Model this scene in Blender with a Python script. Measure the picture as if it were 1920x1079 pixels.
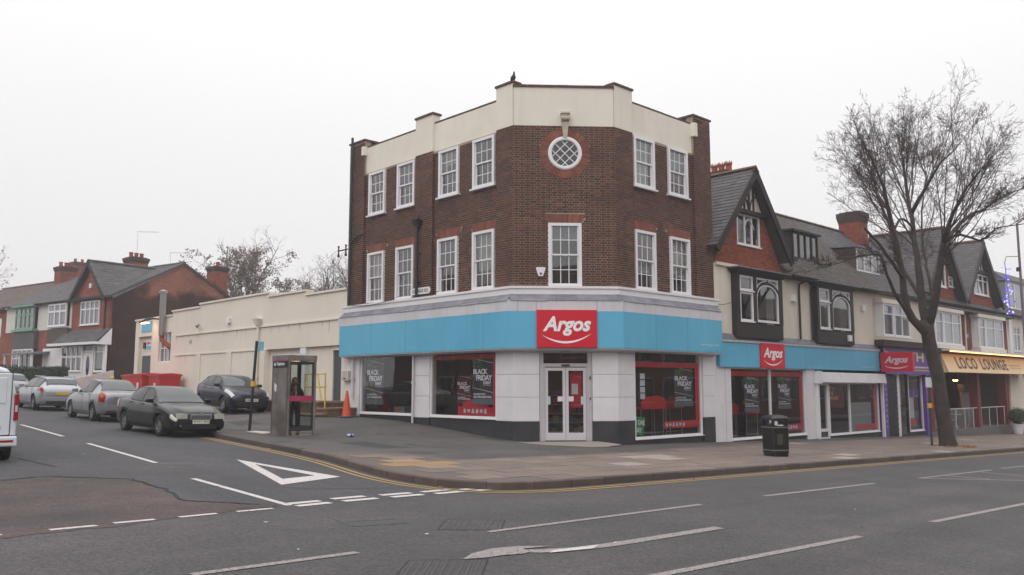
import bpy, bmesh, math, random
from mathutils import Vector, Matrix
from mathutils.geometry import delaunay_2d_cdt
random.seed(7)
SC = bpy.context.scene
for o in list(bpy.data.objects): bpy.data.objects.remove(o)
COL = SC.collection
PI = math.pi
# ---------------------------------------------------------------- camera, sky, sun, exposure
cam_d = bpy.data.cameras.new('camera'); cam = bpy.data.objects.new('camera', cam_d); COL.objects.link(cam)
cam.location = (0, 0, 1.65); cam.rotation_euler = (math.radians(90) + math.atan(185 / 1590), 0, 0)
cam_d.sensor_width = 36; cam_d.lens = 1590 / 1920 * 36; cam_d.clip_end = 1500; cam_d.clip_start = .05
SC.camera = cam
W = bpy.data.worlds.new('World'); SC.world = W; W.use_nodes = True
nt = W.node_tree; N = nt.nodes; N.clear()
def lk(a, b): nt.links.new(a, b)
out = N.new('ShaderNodeOutputWorld')
tc = N.new('ShaderNodeTexCoord'); sep = N.new('ShaderNodeSeparateXYZ'); lk(tc.outputs['Generated'], sep.inputs[0])
mx = N.new('ShaderNodeMath'); mx.operation = 'MAXIMUM'; lk(sep.outputs['Z'], mx.inputs[0]); mx.inputs[1].default_value = 0
pw = N.new('ShaderNodeMath'); pw.operation = 'POWER'; lk(mx.outputs[0], pw.inputs[0]); pw.inputs[1].default_value = 2.2
ml = N.new('ShaderNodeMath'); ml.operation = 'MULTIPLY_ADD'; lk(pw.outputs[0], ml.inputs[0]); ml.inputs[1].default_value = 1.5; ml.inputs[2].default_value = .84
cl = N.new('ShaderNodeTexNoise'); cl.inputs['Scale'].default_value = 1.6; cl.inputs['Detail'].default_value = 3
lk(tc.outputs['Generated'], cl.inputs['Vector'])
c2 = N.new('ShaderNodeMath'); c2.operation = 'MULTIPLY_ADD'; lk(cl.outputs['Fac'], c2.inputs[0]); c2.inputs[1].default_value = .06; c2.inputs[2].default_value = .97
m3 = N.new('ShaderNodeMath'); m3.operation = 'MULTIPLY'; lk(ml.outputs[0], m3.inputs[0]); lk(c2.outputs[0], m3.inputs[1])
bg = N.new('ShaderNodeBackground'); bg.inputs['Color'].default_value = (.995, .98, .985, 1); lk(m3.outputs[0], bg.inputs['Strength'])
sky = N.new('ShaderNodeTexSky'); sky.sky_type = 'NISHITA'; sky.sun_disc = False
sky.sun_elevation = math.radians(38); sky.sun_rotation = math.radians(200)
hs = N.new('ShaderNodeHueSaturation'); hs.inputs['Saturation'].default_value = .12; lk(sky.outputs[0], hs.inputs['Color'])
bg2 = N.new('ShaderNodeBackground'); lk(hs.outputs[0], bg2.inputs['Color']); bg2.inputs['Strength'].default_value = .01
ad = N.new('ShaderNodeAddShader'); lk(bg.outputs[0], ad.inputs[0]); lk(bg2.outputs[0], ad.inputs[1]); lk(ad.outputs[0], out.inputs[0])
sd = bpy.data.lights.new('sun', 'SUN'); sd.energy = .55; sd.angle = math.radians(35); sd.color = (1, .97, .93)
so = bpy.data.objects.new('sun', sd); COL.objects.link(so)
so.rotation_euler = (math.radians(52), 0, math.radians(-20))
so['kind'] = 'structure'
vs = SC.view_settings; vs.view_transform = 'Standard'; vs.look = 'None'; vs.gamma = 1; vs.exposure = 0.0
# ---------------------------------------------------------------- frames measured from the place
aR = math.radians(46.5)
class Fr:
    def __init__(s, o, d, n): s.o = Vector((o[0], o[1])); s.d = Vector(d); s.n = Vector(n)
    def __call__(s, a, d, z):
        p = s.o + s.d * a + s.n * d
        return Vector((p.x, p.y, z))
    def inv(s, x, y):
        q = Vector((x, y)) - s.o
        return q.dot(s.d), q.dot(s.n)
Rd = (math.sin(aR), math.cos(aR)); Ld = (-math.cos(aR), math.sin(aR))
FR = Fr((3.23, 26.0), Rd, (Rd[1], -Rd[0]))
FL = Fr((.03, 25.83), Ld, (-Ld[1], Ld[0]))
fd = Vector((3.2, .17)).normalized()
FF = Fr((.03, 25.83), fd, (fd.y, -fd.x))
aH = math.radians(54.7); Hd = (-math.sin(aH), math.cos(aH)); Hn = (-Hd[1], Hd[0])
FH = Fr((-25.06, 53.0), Hd, Hn)              # house fronts up the side road
FG = Fr((-25.06, 53.0), (-Hn[0], -Hn[1]), (-Hd[0], -Hd[1]))   # gable wall of the end house
FW = Fr((0, 0), (1, 0), (0, 1))
def ss(x, a, b):
    t = max(0., min(1., (x - a) / (b - a))); return t * t * (3 - 2 * t)
def plane(x):
    if x < -30: return 1.122 + .6 * (1 - math.exp((x + 30) * .06))
    if x > 45: return -1.683 - .5 * (1 - math.exp(-(x - 45) * .06))
    return -.0374 * x
def zr(x, y): return plane(x) - .12
def zp(x, y):
    s, d = FL.inv(x, y)
    return plane(x) + .30 * ss(s, -1., 6.5) * (1 - ss(d, .8, 6.2)) * ss(d, -40, -12)
# ---------------------------------------------------------------- object helpers
def tag(o, label=None, cat=None, group=None, kind=None):
    if label: o['label'] = label
    if cat: o['category'] = cat
    if group: o['group'] = group
    if kind: o['kind'] = kind
    return o
def thing(name, label, cat, loc=(0, 0, 0), rz=0, group=None):
    o = bpy.data.objects.new(name, None); COL.objects.link(o); o.empty_display_size = .2
    o.location = loc; o.rotation_euler = (0, 0, rz)
    return tag(o, label, cat, group)
def wloc(o):
    v = Vector((0, 0, 0))
    while o is not None: v = v + Vector(o.location); o = o.parent
    return v
class MB:
    def __init__(s): s.v = []; s.f = []
    def add(s, vs_, fs_):
        b = len(s.v); s.v += [tuple(p) for p in vs_]; s.f += [tuple(b + i for i in f) for f in fs_]; return s
    def poly(s, pts): return s.add(pts, [tuple(range(len(pts)))])
    def box(s, F, a0, a1, d0, d1, z0, z1, open_back=False):
        c = [F(a, d, z) for z in (z0, z1) for d in (d0, d1) for a in (a0, a1)]
        f = [(2, 3, 7, 6), (0, 2, 6, 4), (1, 5, 7, 3), (4, 6, 7, 5), (0, 1, 3, 2)]
        if not open_back: f.append((0, 4, 5, 1))
        return s.add(c, f)
    def b8(s, c, f=None):      # 8 corners: bottom 4 ring, top 4 ring
        return s.add(c, [(0, 1, 2, 3), (4, 5, 6, 7), (0, 1, 5, 4), (1, 2, 6, 5), (2, 3, 7, 6), (3, 0, 4, 7)])
    def prism(s, ring, off):   # polygon ring extruded along vector
        n = len(ring); off = Vector(off)
        return s.add([Vector(p) for p in ring] + [Vector(p) + off for p in ring],
                     [tuple(range(n)), tuple(range(2 * n - 1, n - 1, -1))] + [(i, (i + 1) % n, n + (i + 1) % n, n + i) for i in range(n)])
    def tube(s, pts, rad, n=6, cap=True):
        pts = [Vector(p) for p in pts]
        if not isinstance(rad, (list, tuple)): rad = [rad] * len(pts)
        b = len(s.v); up = Vector((0, 0, 1)); prev = None
        for i, p in enumerate(pts):
            t = (pts[min(i + 1, len(pts) - 1)] - pts[max(i - 1, 0)])
            t = t.normalized() if t.length > 1e-9 else Vector((0, 0, 1))
            if prev is None:
                a = t.cross(up)
                if a.length < .1: a = t.cross(Vector((1, 0, 0)))
                a.normalize()
            else:
                a = prev - t * prev.dot(t)
                if a.length < 1e-6: a = t.orthogonal()
                a.normalize()
            prev = a; c = t.cross(a)
            for k in range(n):
                an = 2 * PI * k / n
                q = p + (a * math.cos(an) + c * math.sin(an)) * rad[i]
                s.v.append((q.x, q.y, q.z))
        for i in range(len(pts) - 1):
            for k in range(n):
                s.f.append((b + i * n + k, b + i * n + (k + 1) % n, b + (i + 1) * n + (k + 1) % n, b + (i + 1) * n + k))
        if cap:
            s.f.append(tuple(b + k for k in range(n))); s.f.append(tuple(b + (len(pts) - 1) * n + k for k in range(n)))
        return s
    def lathe(s, o, axis, prof, n=20, arc=2 * PI):   # prof: (radius, along)
        o = Vector(o); ax = Vector(axis).normalized(); a = ax.orthogonal().normalized(); c = ax.cross(a); b = len(s.v)
        for r, h in prof:
            for k in range(n):
                an = arc * k / n; q = o + ax * h + (a * math.cos(an) + c * math.sin(an)) * max(r, 1e-4)
                s.v.append((q.x, q.y, q.z))
        for i in range(len(prof) - 1):
            for k in range(n):
                s.f.append((b + i * n + k, b + i * n + (k + 1) % n, b + (i + 1) * n + (k + 1) % n, b + (i + 1) * n + k))
        return s
    def sphere(s, c, r, n=10, m=7, sc=(1, 1, 1)):
        c = Vector(c); b = len(s.v)
        for i in range(m + 1):
            th = PI * i / m
            for k in range(n):
                ph = 2 * PI * k / n; rr = max(math.sin(th), .01)
                s.v.append((c.x + r * sc[0] * rr * math.cos(ph), c.y + r * sc[1] * rr * math.sin(ph), c.z + r * sc[2] * math.cos(th)))
        for i in range(m):
            for k in range(n): s.f.append((b + i * n + k, b + i * n + (k + 1) % n, b + (i + 1) * n + (k + 1) % n, b + (i + 1) * n + k))
        return s
    def mesh(s, name, off=(0, 0, 0), smooth=False, recalc=True):
        me = bpy.data.meshes.new(name); ox, oy, oz = off
        me.from_pydata([(x - ox, y - oy, z - oz) for x, y, z in s.v], [], s.f)
        if recalc:
            bm = bmesh.new(); bm.from_mesh(me); bmesh.ops.recalc_face_normals(bm, faces=bm.faces); bm.to_mesh(me); bm.free()
        if smooth: me.polygons.foreach_set('use_smooth', [True] * len(me.polygons))
        me.update(); return me
    def build(s, name, mat, parent=None, smooth=False, world=True, label=None, cat=None, group=None, kind=None, bevel=0, recalc=True):
        off = wloc(parent) if (parent is not None and world) else (0, 0, 0)
        me = s.mesh(name, off, smooth, recalc)
        o = bpy.data.objects.new(name, me); COL.objects.link(o); o.parent = parent
        me.materials.append(mat)
        if bevel:
            b = o.modifiers.new('bevel', 'BEVEL'); b.width = bevel; b.segments = 2; b.limit_method = 'ANGLE'
        return tag(o, label, cat, group, kind)
def copy_tree(o, parent=None):
    c = o.copy(); COL.objects.link(c)
    if parent is not None: c.parent = parent
    for ch in list(o.children): copy_tree(ch, c)
    return c
def topthing(mb, name, mat, label, cat, group=None, **k):   # a thing that is one mesh, origin at its first vertex
    v = Vector(mb.v[0]); me = mb.mesh(name, v, k.get('smooth', False)); o = bpy.data.objects.new(name, me); COL.objects.link(o)
    o.location = v; me.materials.append(mat); return tag(o, label, cat, group)
# ---------------------------------------------------------------- flat lettering
_tc = {}
def text2d(body, shear=0., bold=.0, space=1.0):
    key = (body, shear, bold, space)
    if key in _tc: return _tc[key]
    cu = bpy.data.curves.new('lettering', 'FONT'); cu.body = body; cu.size = 1; cu.shear = shear; cu.offset = bold
    cu.space_character = space; cu.space_line = .82; cu.fill_mode = 'FRONT'; cu.dimensions = '2D'; cu.resolution_u = 3
    ob = bpy.data.objects.new('lettering', cu); COL.objects.link(ob)
    bpy.context.view_layer.update()
    dg = bpy.context.evaluated_depsgraph_get(); ev = ob.evaluated_get(dg); me = ev.to_mesh()
    V = [(v.co.x, v.co.y) for v in me.vertices]; Fs = [tuple(p.vertices) for p in me.polygons]
    ev.to_mesh_clear(); bpy.data.objects.remove(ob); bpy.data.curves.remove(cu)
    if not V: V = [(0, 0), (1, 0), (1, 1)]; Fs = [(0, 1, 2)]
    x0 = min(v[0] for v in V); x1 = max(v[0] for v in V); y0 = min(v[1] for v in V); y1 = max(v[1] for v in V)
    V = [((x - x0) / (x1 - x0), (y - y0) / (y1 - y0)) for x, y in V]
    _tc[key] = (V, Fs); return V, Fs
def put_text(mb, fn, body, x0, x1, y0, y1, **k):   # fn(x, y) -> point; text fills the rectangle
    V, Fs = text2d(body, **k)
    mb.add([fn(x0 + (x1 - x0) * a, y0 + (y1 - y0) * b) for a, b in V], Fs); return mb
# ---------------------------------------------------------------- materials
def lin(c): return tuple(((x / 255) / 12.92 if x / 255 <= .04045 else ((x / 255 + .055) / 1.055) ** 2.4) for x in c)
MATS = {}
def M(name, c, rough=.8, c2=None, var=.0, vs=3., bump=0., bs=80., metal=0., isl=0., streak=0., spec=.5, coat=0., emit=0., patch=None, ps=1., pt=.55, coords='pos', grain=0., hue=0., track=None, crough=0.):
    m = bpy.data.materials.new(name); m.use_nodes = True; MATS[name] = m
    t = m.node_tree; n = t.nodes; b = n['Principled BSDF']; L_ = t.links.new
    c = lin(c); 
    b.inputs['Roughness'].default_value = rough; b.inputs['Metallic'].default_value = metal
    b.inputs['Specular IOR Level'].default_value = spec; b.inputs['Coat Weight'].default_value = coat
    if coords == 'pos':
        g = n.new('ShaderNodeNewGeometry'); vec = g.outputs['Position']
    else:
        g = n.new('ShaderNodeNewGeometry'); g2 = n.new('ShaderNodeTexCoord'); vec = g2.outputs['Object']
    rgb = n.new('ShaderNodeRGB'); rgb.outputs[0].default_value = (*c, 1); cur = rgb.outputs[0]
    def mix(a, bcol, fac, mode='MIX'):
        x = n.new('ShaderNodeMix'); x.data_type = 'RGBA'; x.blend_type = mode
        if isinstance(fac, float): x.inputs[0].default_value = fac
        else: L_(fac, x.inputs[0])
        L_(a, x.inputs[6])
        if isinstance(bcol, tuple): x.inputs[7].default_value = (*bcol, 1)
        else: L_(bcol, x.inputs[7])
        return x.outputs[2]
    def noise(scale, detail=4, sc=None, rough_=.55):
        x = n.new('ShaderNodeTexNoise'); x.inputs['Scale'].default_value = scale; x.inputs['Detail'].default_value = detail; x.inputs['Roughness'].default_value = rough_
        if sc:
            mp = n.new('ShaderNodeMapping'); mp.inputs['Scale'].default_value = sc; L_(vec, mp.inputs[0]); L_(mp.outputs[0], x.inputs['Vector'])
        else: L_(vec, x.inputs['Vector'])
        return x.outputs['Fac']
    def ramp(f, a, bb):
        x = n.new('ShaderNodeMapRange'); x.inputs[1].default_value = a; x.inputs[2].default_value = bb; L_(f, x.inputs[0]); return x.outputs[0]
    if isl or hue:
        oi = n.new('ShaderNodeObjectInfo'); a = n.new('ShaderNodeMath'); a.operation = 'ADD'
        L_(g.outputs['Random Per Island'], a.inputs[0]); L_(oi.outputs['Random'], a.inputs[1])
        fr = n.new('ShaderNodeMath'); fr.operation = 'FRACT'; L_(a.outputs[0], fr.inputs[0]); rnd = fr.outputs[0]
        if c2: cur = mix(cur, lin(c2), ramp(rnd, .25, 1.))
        w = n.new('ShaderNodeTexWhiteNoise'); w.noise_dimensions = '1D'; L_(rnd, w.inputs['W'])
        h = n.new('ShaderNodeHueSaturation'); L_(cur, h.inputs['Color'])
        mr = n.new('ShaderNodeMapRange'); mr.inputs[3].default_value = 1 - isl; mr.inputs[4].default_value = 1 + isl; L_(w.outputs['Value'], mr.inputs[0])
        L_(mr.outputs[0], h.inputs['Value']); cur = h.outputs['Color']
        if var: cur = mix(cur, tuple(x * (1 - var) for x in c), ramp(noise(vs), .4, .7))
    elif c2: cur = mix(cur, lin(c2), ramp(noise(vs), .35, .68))
    elif var: cur = mix(cur, tuple(x * (1 - var) for x in c), ramp(noise(vs), .35, .7))
    if patch: cur = mix(cur, lin(patch), ramp(noise(ps, 5), pt, pt + .08))
    if streak:
        cur = mix(cur, tuple(x * .42 for x in c), ramp(noise(1., 5, (5., 5., .45)), .52, 1.0 / (.35 + streak)))
    if track:
        dv = []
        for q in (track, (track[1], -track[0])):
            dpn = n.new('ShaderNodeVectorMath'); dpn.operation = 'DOT_PRODUCT'; L_(vec, dpn.inputs[0]); dpn.inputs[1].default_value = (q[0], q[1], 0); dv.append(dpn.outputs['Value'])
        for su, sv, amt in ((.05, 1.1, .16), (.5, .5, .12), (.02, .35, .10), (2.2, 2.2, .07)):
            cb = n.new('ShaderNodeCombineXYZ'); 
            for k_, (o__, s__) in enumerate(((dv[0], su), (dv[1], sv))):
                mm = n.new('ShaderNodeMath'); mm.operation = 'MULTIPLY'; mm.inputs[1].default_value = s__; L_(o__, mm.inputs[0]); L_(mm.outputs[0], cb.inputs[k_])
            tn = n.new('ShaderNodeTexNoise'); tn.inputs['Scale'].default_value = 1; tn.inputs['Detail'].default_value = 5; L_(cb.outputs[0], tn.inputs['Vector'])
            mr = n.new('ShaderNodeMapRange'); mr.inputs[1].default_value = .3; mr.inputs[2].default_value = .7; mr.inputs[3].default_value = 1 - amt; mr.inputs[4].default_value = 1 + amt; L_(tn.outputs['Fac'], mr.inputs[0])
            x = n.new('ShaderNodeMix'); x.data_type = 'RGBA'; x.blend_type = 'MULTIPLY'; x.inputs[0].default_value = 1; L_(cur, x.inputs[6]); L_(mr.outputs[0], x.inputs[7]); cur = x.outputs[2]
    if grain and track:
        vo = n.new('ShaderNodeTexVoronoi'); vo.inputs['Scale'].default_value = 38; L_(vec, vo.inputs['Vector']); h = n.new('ShaderNodeSeparateColor'); L_(vo.outputs['Color'], h.inputs[0])
        mr = n.new('ShaderNodeMapRange'); mr.inputs[3].default_value = 1 - grain * .8; mr.inputs[4].default_value = 1 + grain * .8; L_(h.outputs[0], mr.inputs[0])
        x = n.new('ShaderNodeMix'); x.data_type = 'RGBA'; x.blend_type = 'MULTIPLY'; x.inputs[0].default_value = 1; L_(cur, x.inputs[6]); L_(mr.outputs[0], x.inputs[7]); cur = x.outputs[2]
    if grain:
        x = n.new('ShaderNodeMix'); x.data_type = 'RGBA'; x.blend_type = 'MULTIPLY'; x.inputs[0].default_value = 1
        mr = n.new('ShaderNodeMapRange'); mr.inputs[1].default_value = .25; mr.inputs[2].default_value = .75; mr.inputs[3].default_value = 1 - grain; mr.inputs[4].default_value = 1 + grain
        L_(noise(bs, 3, None, .7), mr.inputs[0]); L_(cur, x.inputs[6]); L_(mr.outputs[0], x.inputs[7]); cur = x.outputs[2]
    L_(cur, b.inputs['Base Color'])
    if emit: L_(cur, b.inputs['Emission Color']); b.inputs['Emission Strength'].default_value = emit
    if bump:
        bp = n.new('ShaderNodeBump'); bp.inputs['Strength'].default_value = bump; bp.inputs['Distance'].default_value = .01; L_(noise(bs, 6), bp.inputs['Height']); L_(bp.outputs[0], b.inputs['Normal'])
    return m
def glass(name, tint=(232, 235, 238), boost=1.9, rough=.02, base=.035):
    m = bpy.data.materials.new(name); m.use_nodes = True; t = m.node_tree; n = t.nodes; n.clear(); L_ = t.links.new
    o = n.new('ShaderNodeOutputMaterial'); tr = n.new('ShaderNodeBsdfTransparent'); tr.inputs[0].default_value = (*lin(tint), 1)
    gl = n.new('ShaderNodeBsdfGlossy'); gl.inputs['Roughness'].default_value = rough
    g = n.new('ShaderNodeNewGeometry'); nz = n.new('ShaderNodeTexNoise'); nz.inputs['Scale'].default_value = 1.3; L_(g.outputs['Position'], nz.inputs['Vector'])
    bp = n.new('ShaderNodeBump'); bp.inputs['Strength'].default_value = .035; bp.inputs['Distance'].default_value = .05; L_(nz.outputs['Fac'], bp.inputs['Height']); L_(bp.outputs[0], gl.inputs['Normal'])
    lw = n.new('ShaderNodeLayerWeight'); lw.inputs['Blend'].default_value = .5
    f = n.new('ShaderNodeMath'); f.operation = 'POWER'; L_(lw.outputs['Facing'], f.inputs[0]); f.inputs[1].default_value = 4.
    mu = n.new('ShaderNodeMath'); mu.operation = 'MULTIPLY_ADD'; mu.use_clamp = True; mu.inputs[1].default_value = boost; mu.inputs[2].default_value = base + .05; L_(f.outputs[0], mu.inputs[0])
    mi = n.new('ShaderNodeMixShader'); L_(mu.outputs[0], mi.inputs[0]); L_(tr.outputs[0], mi.inputs[1]); L_(gl.outputs[0], mi.inputs[2]); L_(mi.outputs[0], o.inputs[0])
    MATS[name] = m; return m
m_brick = M('dark_brown_brick', (98, 60, 50), .9, c2=(60, 44, 42), isl=.42, hue=1, bump=.4, bs=120, var=.42, vs=.9)
m_mortar = M('pale_mortar', (176, 156, 138), .95, var=.45, vs=1.2, bump=.3)
m_orange = M('orange_rubbed_brick', (140, 82, 66), .85, c2=(104, 62, 54), isl=.18, hue=1, bump=.2, bs=90, var=.35, vs=1.5)
m_redbrick = M('orange_red_brick', (150, 76, 55), .9, c2=(112, 58, 46), isl=.25, hue=1, bump=.3, bs=100, var=.25, vs=.6)
m_redmortar = M('brown_mortar', (120, 92, 80), .95, var=.3)
m_sootbrick = M('soot_black_brick', (64, 50, 50), .95, c2=(44, 38, 40), isl=.25, hue=1, bump=.3, var=.3, vs=.4)
m_sootmortar = M('sooty_mortar', (58, 50, 48), .95, var=.3)
m_cream = M('cream_render', (226, 220, 207), .9, var=.10, vs=.8, bump=.25, bs=25, streak=.10)
m_annex = M('cream_painted_wall', (226, 217, 205), .9, var=.09, vs=.35, bump=.25, bs=14, streak=.03)
m_terr = M('cream_pebbledash', (220, 211, 197), .95, var=.12, vs=.7, bump=.4, bs=60, streak=.06)
m_white = M('white_gloss_paint', (226, 224, 226), .35, var=.06, vs=2)
m_wpanel = M('white_cladding_panel', (222, 219, 222), .5, var=.12, vs=1.2, streak=.16)
m_wband = M('weathered_white_band', (206, 204, 210), .6, var=.12, vs=1, streak=.3)
m_lead = M('lead_flashing', (98, 96, 106), .6, c2=(130, 128, 138), vs=2.5, bump=.6, bs=9)
m_blue = M('sky_blue_fascia', (86, 168, 202), .42, c2=(94, 178, 210), vs=.5, streak=.12)
m_red = M('red_sign_acrylic', (204, 24, 48), .3)
m_redvinyl = M('red_vinyl', (205, 30, 42), .4)
m_letter = M('white_acrylic', (238, 236, 238), .35)
m_pale = M('faded_white_print', (190, 210, 218), .5)
m_black = M('black_paint', (30, 28, 34), .5, var=.2, vs=3)
m_plinth = M('black_painted_plinth', (38, 38, 44), .55, c2=(58, 57, 60), vs=1.8, bump=.2, bs=20, patch=(96, 92, 90), ps=9, pt=.71)
m_dark = M('dark_interior', (46, 42, 44), .9)
m_dark2 = M('grey_interior', (120, 116, 118), .9)
m_coping = M('weathered_coping_brick', (92, 68, 62), .95, var=.3, vs=4, bump=.3)
m_pipe = M('black_iron_pipe', (34, 32, 36), .5)
m_wpipe = M('white_painted_pipe', (205, 200, 202), .45, streak=.1)
m_stone = M('cream_stone_keystone', (200, 192, 174), .85, var=.2, vs=6, bump=.2)
m_glass = glass('window_glass', boost=.9, base=.06)
m_sglass = glass('shop_glass', tint=(244, 245, 247), boost=.8, base=.0)
m_asph = M('main_road_asphalt', (65, 62, 64), .82, c2=(73, 69, 71), vs=.35, bump=.7, bs=70, grain=.45, track=Rd)
m_asph2 = M('side_road_asphalt', (58, 58, 61), .84, c2=(68, 66, 68), vs=.4, bump=.7, bs=70, grain=.45, track=Ld)
m_patch = M('old_brown_asphalt', (79, 67, 64), .9, c2=(66, 60, 60), vs=.8, bump=.9, bs=70, grain=.4, track=Rd, patch=(62, 58, 60), ps=.9, pt=.6)
m_fore = M('forecourt_tarmac', (74, 71, 70), .85, c2=(84, 79, 76), vs=.5, bump=.6, bs=110, grain=.25, patch=(58, 57, 58), ps=.6, pt=.58, track=Rd)
m_pave = M('tan_pavement_bed', (92, 81, 75), .9, c2=(98, 88, 84), vs=.8, bump=.4, grain=.15)
m_slab = M('tan_paving_slab', (118, 105, 97), .9, c2=(102, 92, 87), isl=.13, hue=1, var=.12, vs=1.2, bump=.3, bs=60, grain=.10)
m_yslab = M('ochre_paving_slab', (146, 120, 88), .9, c2=(128, 110, 92), isl=.1, hue=1, bump=.3, grain=.1)
m_pslab = M('pale_paving_slab', (148, 140, 132), .9, isl=.08, hue=1, bump=.3, grain=.1)
m_kerb = M('kerb_stone', (96, 84, 78), .9, c2=(78, 70, 68), isl=.15, hue=1, var=.25, vs=3, bump=.4, grain=.15)
m_wline = M('white_road_paint', (190, 184, 182), .8, grain=.14, bs=90, patch=(120, 114, 114), ps=22, pt=.585)
m_worn = M('worn_road_paint', (150, 144, 140), .85, c2=(118, 112, 112), vs=26, grain=.2, bs=60, patch=(84, 79, 81), ps=30, pt=.57)
m_yline = M('yellow_road_paint', (156, 128, 74), .8, grain=.15, patch=(120, 100, 70), ps=5, pt=.7)
m_iron = M('cast_iron_cover', (62, 59, 61), .6, var=.2, bump=.6, bs=60)
m_slate = M('grey_roof_slate', (88, 84, 86), .75, c2=(68, 66, 70), isl=.22, hue=1, var=.2, vs=1.2, bump=.2)
m_moss = M('mossy_roof_slate', (92, 84, 76), .85, c2=(70, 68, 68), isl=.22, hue=1, var=.25, vs=.9, patch=(84, 88, 52), ps=3., pt=.66, bump=.3)
m_tile = M('brown_roof_tile', (100, 84, 78), .85, c2=(74, 64, 62), isl=.2, hue=1, var=.2, vs=1)
m_ridge = M('clay_ridge_tile', (112, 84, 66), .9, isl=.15, hue=1, patch=(120, 118, 70), ps=4, pt=.6)
m_pot = M('terracotta_pot', (150, 70, 52), .85, var=.3, vs=6)
m_soot = M('sooty_brick_cap', (76, 62, 58), .95, var=.3, vs=3)
m_purple = M('purple_sign', (96, 60, 150), .4)
m_ground = M('soil_and_grass', (70, 72, 52), .95, c2=(84, 76, 60), vs=.2)
def lnz(x, y): return zr(x, y)
# ---------------------------------------------------------------- foggy air
hz = bpy.data.materials.new('pale_haze'); hz.use_nodes = True; hn = hz.node_tree.nodes; hn.remove(hn['Principled BSDF'])
pv = hn.new('ShaderNodeVolumePrincipled'); pv.inputs['Color'].default_value = (.97, .96, .97, 1); pv.inputs['Density'].default_value = .0015; pv.inputs['Anisotropy'].default_value = .2
hz.node_tree.links.new(pv.outputs[0], hn['Material Output'].inputs['Volume'])
_hb = MB().box(FW, -320, 320, -180, 430, -6, 24)
_ho = _hb.build('haze', hz, kind='stuff')
# ---------------------------------------------------------------- ground, roads, pavements
def grid_sheet(name, mat, x0, x1, y0, y1, st, zf):
    nx = int((x1 - x0) / st) + 1; ny = int((y1 - y0) / st) + 1; mb = MB()
    for j in range(ny):
        for i in range(nx):
            x = x0 + i * st; y = y0 + j * st; mb.v.append((x, y, zf(x, y)))
    for j in range(ny - 1):
        for i in range(nx - 1): a = j * nx + i; mb.f.append((a, a + 1, a + nx + 1, a + nx))
    return mb.build(name, mat, kind='structure')
grid_sheet('ground', m_ground, -300, 300, -160, 410, 25, lambda x, y: min(zr(x, y), zr(x - 12, y), zr(x + 12, y)) - .35)
road = grid_sheet('road', m_asph, -90, 110, -30, 130, 2, zr)
def pin(p, poly):
    x, y = p; c = False; n = len(poly); j = n - 1
    for i in range(n):
        xi, yi = poly[i]; xj, yj = poly[j]
        if (yi > y) != (yj > y) and x < (xj - xi) * (y - yi) / (yj - yi) + xi: c = not c
        j = i
    return c
def sheet(name, mat, poly, zf, st=1.2, parent=None, kind='structure', skirt=0.):
    poly = [Vector((p[0], p[1])) for p in poly]; n = len(poly)
    ed = []; vs_ = []
    for i in range(n):      # subdivide the edge
        a, b = poly[i], poly[(i + 1) % n]; k = max(1, int((b - a).length / (st * 1.5)))
        for j in range(k): vs_.append(a.lerp(b, j / k))
    nb = len(vs_); ed = [(i, (i + 1) % nb) for i in range(nb)]
    xs = [p.x for p in poly]; ys = [p.y for p in poly]; y = min(ys) + st / 2; r = 0
    pl = [(p.x, p.y) for p in vs_]
    while y < max(ys):
        x = min(xs) + (st / 2 if r % 2 else st)
        while x < max(xs):
            if pin((x, y), pl): vs_.append(Vector((x, y)))
            x += st
        y += st; r += 1
    V, E_, F_, *_ = delaunay_2d_cdt(vs_, ed, [], 1, 1e-5)
    mb = MB(); mb.v = [(p.x, p.y, zf(p.x, p.y)) for p in V]; mb.f = [tuple(f) for f in F_]
    if skirt:
        b = len(mb.v)
        for p in vs_[:nb]: z = zf(p.x, p.y); mb.v += [(p.x, p.y, z), (p.x, p.y, z - skirt)]
        for i in range(nb): a = b + 2 * i; c = b + 2 * ((i + 1) % nb); mb.f.append((a, c, c + 1, a + 1))
    return mb.build(name, mat, parent, kind=kind, world=parent is not None)
def catmull(P, st):
    P = [Vector(p) for p in P]; out_ = []
    for i in range(len(P) - 1):
        p0 = P[i - 1] if i else P[0] * 2 - P[1]; p1 = P[i]; p2 = P[i + 1]; p3 = P[i + 2] if i + 2 < len(P) else P[-1] * 2 - P[-2]
        k = max(1, int((p2 - p1).length / st))
        for j in range(k):
            t = j / k
            out_.append(.5 * ((2 * p1) + (p2 - p0) * t + (2 * p0 - 5 * p1 + 4 * p2 - p3) * t * t + (3 * p1 - p0 - 3 * p2 + p3) * t ** 3))
    out_.append(P[-1]); return out_
def LP(s, d): p = FL(s, d, 0); return (p.x, p.y)
def RP(s, d): p = FR(s, d, 0); return (p.x, p.y)
kc = [LP(60, 4.6), LP(22, 5.55), LP(13, 6.05), LP(8, 6.75), LP(4, 7.15), (-6.17, 21.64), (-5.2, 20.42), (-4.08, 18.9), (-3.38, 17.75), (-2.61, 16.42), (-1.92, 15.5),
      (-1.18, 14.88), (-.5, 14.72), (.38, 15.08), (1.37, 15.93), RP(-5.5, 6.02), RP(0, 6.0), RP(17, 6.0), RP(70, 6.0)]
kpath = catmull(kc, .35)
def offset_path(path, d):      # to the right-hand side of travel
    o_ = []
    for i, p in enumerate(path):
        t = (path[min(i + 1, len(path) - 1)] - path[max(i - 1, 0)]).normalized()
        o_.append(Vector((p.x - t.y * d, p.y + t.x * d)))
    return o_
inner = offset_path(kpath, .13)
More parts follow.
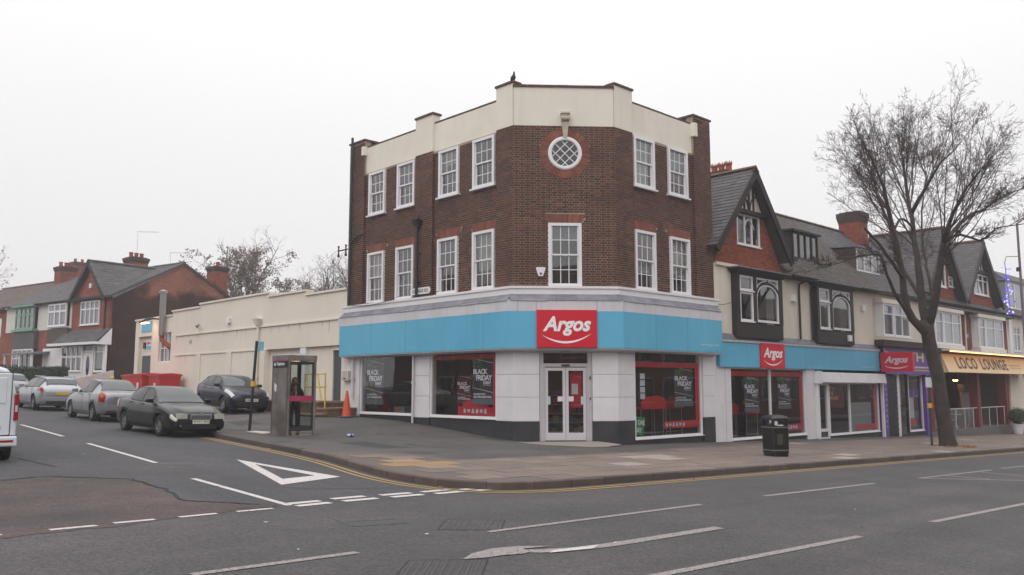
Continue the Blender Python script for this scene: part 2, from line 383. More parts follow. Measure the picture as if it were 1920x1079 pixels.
# which side is the pavement: towards the building
if (inner[len(inner) // 2] - Vector((.5, 20))).length > (kpath[len(kpath) // 2] - Vector((.5, 20))).length: SGN = -1
else: SGN = 1
inner = offset_path(kpath, .13 * SGN)
thin = inner[::3] + [inner[-1]]
pav = [tuple(p) for p in thin] + [RP(70, -30), (10, 110), LP(60, -30)]
sheet('pavement', m_fore, pav, zp, 1.6)
# tan paved band round the corner and along the main road
band_in = [(-4.18, 19.35), (-3.35, 20.0), (-2.5, 20.05), (-1.29, 18.96), (-.6, 19.3), (0, 20.2), (1.6, 21.6), (3.5, 23.62), RP(1.5, 1.3), RP(4, 1.0), RP(20, .9), RP(60, .9)]
i0 = min(range(len(inner)), key=lambda i: (inner[i] - Vector((-4.2, 19.1))).length); i1 = len(inner) - 1
band = [tuple(p) for p in inner[i0:i1:2]] + [tuple(inner[i1])] + band_in[::-1]
sheet('paved_footway', m_pave, band, lambda x, y: zp(x, y) + .004, 1.0)
footway = bpy.data.objects['paved_footway']
slabs = []
bandp = [(p[0], p[1]) for p in band]
for i in range(-14, 62):
    for j in range(0, 10):
        off = .45 if j % 2 else 0
        s0 = i * .9 + off; d0 = 5.86 - (j + 1) * .6
        cs = [RP(s0 + .005, d0 + .005), RP(s0 + .895, d0 + .005), RP(s0 + .895, d0 + .595), RP(s0 + .005, d0 + .595)]
        if all(pin(c, bandp) for c in cs):
            slabs.append((math.hypot(*cs[0]), s0, d0))
slabs.sort(); slab_me = {}
def slab_mesh(mt):
    mb = MB(); mb.box(FW, -.443, .443, -.293, .293, -.05, .0)
    me = mb.mesh('slab'); me.materials.append(mt); return me
rs = random.Random(3)
smb = MB(); angR = math.atan2(Rd[1], Rd[0])
for k, (dist, s0, d0) in enumerate(slabs):
    x, y = RP(s0 + .45, d0 + .3); z = zp(x, y) + .011 + rs.uniform(-.003, .003)
    mt = m_slab
    if (-2.6 < x < -.9 and 16.6 < y < 18.6 and rs.random() < .85): mt = m_yslab
    elif (2.2 < x < 4.6 and 19.2 < y < 22.2 and rs.random() < .45) or rs.random() < .03: mt = m_pslab
    tl = .0374
    if k < 300:
        if mt not in slab_me: slab_me[mt] = slab_mesh(mt)
        o = bpy.data.objects.new('slab', slab_me[mt]); COL.objects.link(o); o.parent = footway
        nrm = Vector((.0374, 0, 1)).normalized(); ax = Vector((Rd[0], Rd[1], -.0374 * Rd[0])).normalized(); ay = nrm.cross(ax)
        mtx = Matrix((ax, ay, nrm)).transposed().to_4x4(); mtx.translation = Vector((x, y, z)); o.matrix_local = mtx
    else:
        cs = [RP(s0 + .004, d0 + .004), RP(s0 + .896, d0 + .004), RP(s0 + .896, d0 + .596), RP(s0 + .004, d0 + .596)]
        dz = rs.uniform(.008, .013)
        smb.b8([(c[0], c[1], zp(*c) - .04) for c in cs] + [(c[0], c[1], zp(*c) + dz) for c in cs])
smb.build('slab', m_slab, footway, kind='stuff')
# door ramp slab
sheet('door_ramp', m_pslab, [FF(.75, -.0, 0)[:2], FF(2.6, -.0, 0)[:2], FF(3.2, .55, 0)[:2], FF(2.2, 1.3, 0)[:2], FF(.9, 1.1, 0)[:2], FF(.1, .5, 0)[:2]],
      lambda x, y: max(zp(x, y) + .006, -.005 - .10 * max(0, FF.inv(x, y)[1])), .3)
# kerb stones, each its own piece
acc = 0; seg = [kpath[0]]; kn = 0
kerb = thing('kerb', None, None, (0, 0, 0)); kerb['kind'] = 'structure'
pts_k = kpath; cum = [0]
for i in range(1, len(pts_k)): cum.append(cum[-1] + (pts_k[i] - pts_k[i - 1]).length)
def at_len(path, cum_, l):
    import bisect
    i = min(max(bisect.bisect(cum_, l) - 1, 0), len(path) - 2); t = (l - cum_[i]) / max(cum_[i + 1] - cum_[i], 1e-6)
    return path[i].lerp(path[i + 1], t)
l = 0; rs = random.Random(5)
while l < cum[-1] - 1:
    ln = .9 if rs.random() < .8 else .6
    n = 3; mb = MB(); ring = []
    dz = rs.uniform(-.006, .008); dd = rs.uniform(-.006, .006)
    P_ = [at_len(pts_k, cum, l + .006 + (ln - .012) * k / n) for k in range(n + 1)]
    o1 = offset_path(P_, dd); o2 = offset_path(P_, .125 * SGN + dd)
    b = 0
    for k in range(n + 1):
        a, c = o1[k], o2[k]; zt = zp(c.x, c.y) + .012 + dz; zb = zr(a.x, a.y) - .05
        a2 = a.lerp(c, .14)
        mb.v += [(a.x, a.y, zb), (a.x, a.y, zt - .02), (a2.x, a2.y, zt), (c.x, c.y, zt), (c.x, c.y, zb)]
    for k in range(n):
        for q in range(4): mb.f.append((5 * k + q, 5 * k + q + 1, 5 * k + q + 6, 5 * k + q + 5))
    mb.f += [(0, 1, 2, 3, 4), tuple(5 * n + q for q in (4, 3, 2, 1, 0))]
    mb.build('kerb_stone', m_kerb, kerb); l += ln
# side road surfacing and old brown patch
kr = [p for p in offset_path(kpath, -.03 * SGN)]
j1 = min(range(len(kr)), key=lambda i: (kr[i] - Vector((-.5, 14.72))).length)
sr = [tuple(p) for p in kr[:j1:3]] + [tuple(kr[j1]), (-.3, 14.9)][:1] + [RP(-11.2, 5.75), RP(-13.5, 5.85), (-3.35, 12.05), (-3.9, 12.2), (-4.59, 12.14), (-5.2, 13.1), (-6.33, 14.34), (-7.2, 14.1), (-8.01, 13.52), (-12, 12), (-20, 9), LP(10, 18), LP(60, 16)]
sheet('side_road', m_asph2, sr, lambda x, y: zr(x, y) + .002, 2.)
def jag(pts, amp, seed, st=.25):
    rs_ = random.Random(seed); o_ = []
    for i in range(len(pts)):
        a = Vector(pts[i]); b = Vector(pts[(i + 1) % len(pts)]); k = max(1, int((b - a).length / st))
        for j in range(k): p = a.lerp(b, j / k); o_.append((p.x + rs_.gauss(0, amp), p.y + rs_.gauss(0, amp)))
    return o_
pt_ = [(-3.3, 11.98), (-3.47, 12.08), (-3.75, 12.03), (-4.1, 12.2), (-4.59, 12.2), (-4.8, 12.6), (-5.2, 13.15), (-5.7, 13.6), (-6.33, 14.38), (-6.7, 14.25), (-7.2, 14.15), (-7.66, 14.3), (-8.01, 13.62), (-9.5, 13), (-14, 12), (-16, 6), (-9, 4.5), (-7, 7.0), (-5.26, 9.1), (-4.6, 9.95)]
sheet('road_repair_patch', m_patch, jag(pt_, .035, 2), lambda x, y: zr(x, y) + .004, 1.2)
# ---------------------------------------------------------------- painted markings (parts of the road)
def strip(name, mat, pts, w, lift=.007, parent=road, taper=None):
    pts = [Vector((p[0], p[1])) for p in pts]; a = offset_path(pts, w / 2); b = offset_path(pts, -w / 2)
    mb = MB(); n = len(pts)
    mb.v = [(p.x, p.y, zr(p.x, p.y) + lift) for p in a] + [(p.x, p.y, zr(p.x, p.y) + lift) for p in b]
    mb.f = [(i, i + 1, n + i + 1, n + i) for i in range(n - 1)]
    return mb.build(name, mat, parent)
def area(name, mat, pts, lift=.007, parent=road):
    mb = MB(); mb.poly([(p[0], p[1], zr(p[0], p[1]) + lift) for p in pts]); return mb.build(name, mat, parent)
yo = [p for p in kpath]
ys0 = min(range(len(yo)), key=lambda i: (yo[i] - Vector((-8.6, 24.9))).length)
for dd in (.22, .40): strip('yellow_line', m_yline, offset_path(yo, -dd * SGN)[ys0:], .075)
for a, b in (((-5.1, 9.6), (-4.76, 9.98)), ((-4.66, 10.17), (-4.33, 10.53)), ((-4.12, 10.76), (-3.79, 11.15)), ((-3.6, 11.36), (-3.24, 11.75))): strip('edge_dash', m_wline, [a, b], .09)
strip('edge_dash', m_wline, [(-5.75, 8.85), (-5.42, 9.24)], .09)
gw = [((-3.18, 12.2), (-2.80, 12.64)), ((-2.99, 12.05), (-2.62, 12.5)), ((-2.68, 12.88), (-2.27, 13.33)), ((-2.47, 12.7), (-2.05, 13.15)), ((-2.05, 13.5), (-1.63, 13.93)), ((-1.85, 13.34), (-1.42, 13.79)),
      ((-1.47, 14.09), (-1.05, 14.53)), ((-1.23, 13.94), (-.81, 14.39)), ((-.86, 14.6), (-.56, 14.9)), ((-.64, 14.52), (-.2, 15.0))]
for a, b in gw: strip('give_way_dash', m_wline, [a, b], .15)
for a, b in (((-15.3, 26.75), (-11.9, 22.78)), ((-10.3, 20.9), (-7.02, 17.02)), ((-5.43, 14.72), (-3.1, 12.08)), ((-23, 36.5), (-18.5, 30.8))): strip('centre_dash', m_wline, [a, b], .11)
tri = [(-5.85, 18.3), (-3.14, 15.82), (-3.82, 14.33)]; tin = [(-5.22, 17.5), (-3.62, 15.85), (-4.02, 15.15)]
for k in range(3): area('warning_triangle', m_wline, [tri[k], tri[(k + 1) % 3], tin[(k + 1) % 3], tin[k]])
strip('lane_line', m_worn, [(-2.84, 7.76), (-1.6, 9.02)], .11)
strip('lane_line', m_worn, [(-.29, 10.55), (3.02, 13.86)], .10)
strip('lane_line', m_worn, [(1.0, 8.1), (4.52, 11.3)], .12)
strip('lane_line', m_worn, [(4.48, 15.35), (7.72, 18.42)], .11)
strip('lane_line', m_worn, [(6.21, 12.86), (12.0, 18.2)], .12)
strip('lane_line', m_worn, [(-4.7, 5.9), (-3.5, 7.1)], .11)
hat = [RP(2.0, 8.4), RP(7.0, 8.5)]
strip('hatching_line', m_worn, [(9.41, 20.0), (12.97, 23.34)], .10); strip('hatching_line', m_worn, [(9.41, 20.0), (14.5, 20.9)], .10)
strip('hatching_line', m_worn, [(10.5, 21.0), (11.3, 20.45)], .12); strip('hatching_line', m_worn, [(12.2, 22.5), (13.6, 20.8)], .12); strip('hatching_line', m_worn, [(13.6, 24.0), (18, 28)], .10)
# bent turn arrow
ap = catmull([(2.76, 11.58), (1.9, 10.74), (1.1, 9.98), (.62, 9.62), (.30, 9.46), (.02, 9.42)], .2)
strip('arrow_shaft', m_worn, ap, .17)
area('arrow_head', m_worn, [(-.5, 8.87), (-.42, 9.18), (-.22, 9.50), (.05, 9.68), (.47, 9.80), (.12, 9.55), (.22, 9.42), (.12, 9.28), (-.1, 9.14), (-.28, 8.98)], .009)
area('repainted_mark', m_wline, [(.40, 9.37), (.45, 9.52), (1.0, 9.95), (.9, 9.72)], .011)
# cracks
m_crack = M('tar_crack', (34, 33, 36), .9)
rs = random.Random(11)
def crack(pts, w=.02):
    q = []
    for i in range(len(pts) - 1):
        for k in range(8):
            t = k / 8; q.append((pts[i][0] + (pts[i + 1][0] - pts[i][0]) * t + rs.uniform(-.04, .04), pts[i][1] + (pts[i + 1][1] - pts[i][1]) * t + rs.uniform(-.04, .04)))
    strip('road_crack', m_crack, q, w, .0095)
crack([(-8.01, 13.55), (-7.66, 14.3), (-6.7, 14.3), (-6.33, 14.36), (-5.2, 13.13), (-4.59, 12.14), (-3.9, 12.13), (-3.45, 12.03)], .05)
crack([(-12.5, 19.3), (-10.2, 17.3), (-8.0, 15.5)], .03); crack([(-4.0, 14.1), (-3.2, 13.9), (-2.6, 14.2), (-1.6, 14.6)], .025)
crack([(-4.9, 13.6), (-4.2, 14.4)], .02); crack([(-14, 20), (-10, 15.6)], .02)
# covers in the road
def cover(c, ax, ay, label, kind):
    c = Vector(c); o = thing('manhole_cover', label, 'manhole cover', (c.x, c.y, zr(c.x, c.y)), 0, 'iron covers set in the road')
    ax = Vector(ax); ay = Vector(ay)
    def F(a, b, z): p = c + ax * a + ay * b; return Vector((p.x, p.y, zr(p.x, p.y) + z))
    mb = MB()
    for a0, a1, b0, b1 in ((-1, 1, -1, -.965), (-1, 1, .965, 1), (-1, -.97, -.965, .965), (.97, 1, -.965, .965)): mb.box(F, a0, a1, b0, b1, -.01, .004)
    mb.build('frame', m_crack if kind else m_iron, o)
    mb = MB(); mb.box(F, -.965, .965, -.96, .96, -.01, .003); mb.build('plate', m_asph, o)
    mb = MB()
    if kind:
        for k in range(-4, 5): mb.box(F, k * .2 - .035, k * .2 + .035, -.9, .9, .003, .006)
    else: mb.box(F, -.9, .9, -.01, .01, .003, .005)
    mb.build('rib', m_iron if kind else m_crack, o)
cover((-1.8, 11.06), (.33, .22), (.18, -.28), 'square cover in the road left of the ribbed one, below the give way dashes', 0)
cover((-.5, 11.05), (.39, .07), (-.02, -.40), 'ribbed square cover in the road below the corner pavement', 1)
cover((-.66, 8.42), (.40, .10), (-.02, -.42), 'ribbed cover at the bottom edge of the photo, left of the arrow', 1)
cover((-6.5, 16.75), (.38, .1), (.1, -.65), 'grey rectangular cover beside the centre dashes of the side road', 0)
rs = random.Random(21)
m_leaf = M('fallen_leaf', (150, 110, 60), .9, c2=(120, 60, 40), isl=.3, hue=1)
mb = MB()
for k in range(60):
    i = rs.randrange(ys0, len(kpath) - 40); p = offset_path(kpath[i:i + 2], -rs.uniform(.02, .5) * SGN)[0]; z = zr(p.x, p.y) + .012; r = rs.uniform(.02, .06); a = rs.uniform(0, 6)
    mb.poly([(p.x + r * math.cos(a + q), p.y + r * .6 * math.sin(a + q), z + rs.uniform(0, .02)) for q in (0, 1.5, 3, 4.6)])
mb.build('fallen_leaves', m_leaf, kind='stuff')
m_litter = M('pale_litter', (190, 188, 186), .8)
mb = MB()
for x, y in ((-12.9, 24.9), (-11.9, 22.6), (-6.0, 21.0), (-2.2, 9.0), (-1.0, 10.2), (1.2, 10.1), (2.3, 9.2), (7.8, 18.9), (-9.0, 18.1), (-7.4, 17.4), (-3.0, 10.6), (1.0, 13.1), (5.5, 13.9)):
    r = rs.uniform(.008, .022); a = rs.uniform(0, 6); z = zr(x, y) + .012
    mb.poly([(x + r * 1.8 * math.cos(a + q), y + r * math.sin(a + q), z + rs.uniform(0, .015)) for q in (0, 1.5, 3, 4.6)])
mb.build('litter', m_litter, kind='stuff')

m_gum = M('chewing_gum_spot', (150, 142, 136), .9); rs = random.Random(61); mb = MB()
for _ in range(260):
    a = rs.uniform(-9, 16); d = rs.uniform(1.2, 5.7); p = FR(a, d, 0)
    if not pin((p.x, p.y), bandp): continue
    r = rs.uniform(.015, .035); z = zp(p.x, p.y) + .0165; mb.poly([(p.x + r * math.cos(t), p.y + r * math.sin(t), z) for t in (0, 1, 2, 3, 4, 5)])
mb.build('gum_spots', m_gum, footway, kind='stuff')
m_tarp = M('dark_tar_repair', (52, 51, 53), .8, grain=.25, bump=.6, bs=90)
sheet('tarmac_repair', m_tarp, jag([(-4.6, 22.6), (-3.2, 21.3), (-2.6, 21.9), (-4.0, 23.3)], .02, 5), lambda x, y: zp(x, y) + .004, .5)
sheet('tarmac_repair', m_tarp, jag([(-9.8, 29.5), (-8.2, 26.9), (-7.5, 27.3), (-9.1, 29.9)], .02, 6), lambda x, y: zp(x, y) + .004, .5)
# ---------------------------------------------------------------- building helpers
BR_COUNT = {}
def backing(root, name, F, s0, s1, z0, z1, holes, d, th, mat, parent=None):
    S = sorted({s0, s1, *[x for h in holes for x in (h[0], h[1]) if s0 < x < s1]}); Z = sorted({z0, z1, *[x for h in holes for x in (h[2], h[3]) if z0 < x < z1]})
    mb = MB()
    for j in range(len(Z) - 1):
        run = None
        for i in range(len(S) - 1):
            cs, cz = (S[i] + S[i + 1]) / 2, (Z[j] + Z[j + 1]) / 2
            solid = not any(h[0] < cs < h[1] and h[2] < cz < h[3] for h in holes)
            if solid:
                if run is None: run = S[i]
            if (not solid or i == len(S) - 2) and run is not None:
                mb.box(F, run, S[i] if not solid else S[i + 1], d - th, d, Z[j], Z[j + 1]); run = None
    return mb.build(name, mat, parent or root)
def bricks(root, F, s0, s1, z0, z1, holes, d, mat, indiv=0, stepback=0, srange=None, proud=.008, ph=0., skip=None, seed=1, key=None, acc=None):
    rs = random.Random(seed); L_ = []; nrow = int((z1 - z0) / .075 + .01)
    for r in range(nrow):
        zb = z0 + r * .075; zt = zb + .061; zc = (zb + zt) / 2
        a, b = (s0, s1) if srange is None else srange(zc)
        if b - a < .05: continue
        iv = [(a, b)]
        for h in holes:
            if h[2] < zc < h[3]:
                nv = []
                for p, q in iv:
                    if h[1] <= p or h[0] >= q: nv.append((p, q))
                    else:
                        if h[0] > p: nv.append((p, h[0]))
                        if h[1] < q: nv.append((h[1], q))
                iv = nv
        x = math.floor((a - ph) / .3375) * .3375 + ph + (.16875 if r % 2 else 0) - .3375; k = 0
        while x < b:
            for w in (.225, .1125):
                p, q = x + .007, x + w - .007; x += w
                for u, v in iv:
                    p2, q2 = max(p, u), min(q, v)
                    if q2 - p2 > .028 and not (skip and skip((p2 + q2) / 2, zc)): L_.append((p2, q2, zb, zt, proud + rs.uniform(-.002, .002)))
    n = 0; mb = acc or MB()
    if indiv:
        full = [i for i, q in enumerate(L_) if .205 < q[1] - q[0] < .22]
        full.sort(key=lambda i: (F(L_[i][0], 0, 0).length * 0 + abs(L_[i][2] - 2.5)))
        chosen = set(full[:indiv]); me = MB(); me.box(FW, -.1055, .1055, 0, .02, 0, .061); me = me.mesh('brick'); me.materials.append(mat)
        an = math.atan2(F.d.y, F.d.x)
        flip = F.d.x * F.n.y - F.d.y * F.n.x < 0
        for i in chosen:
            p, q, zb, zt, pr = L_[i]; o = bpy.data.objects.new('brick', me); COL.objects.link(o); o.parent = root
            c = F((p + q) / 2, d + pr - .02 if not flip else d + pr, zb) - wloc(root); o.location = c; o.rotation_euler = (0, 0, an)
        L_ = [q for i, q in enumerate(L_) if i not in chosen]
    for p, q, zb, zt, pr in L_: mb.box(F, p, q, d, d + pr, zb, zt, True)
    if acc is None: mb.build('brickwork', mat, root, kind='stuff', recalc=False)
def arch(root, F, s0, s1, z0, z1, splay, d, mat, n=15, name='arch_brick'):
    for k in range(n):
        a0 = s0 + (s1 - s0) * k / n + .004; a1 = s0 + (s1 - s0) * (k + 1) / n - .004
        t0 = s0 - splay + (s1 - s0 + 2 * splay) * k / n + .004; t1 = s0 - splay + (s1 - s0 + 2 * splay) * (k + 1) / n - .004
        pr = d + .014 + random.uniform(-.002, .002)
        mb = MB(); mb.b8([F(a0, d, z0), F(a1, d, z0), F(a1, pr, z0), F(a0, pr, z0), F(t0, d, z1), F(t1, d, z1), F(t1, pr, z1), F(t0, pr, z1)]); mb.build(name, mat, root)
def bars(mb, F, s0, s1, z0, z1, d0, d1, w, cols, rows):
    for i in range(1, cols): c = s0 + (s1 - s0) * i / cols; mb.box(F, c - w / 2, c + w / 2, d0, d1, z0, z1)
    for j in range(1, rows):
        c = z0 + (z1 - z0) * j / rows; mb.box(F, s0, s1, d0 + .002, d1 - .002, c - w / 2, c + w / 2)
def panes(par, F, s0, s1, z0, z1, d, cols, rows, mat, gap=.0):
    for i in range(cols):
        for j in range(rows):
            mb = MB(); a0 = s0 + (s1 - s0) * i / cols; a1 = s0 + (s1 - s0) * (i + 1) / cols; b0 = z0 + (z1 - z0) * j / rows; b1 = z0 + (z1 - z0) * (j + 1) / rows
            mb.box(F, a0, a1, d - .004, d, b0, b1); mb.build('pane', mat, par)
def sash(root, F, s0, s1, z0, z1, d, blind=None, bm=None):
    w = .10; mb = MB()
    mb.box(F, s0, s0 + w, d - .12, d + .03, z0, z1); mb.box(F, s1 - w, s1, d - .12, d + .03, z0, z1)
    mb.box(F, s0 + w, s1 - w, d - .12, d + .028, z1 - .09, z1); mb.box(F, s0 + w, s1 - w, d - .12, d + .028, z0, z0 + .09)
    a0, a1, b0, b1 = s0 + w, s1 - w, z0 + .09, z1 - .09; zm = (b0 + b1) / 2
    mb.box(F, a0, a1, d - .075, d - .02, zm - .025, zm + .025)
    mb.box(F, a0, a0 + .035, d - .06, d - .022, zm, b1); mb.box(F, a1 - .035, a1, d - .06, d - .022, zm, b1)
    mb.box(F, a0, a0 + .035, d - .10, d - .062, b0, zm); mb.box(F, a1 - .035, a1, d - .10, d - .062, b0, zm)
    bars(mb, F, a0 + .035, a1 - .035, zm + .025, b1, d - .055, d - .03, .024, 3, 2); bars(mb, F, a0 + .035, a1 - .035, b0, zm - .025, d - .095, d - .07, .024, 3, 2)
    o = mb.build('window', m_white, root)
    mb = MB(); mb.box(F, s0 - .07, s1 + .07, d - .05, d + .085, z0 - .055, z0); mb.build('sill', m_white, o)
    panes(o, F, a0 + .035, a1 - .035, zm + .025, b1, d - .04, 3, 2, m_glass); panes(o, F, a0 + .035, a1 - .035, b0, zm - .025, d - .08, 3, 2, m_glass)
    if blind:
        mb = MB(); mb.box(F, a0 + .01, a1 - .01, d - .2, d - .19, b1 - (b1 - b0) * blind, b1); mb.build('blind', bm or m_blind, o)
    return o
m_blind = M('grey_blind', (150, 150, 158), .9, var=.1, vs=3); m_blind2 = M('cream_blind', (190, 180, 158), .9, var=.15, vs=3); m_blind3 = M('dull_violet_curtain', (104, 98, 112), .9, var=.3, vs=7)
def miter(path, d):      # path in plan, offset outward d
    o_ = []
    for i, p in enumerate(path):
        ns = []
        if i > 0: t = (path[i] - path[i - 1]).normalized(); ns.append(Vector((t.y, -t.x)))
        if i < len(path) - 1: t = (path[i + 1] - path[i]).normalized(); ns.append(Vector((t.y, -t.x)))
        if len(ns) == 2: m = (ns[0] + ns[1]); m = m / m.dot(ns[0])
        else: m = ns[0]
        o_.append(p + m * d)
    return o_
def sweep(path, prof, closed=True):
    mb = MB(); n = len(prof)
    rings = [miter(path, d) for d, z in prof]
    for i in range(len(path)):
        for k, (d, z) in enumerate(prof): p = rings[k][i]; mb.v.append((p.x, p.y, z))
    for i in range(len(path) - 1):
        for k in range(n if closed else n - 1): mb.f.append((i * n + k, i * n + (k + 1) % n, (i + 1) * n + (k + 1) % n, (i + 1) * n + k))
    mb.f += [tuple(range(n)), tuple((len(path) - 1) * n + k for k in range(n))]
    return mb
# slates on a sloping plane: origin P, along U (eave direction), up V, inside test
def slates(root, P, U, V, poly, mat, indiv=0, w=.26, h=.19, name='slate', seed=1, th=.012):
    P = Vector(P); U = Vector(U).normalized(); V = Vector(V).normalized(); Nn = U.cross(V).normalized()
    if Nn.z < 0: Nn = -Nn
    rs = random.Random(seed); us = [p[0] for p in poly]; vs_ = [p[1] for p in poly]
    mb = MB(); mb.poly([P + U * a + V * b - Nn * .02 for a, b in poly]); mb.prism([P + U * a + V * b - Nn * .03 for a, b in poly], -Nn * .08)
    deck = mb.build('roof', mat, root); L_ = []; r = 0; v = min(vs_)
    def span(vv):
        xs = []
        for i in range(len(poly)):
            (u0, v0), (u1, v1) = poly[i], poly[(i + 1) % len(poly)]
            if (v0 <= vv) != (v1 <= vv): xs.append(u0 + (u1 - u0) * (vv - v0) / (v1 - v0))
        xs.sort(); return xs
    while v < max(vs_) - .02:
        vt = min(v + h, max(vs_)); xs = span((v + vt) / 2)
        for q in range(0, len(xs) - 1, 2):
            u = xs[q] - (w / 2 if r % 2 else 0); 
            while u < xs[q + 1]:
                a, b = max(u, xs[q]) + .003, min(u + w, xs[q + 1]) - .003
                if b - a > .03: L_.append((a, b, v, vt))
                u += w
        v += h; r += 1
    full = [i for i, q in enumerate(L_) if abs(q[1] - q[0] - w + .006) < .002 and abs(q[3] - q[2] - h) < .002]
    ch = set(full[:indiv]); me = None
    if ch:
        mb = MB(); mb.v = [(0, 0, 0), (w - .006, 0, 0), (w - .006, 0, th * 1.9), (0, 0, th * 1.9), (0, h + .02, -.002), (w - .006, h + .02, -.002), (w - .006, h + .02, th * .6), (0, h + .02, th * .6)]
        mb.f = [(3, 2, 6, 7), (0, 1, 2, 3), (1, 5, 6, 2), (0, 3, 7, 4)]; me = mb.mesh(name); me.materials.append(mat)
        rot = Matrix((U, V, Nn)).transposed().to_4x4()
        for i in ch:
            a, b, v0, v1 = L_[i]; o = bpy.data.objects.new(name, me); COL.objects.link(o); o.parent = root
            mt = rot.copy(); mt.translation = P + U * a + V * v0 + Nn * rs.uniform(-.002, .004) - wloc(root); o.matrix_local = mt
    mb = MB()
    for i, (a, b, v0, v1) in enumerate(L_):
        if i in ch: continue
        j = rs.uniform(-.002, .004); t1 = th * 1.9 + j; t2 = th * .6 + j; q = v1 + .015
        mb.add([P + U * a + V * v0 - Nn * .01, P + U * b + V * v0 - Nn * .01, P + U * b + V * v0 + Nn * t1, P + U * a + V * v0 + Nn * t1, P + U * b + V * q + Nn * t2, P + U * a + V * q + Nn * t2],
               [(0, 1, 2, 3), (3, 2, 4, 5)])
    if mb.v: mb.build('slate_courses' if name == 'slate' else 'tile_courses', mat, root, kind='stuff')
    return deck
def ridge_tiles(root, A, B, mat=None, r=.11):
    A = Vector(A); B = Vector(B); L_ = (B - A).length; n = max(1, int(L_ / .45)); D = (B - A) / n
    side = D.cross(Vector((0, 0, 1))).normalized()
    for k in range(n):
        a = A + D * k; b = a + D * .985; mb = MB(); rr = r * (1 + .04 * (k % 2))
        for p in (a, b):
            for q in range(5): an = PI * q / 4; mb.v.append(tuple(p + side * rr * math.cos(an) + Vector((0, 0, rr * .9 * math.sin(an) - .03))))
        mb.f = [(q, q + 1, q + 6, q + 5) for q in range(4)] + [(0, 1, 2, 3, 4), (9, 8, 7, 6, 5)]
        mb.build('ridge_tile', mat or m_ridge, root)
def board(root, A, B, w, t, out, mat, name='bargeboard'):   # plank from A to B, depth w downward-perp, thickness t along out
    A = Vector(A); B = Vector(B); out = Vector(out).normalized(); D = (B - A).normalized(); P = D.cross(out).normalized()
    if P.z > 0: P = -P
    mb = MB(); c = []
    for o_ in (Vector((0, 0, 0)), out * t): c += [A + o_, B + o_, B + P * w + o_, A + P * w + o_]
    mb.b8(c); return mb.build(name, mat, root)
# ---------------------------------------------------------------- THE CORNER BUILDING
CB = thing('corner_building', 'three storey brown brick corner shop building with a cream parapet and light blue fascia', 'shop building', (1.6, 26.5, 0))
zB = 4.68
holesF = [(1.09, 2.13, 4.70, 6.68)]; cR_, cZ = .43, 8.90; cS = 1.63
holesFb = holesF + [(cS - cR_, cS + cR_, cZ - cR_, cZ + cR_)]
backing(CB, 'wall', FF, 0.0, 3.2, zB, 9.8, holesFb, 0, .28, m_mortar)
WL3 = [(.9, 1.96, 8.06, 9.70), (2.69, 3.75, 8.06, 9.70), (5.12, 6.18, 8.06, 9.70), (6.94, 8.0, 8.06, 9.70)]
WL2 = [(.9, 1.96, 4.72, 6.62), (2.72, 3.78, 4.72, 6.62), (5.13, 6.19, 4.72, 6.62), (6.94, 8.0, 4.72, 6.62)]
WR3 = [(1.0, 2.1, 8.08, 9.74), (2.86, 3.98, 8.08, 9.74)]; WR2 = [(.99, 2.08, 4.72, 6.64), (2.88, 4.0, 4.72, 6.64)]
PD = -.09
backing(CB, 'wall', FL, 0, .77, zB, 9.8, [], 0, .28, m_mortar); backing(CB, 'wall', FL, .77, 4.05, zB, 9.8, WL3[:2] + WL2[:2], PD, .28, m_mortar)
backing(CB, 'wall', FL, 4.05, 5.03, zB, 9.8, [], 0, .28, m_mortar); backing(CB, 'wall', FL, 5.03, 8.27, zB, 9.8, WL3[2:] + WL2[2:], PD, .28, m_mortar)
backing(CB, 'wall', FL, 8.27, 9.28, zB, 11.05, [], 0, .28, m_mortar)
backing(CB, 'wall', FR, 0, .9, zB, 9.8, [], 0, .28, m_mortar); backing(CB, 'wall', FR, .9, 4.32, zB, 9.8, WR3 + WR2, PD, .28, m_mortar)
backing(CB, 'wall', FR, 4.32, 5.35, 2.7, 11.1, [], 0, .28, m_mortar)
ring = lambda s, z: (s - cS) ** 2 + (z - cZ) ** 2 < .74 ** 2
def lint(s, z, hs):
    return any(h[0] - .14 * (z - h[3]) / .3 + .01 < s < h[1] + .14 * (z - h[3]) / .3 - .01 and h[3] - .01 < z < h[3] + .3 for h in hs)
bricks(CB, FF, 0.0, 3.2, zB, 9.78, holesFb, 0, m_brick, indiv=300, skip=lambda s, z: ring(s, z) or lint(s, z, holesF), seed=1)
acc = MB()
for a, b, hs, d, top in ((0.0, .77, [], 0, 9.78), (.77, 4.05, WL3[:2] + WL2[:2], PD, 9.76), (4.05, 5.03, [], 0, 9.78), (5.03, 8.27, WL3[2:] + WL2[2:], PD, 9.76), (8.27, 9.28, [], 0, 11.05)):
    bricks(CB, FL, a, b, zB, top, hs, d, m_brick, skip=lambda s, z: lint(s, z, WL2), seed=int(a * 10) + 3, acc=acc)
for a, b, hs, d, top in ((0.0, .9, [], 0, 9.78), (.9, 4.32, WR3 + WR2, PD, 9.76), (4.32, 5.35, [], 0, 11.1)):
    bricks(CB, FR, a, b, zB if a < 4 else 4.68, top, hs, d, m_brick, skip=lambda s, z: lint(s, z, WR2), seed=int(a * 10) + 33, acc=acc)
acc.build('brickwork', m_brick, CB, kind='stuff', recalc=False)
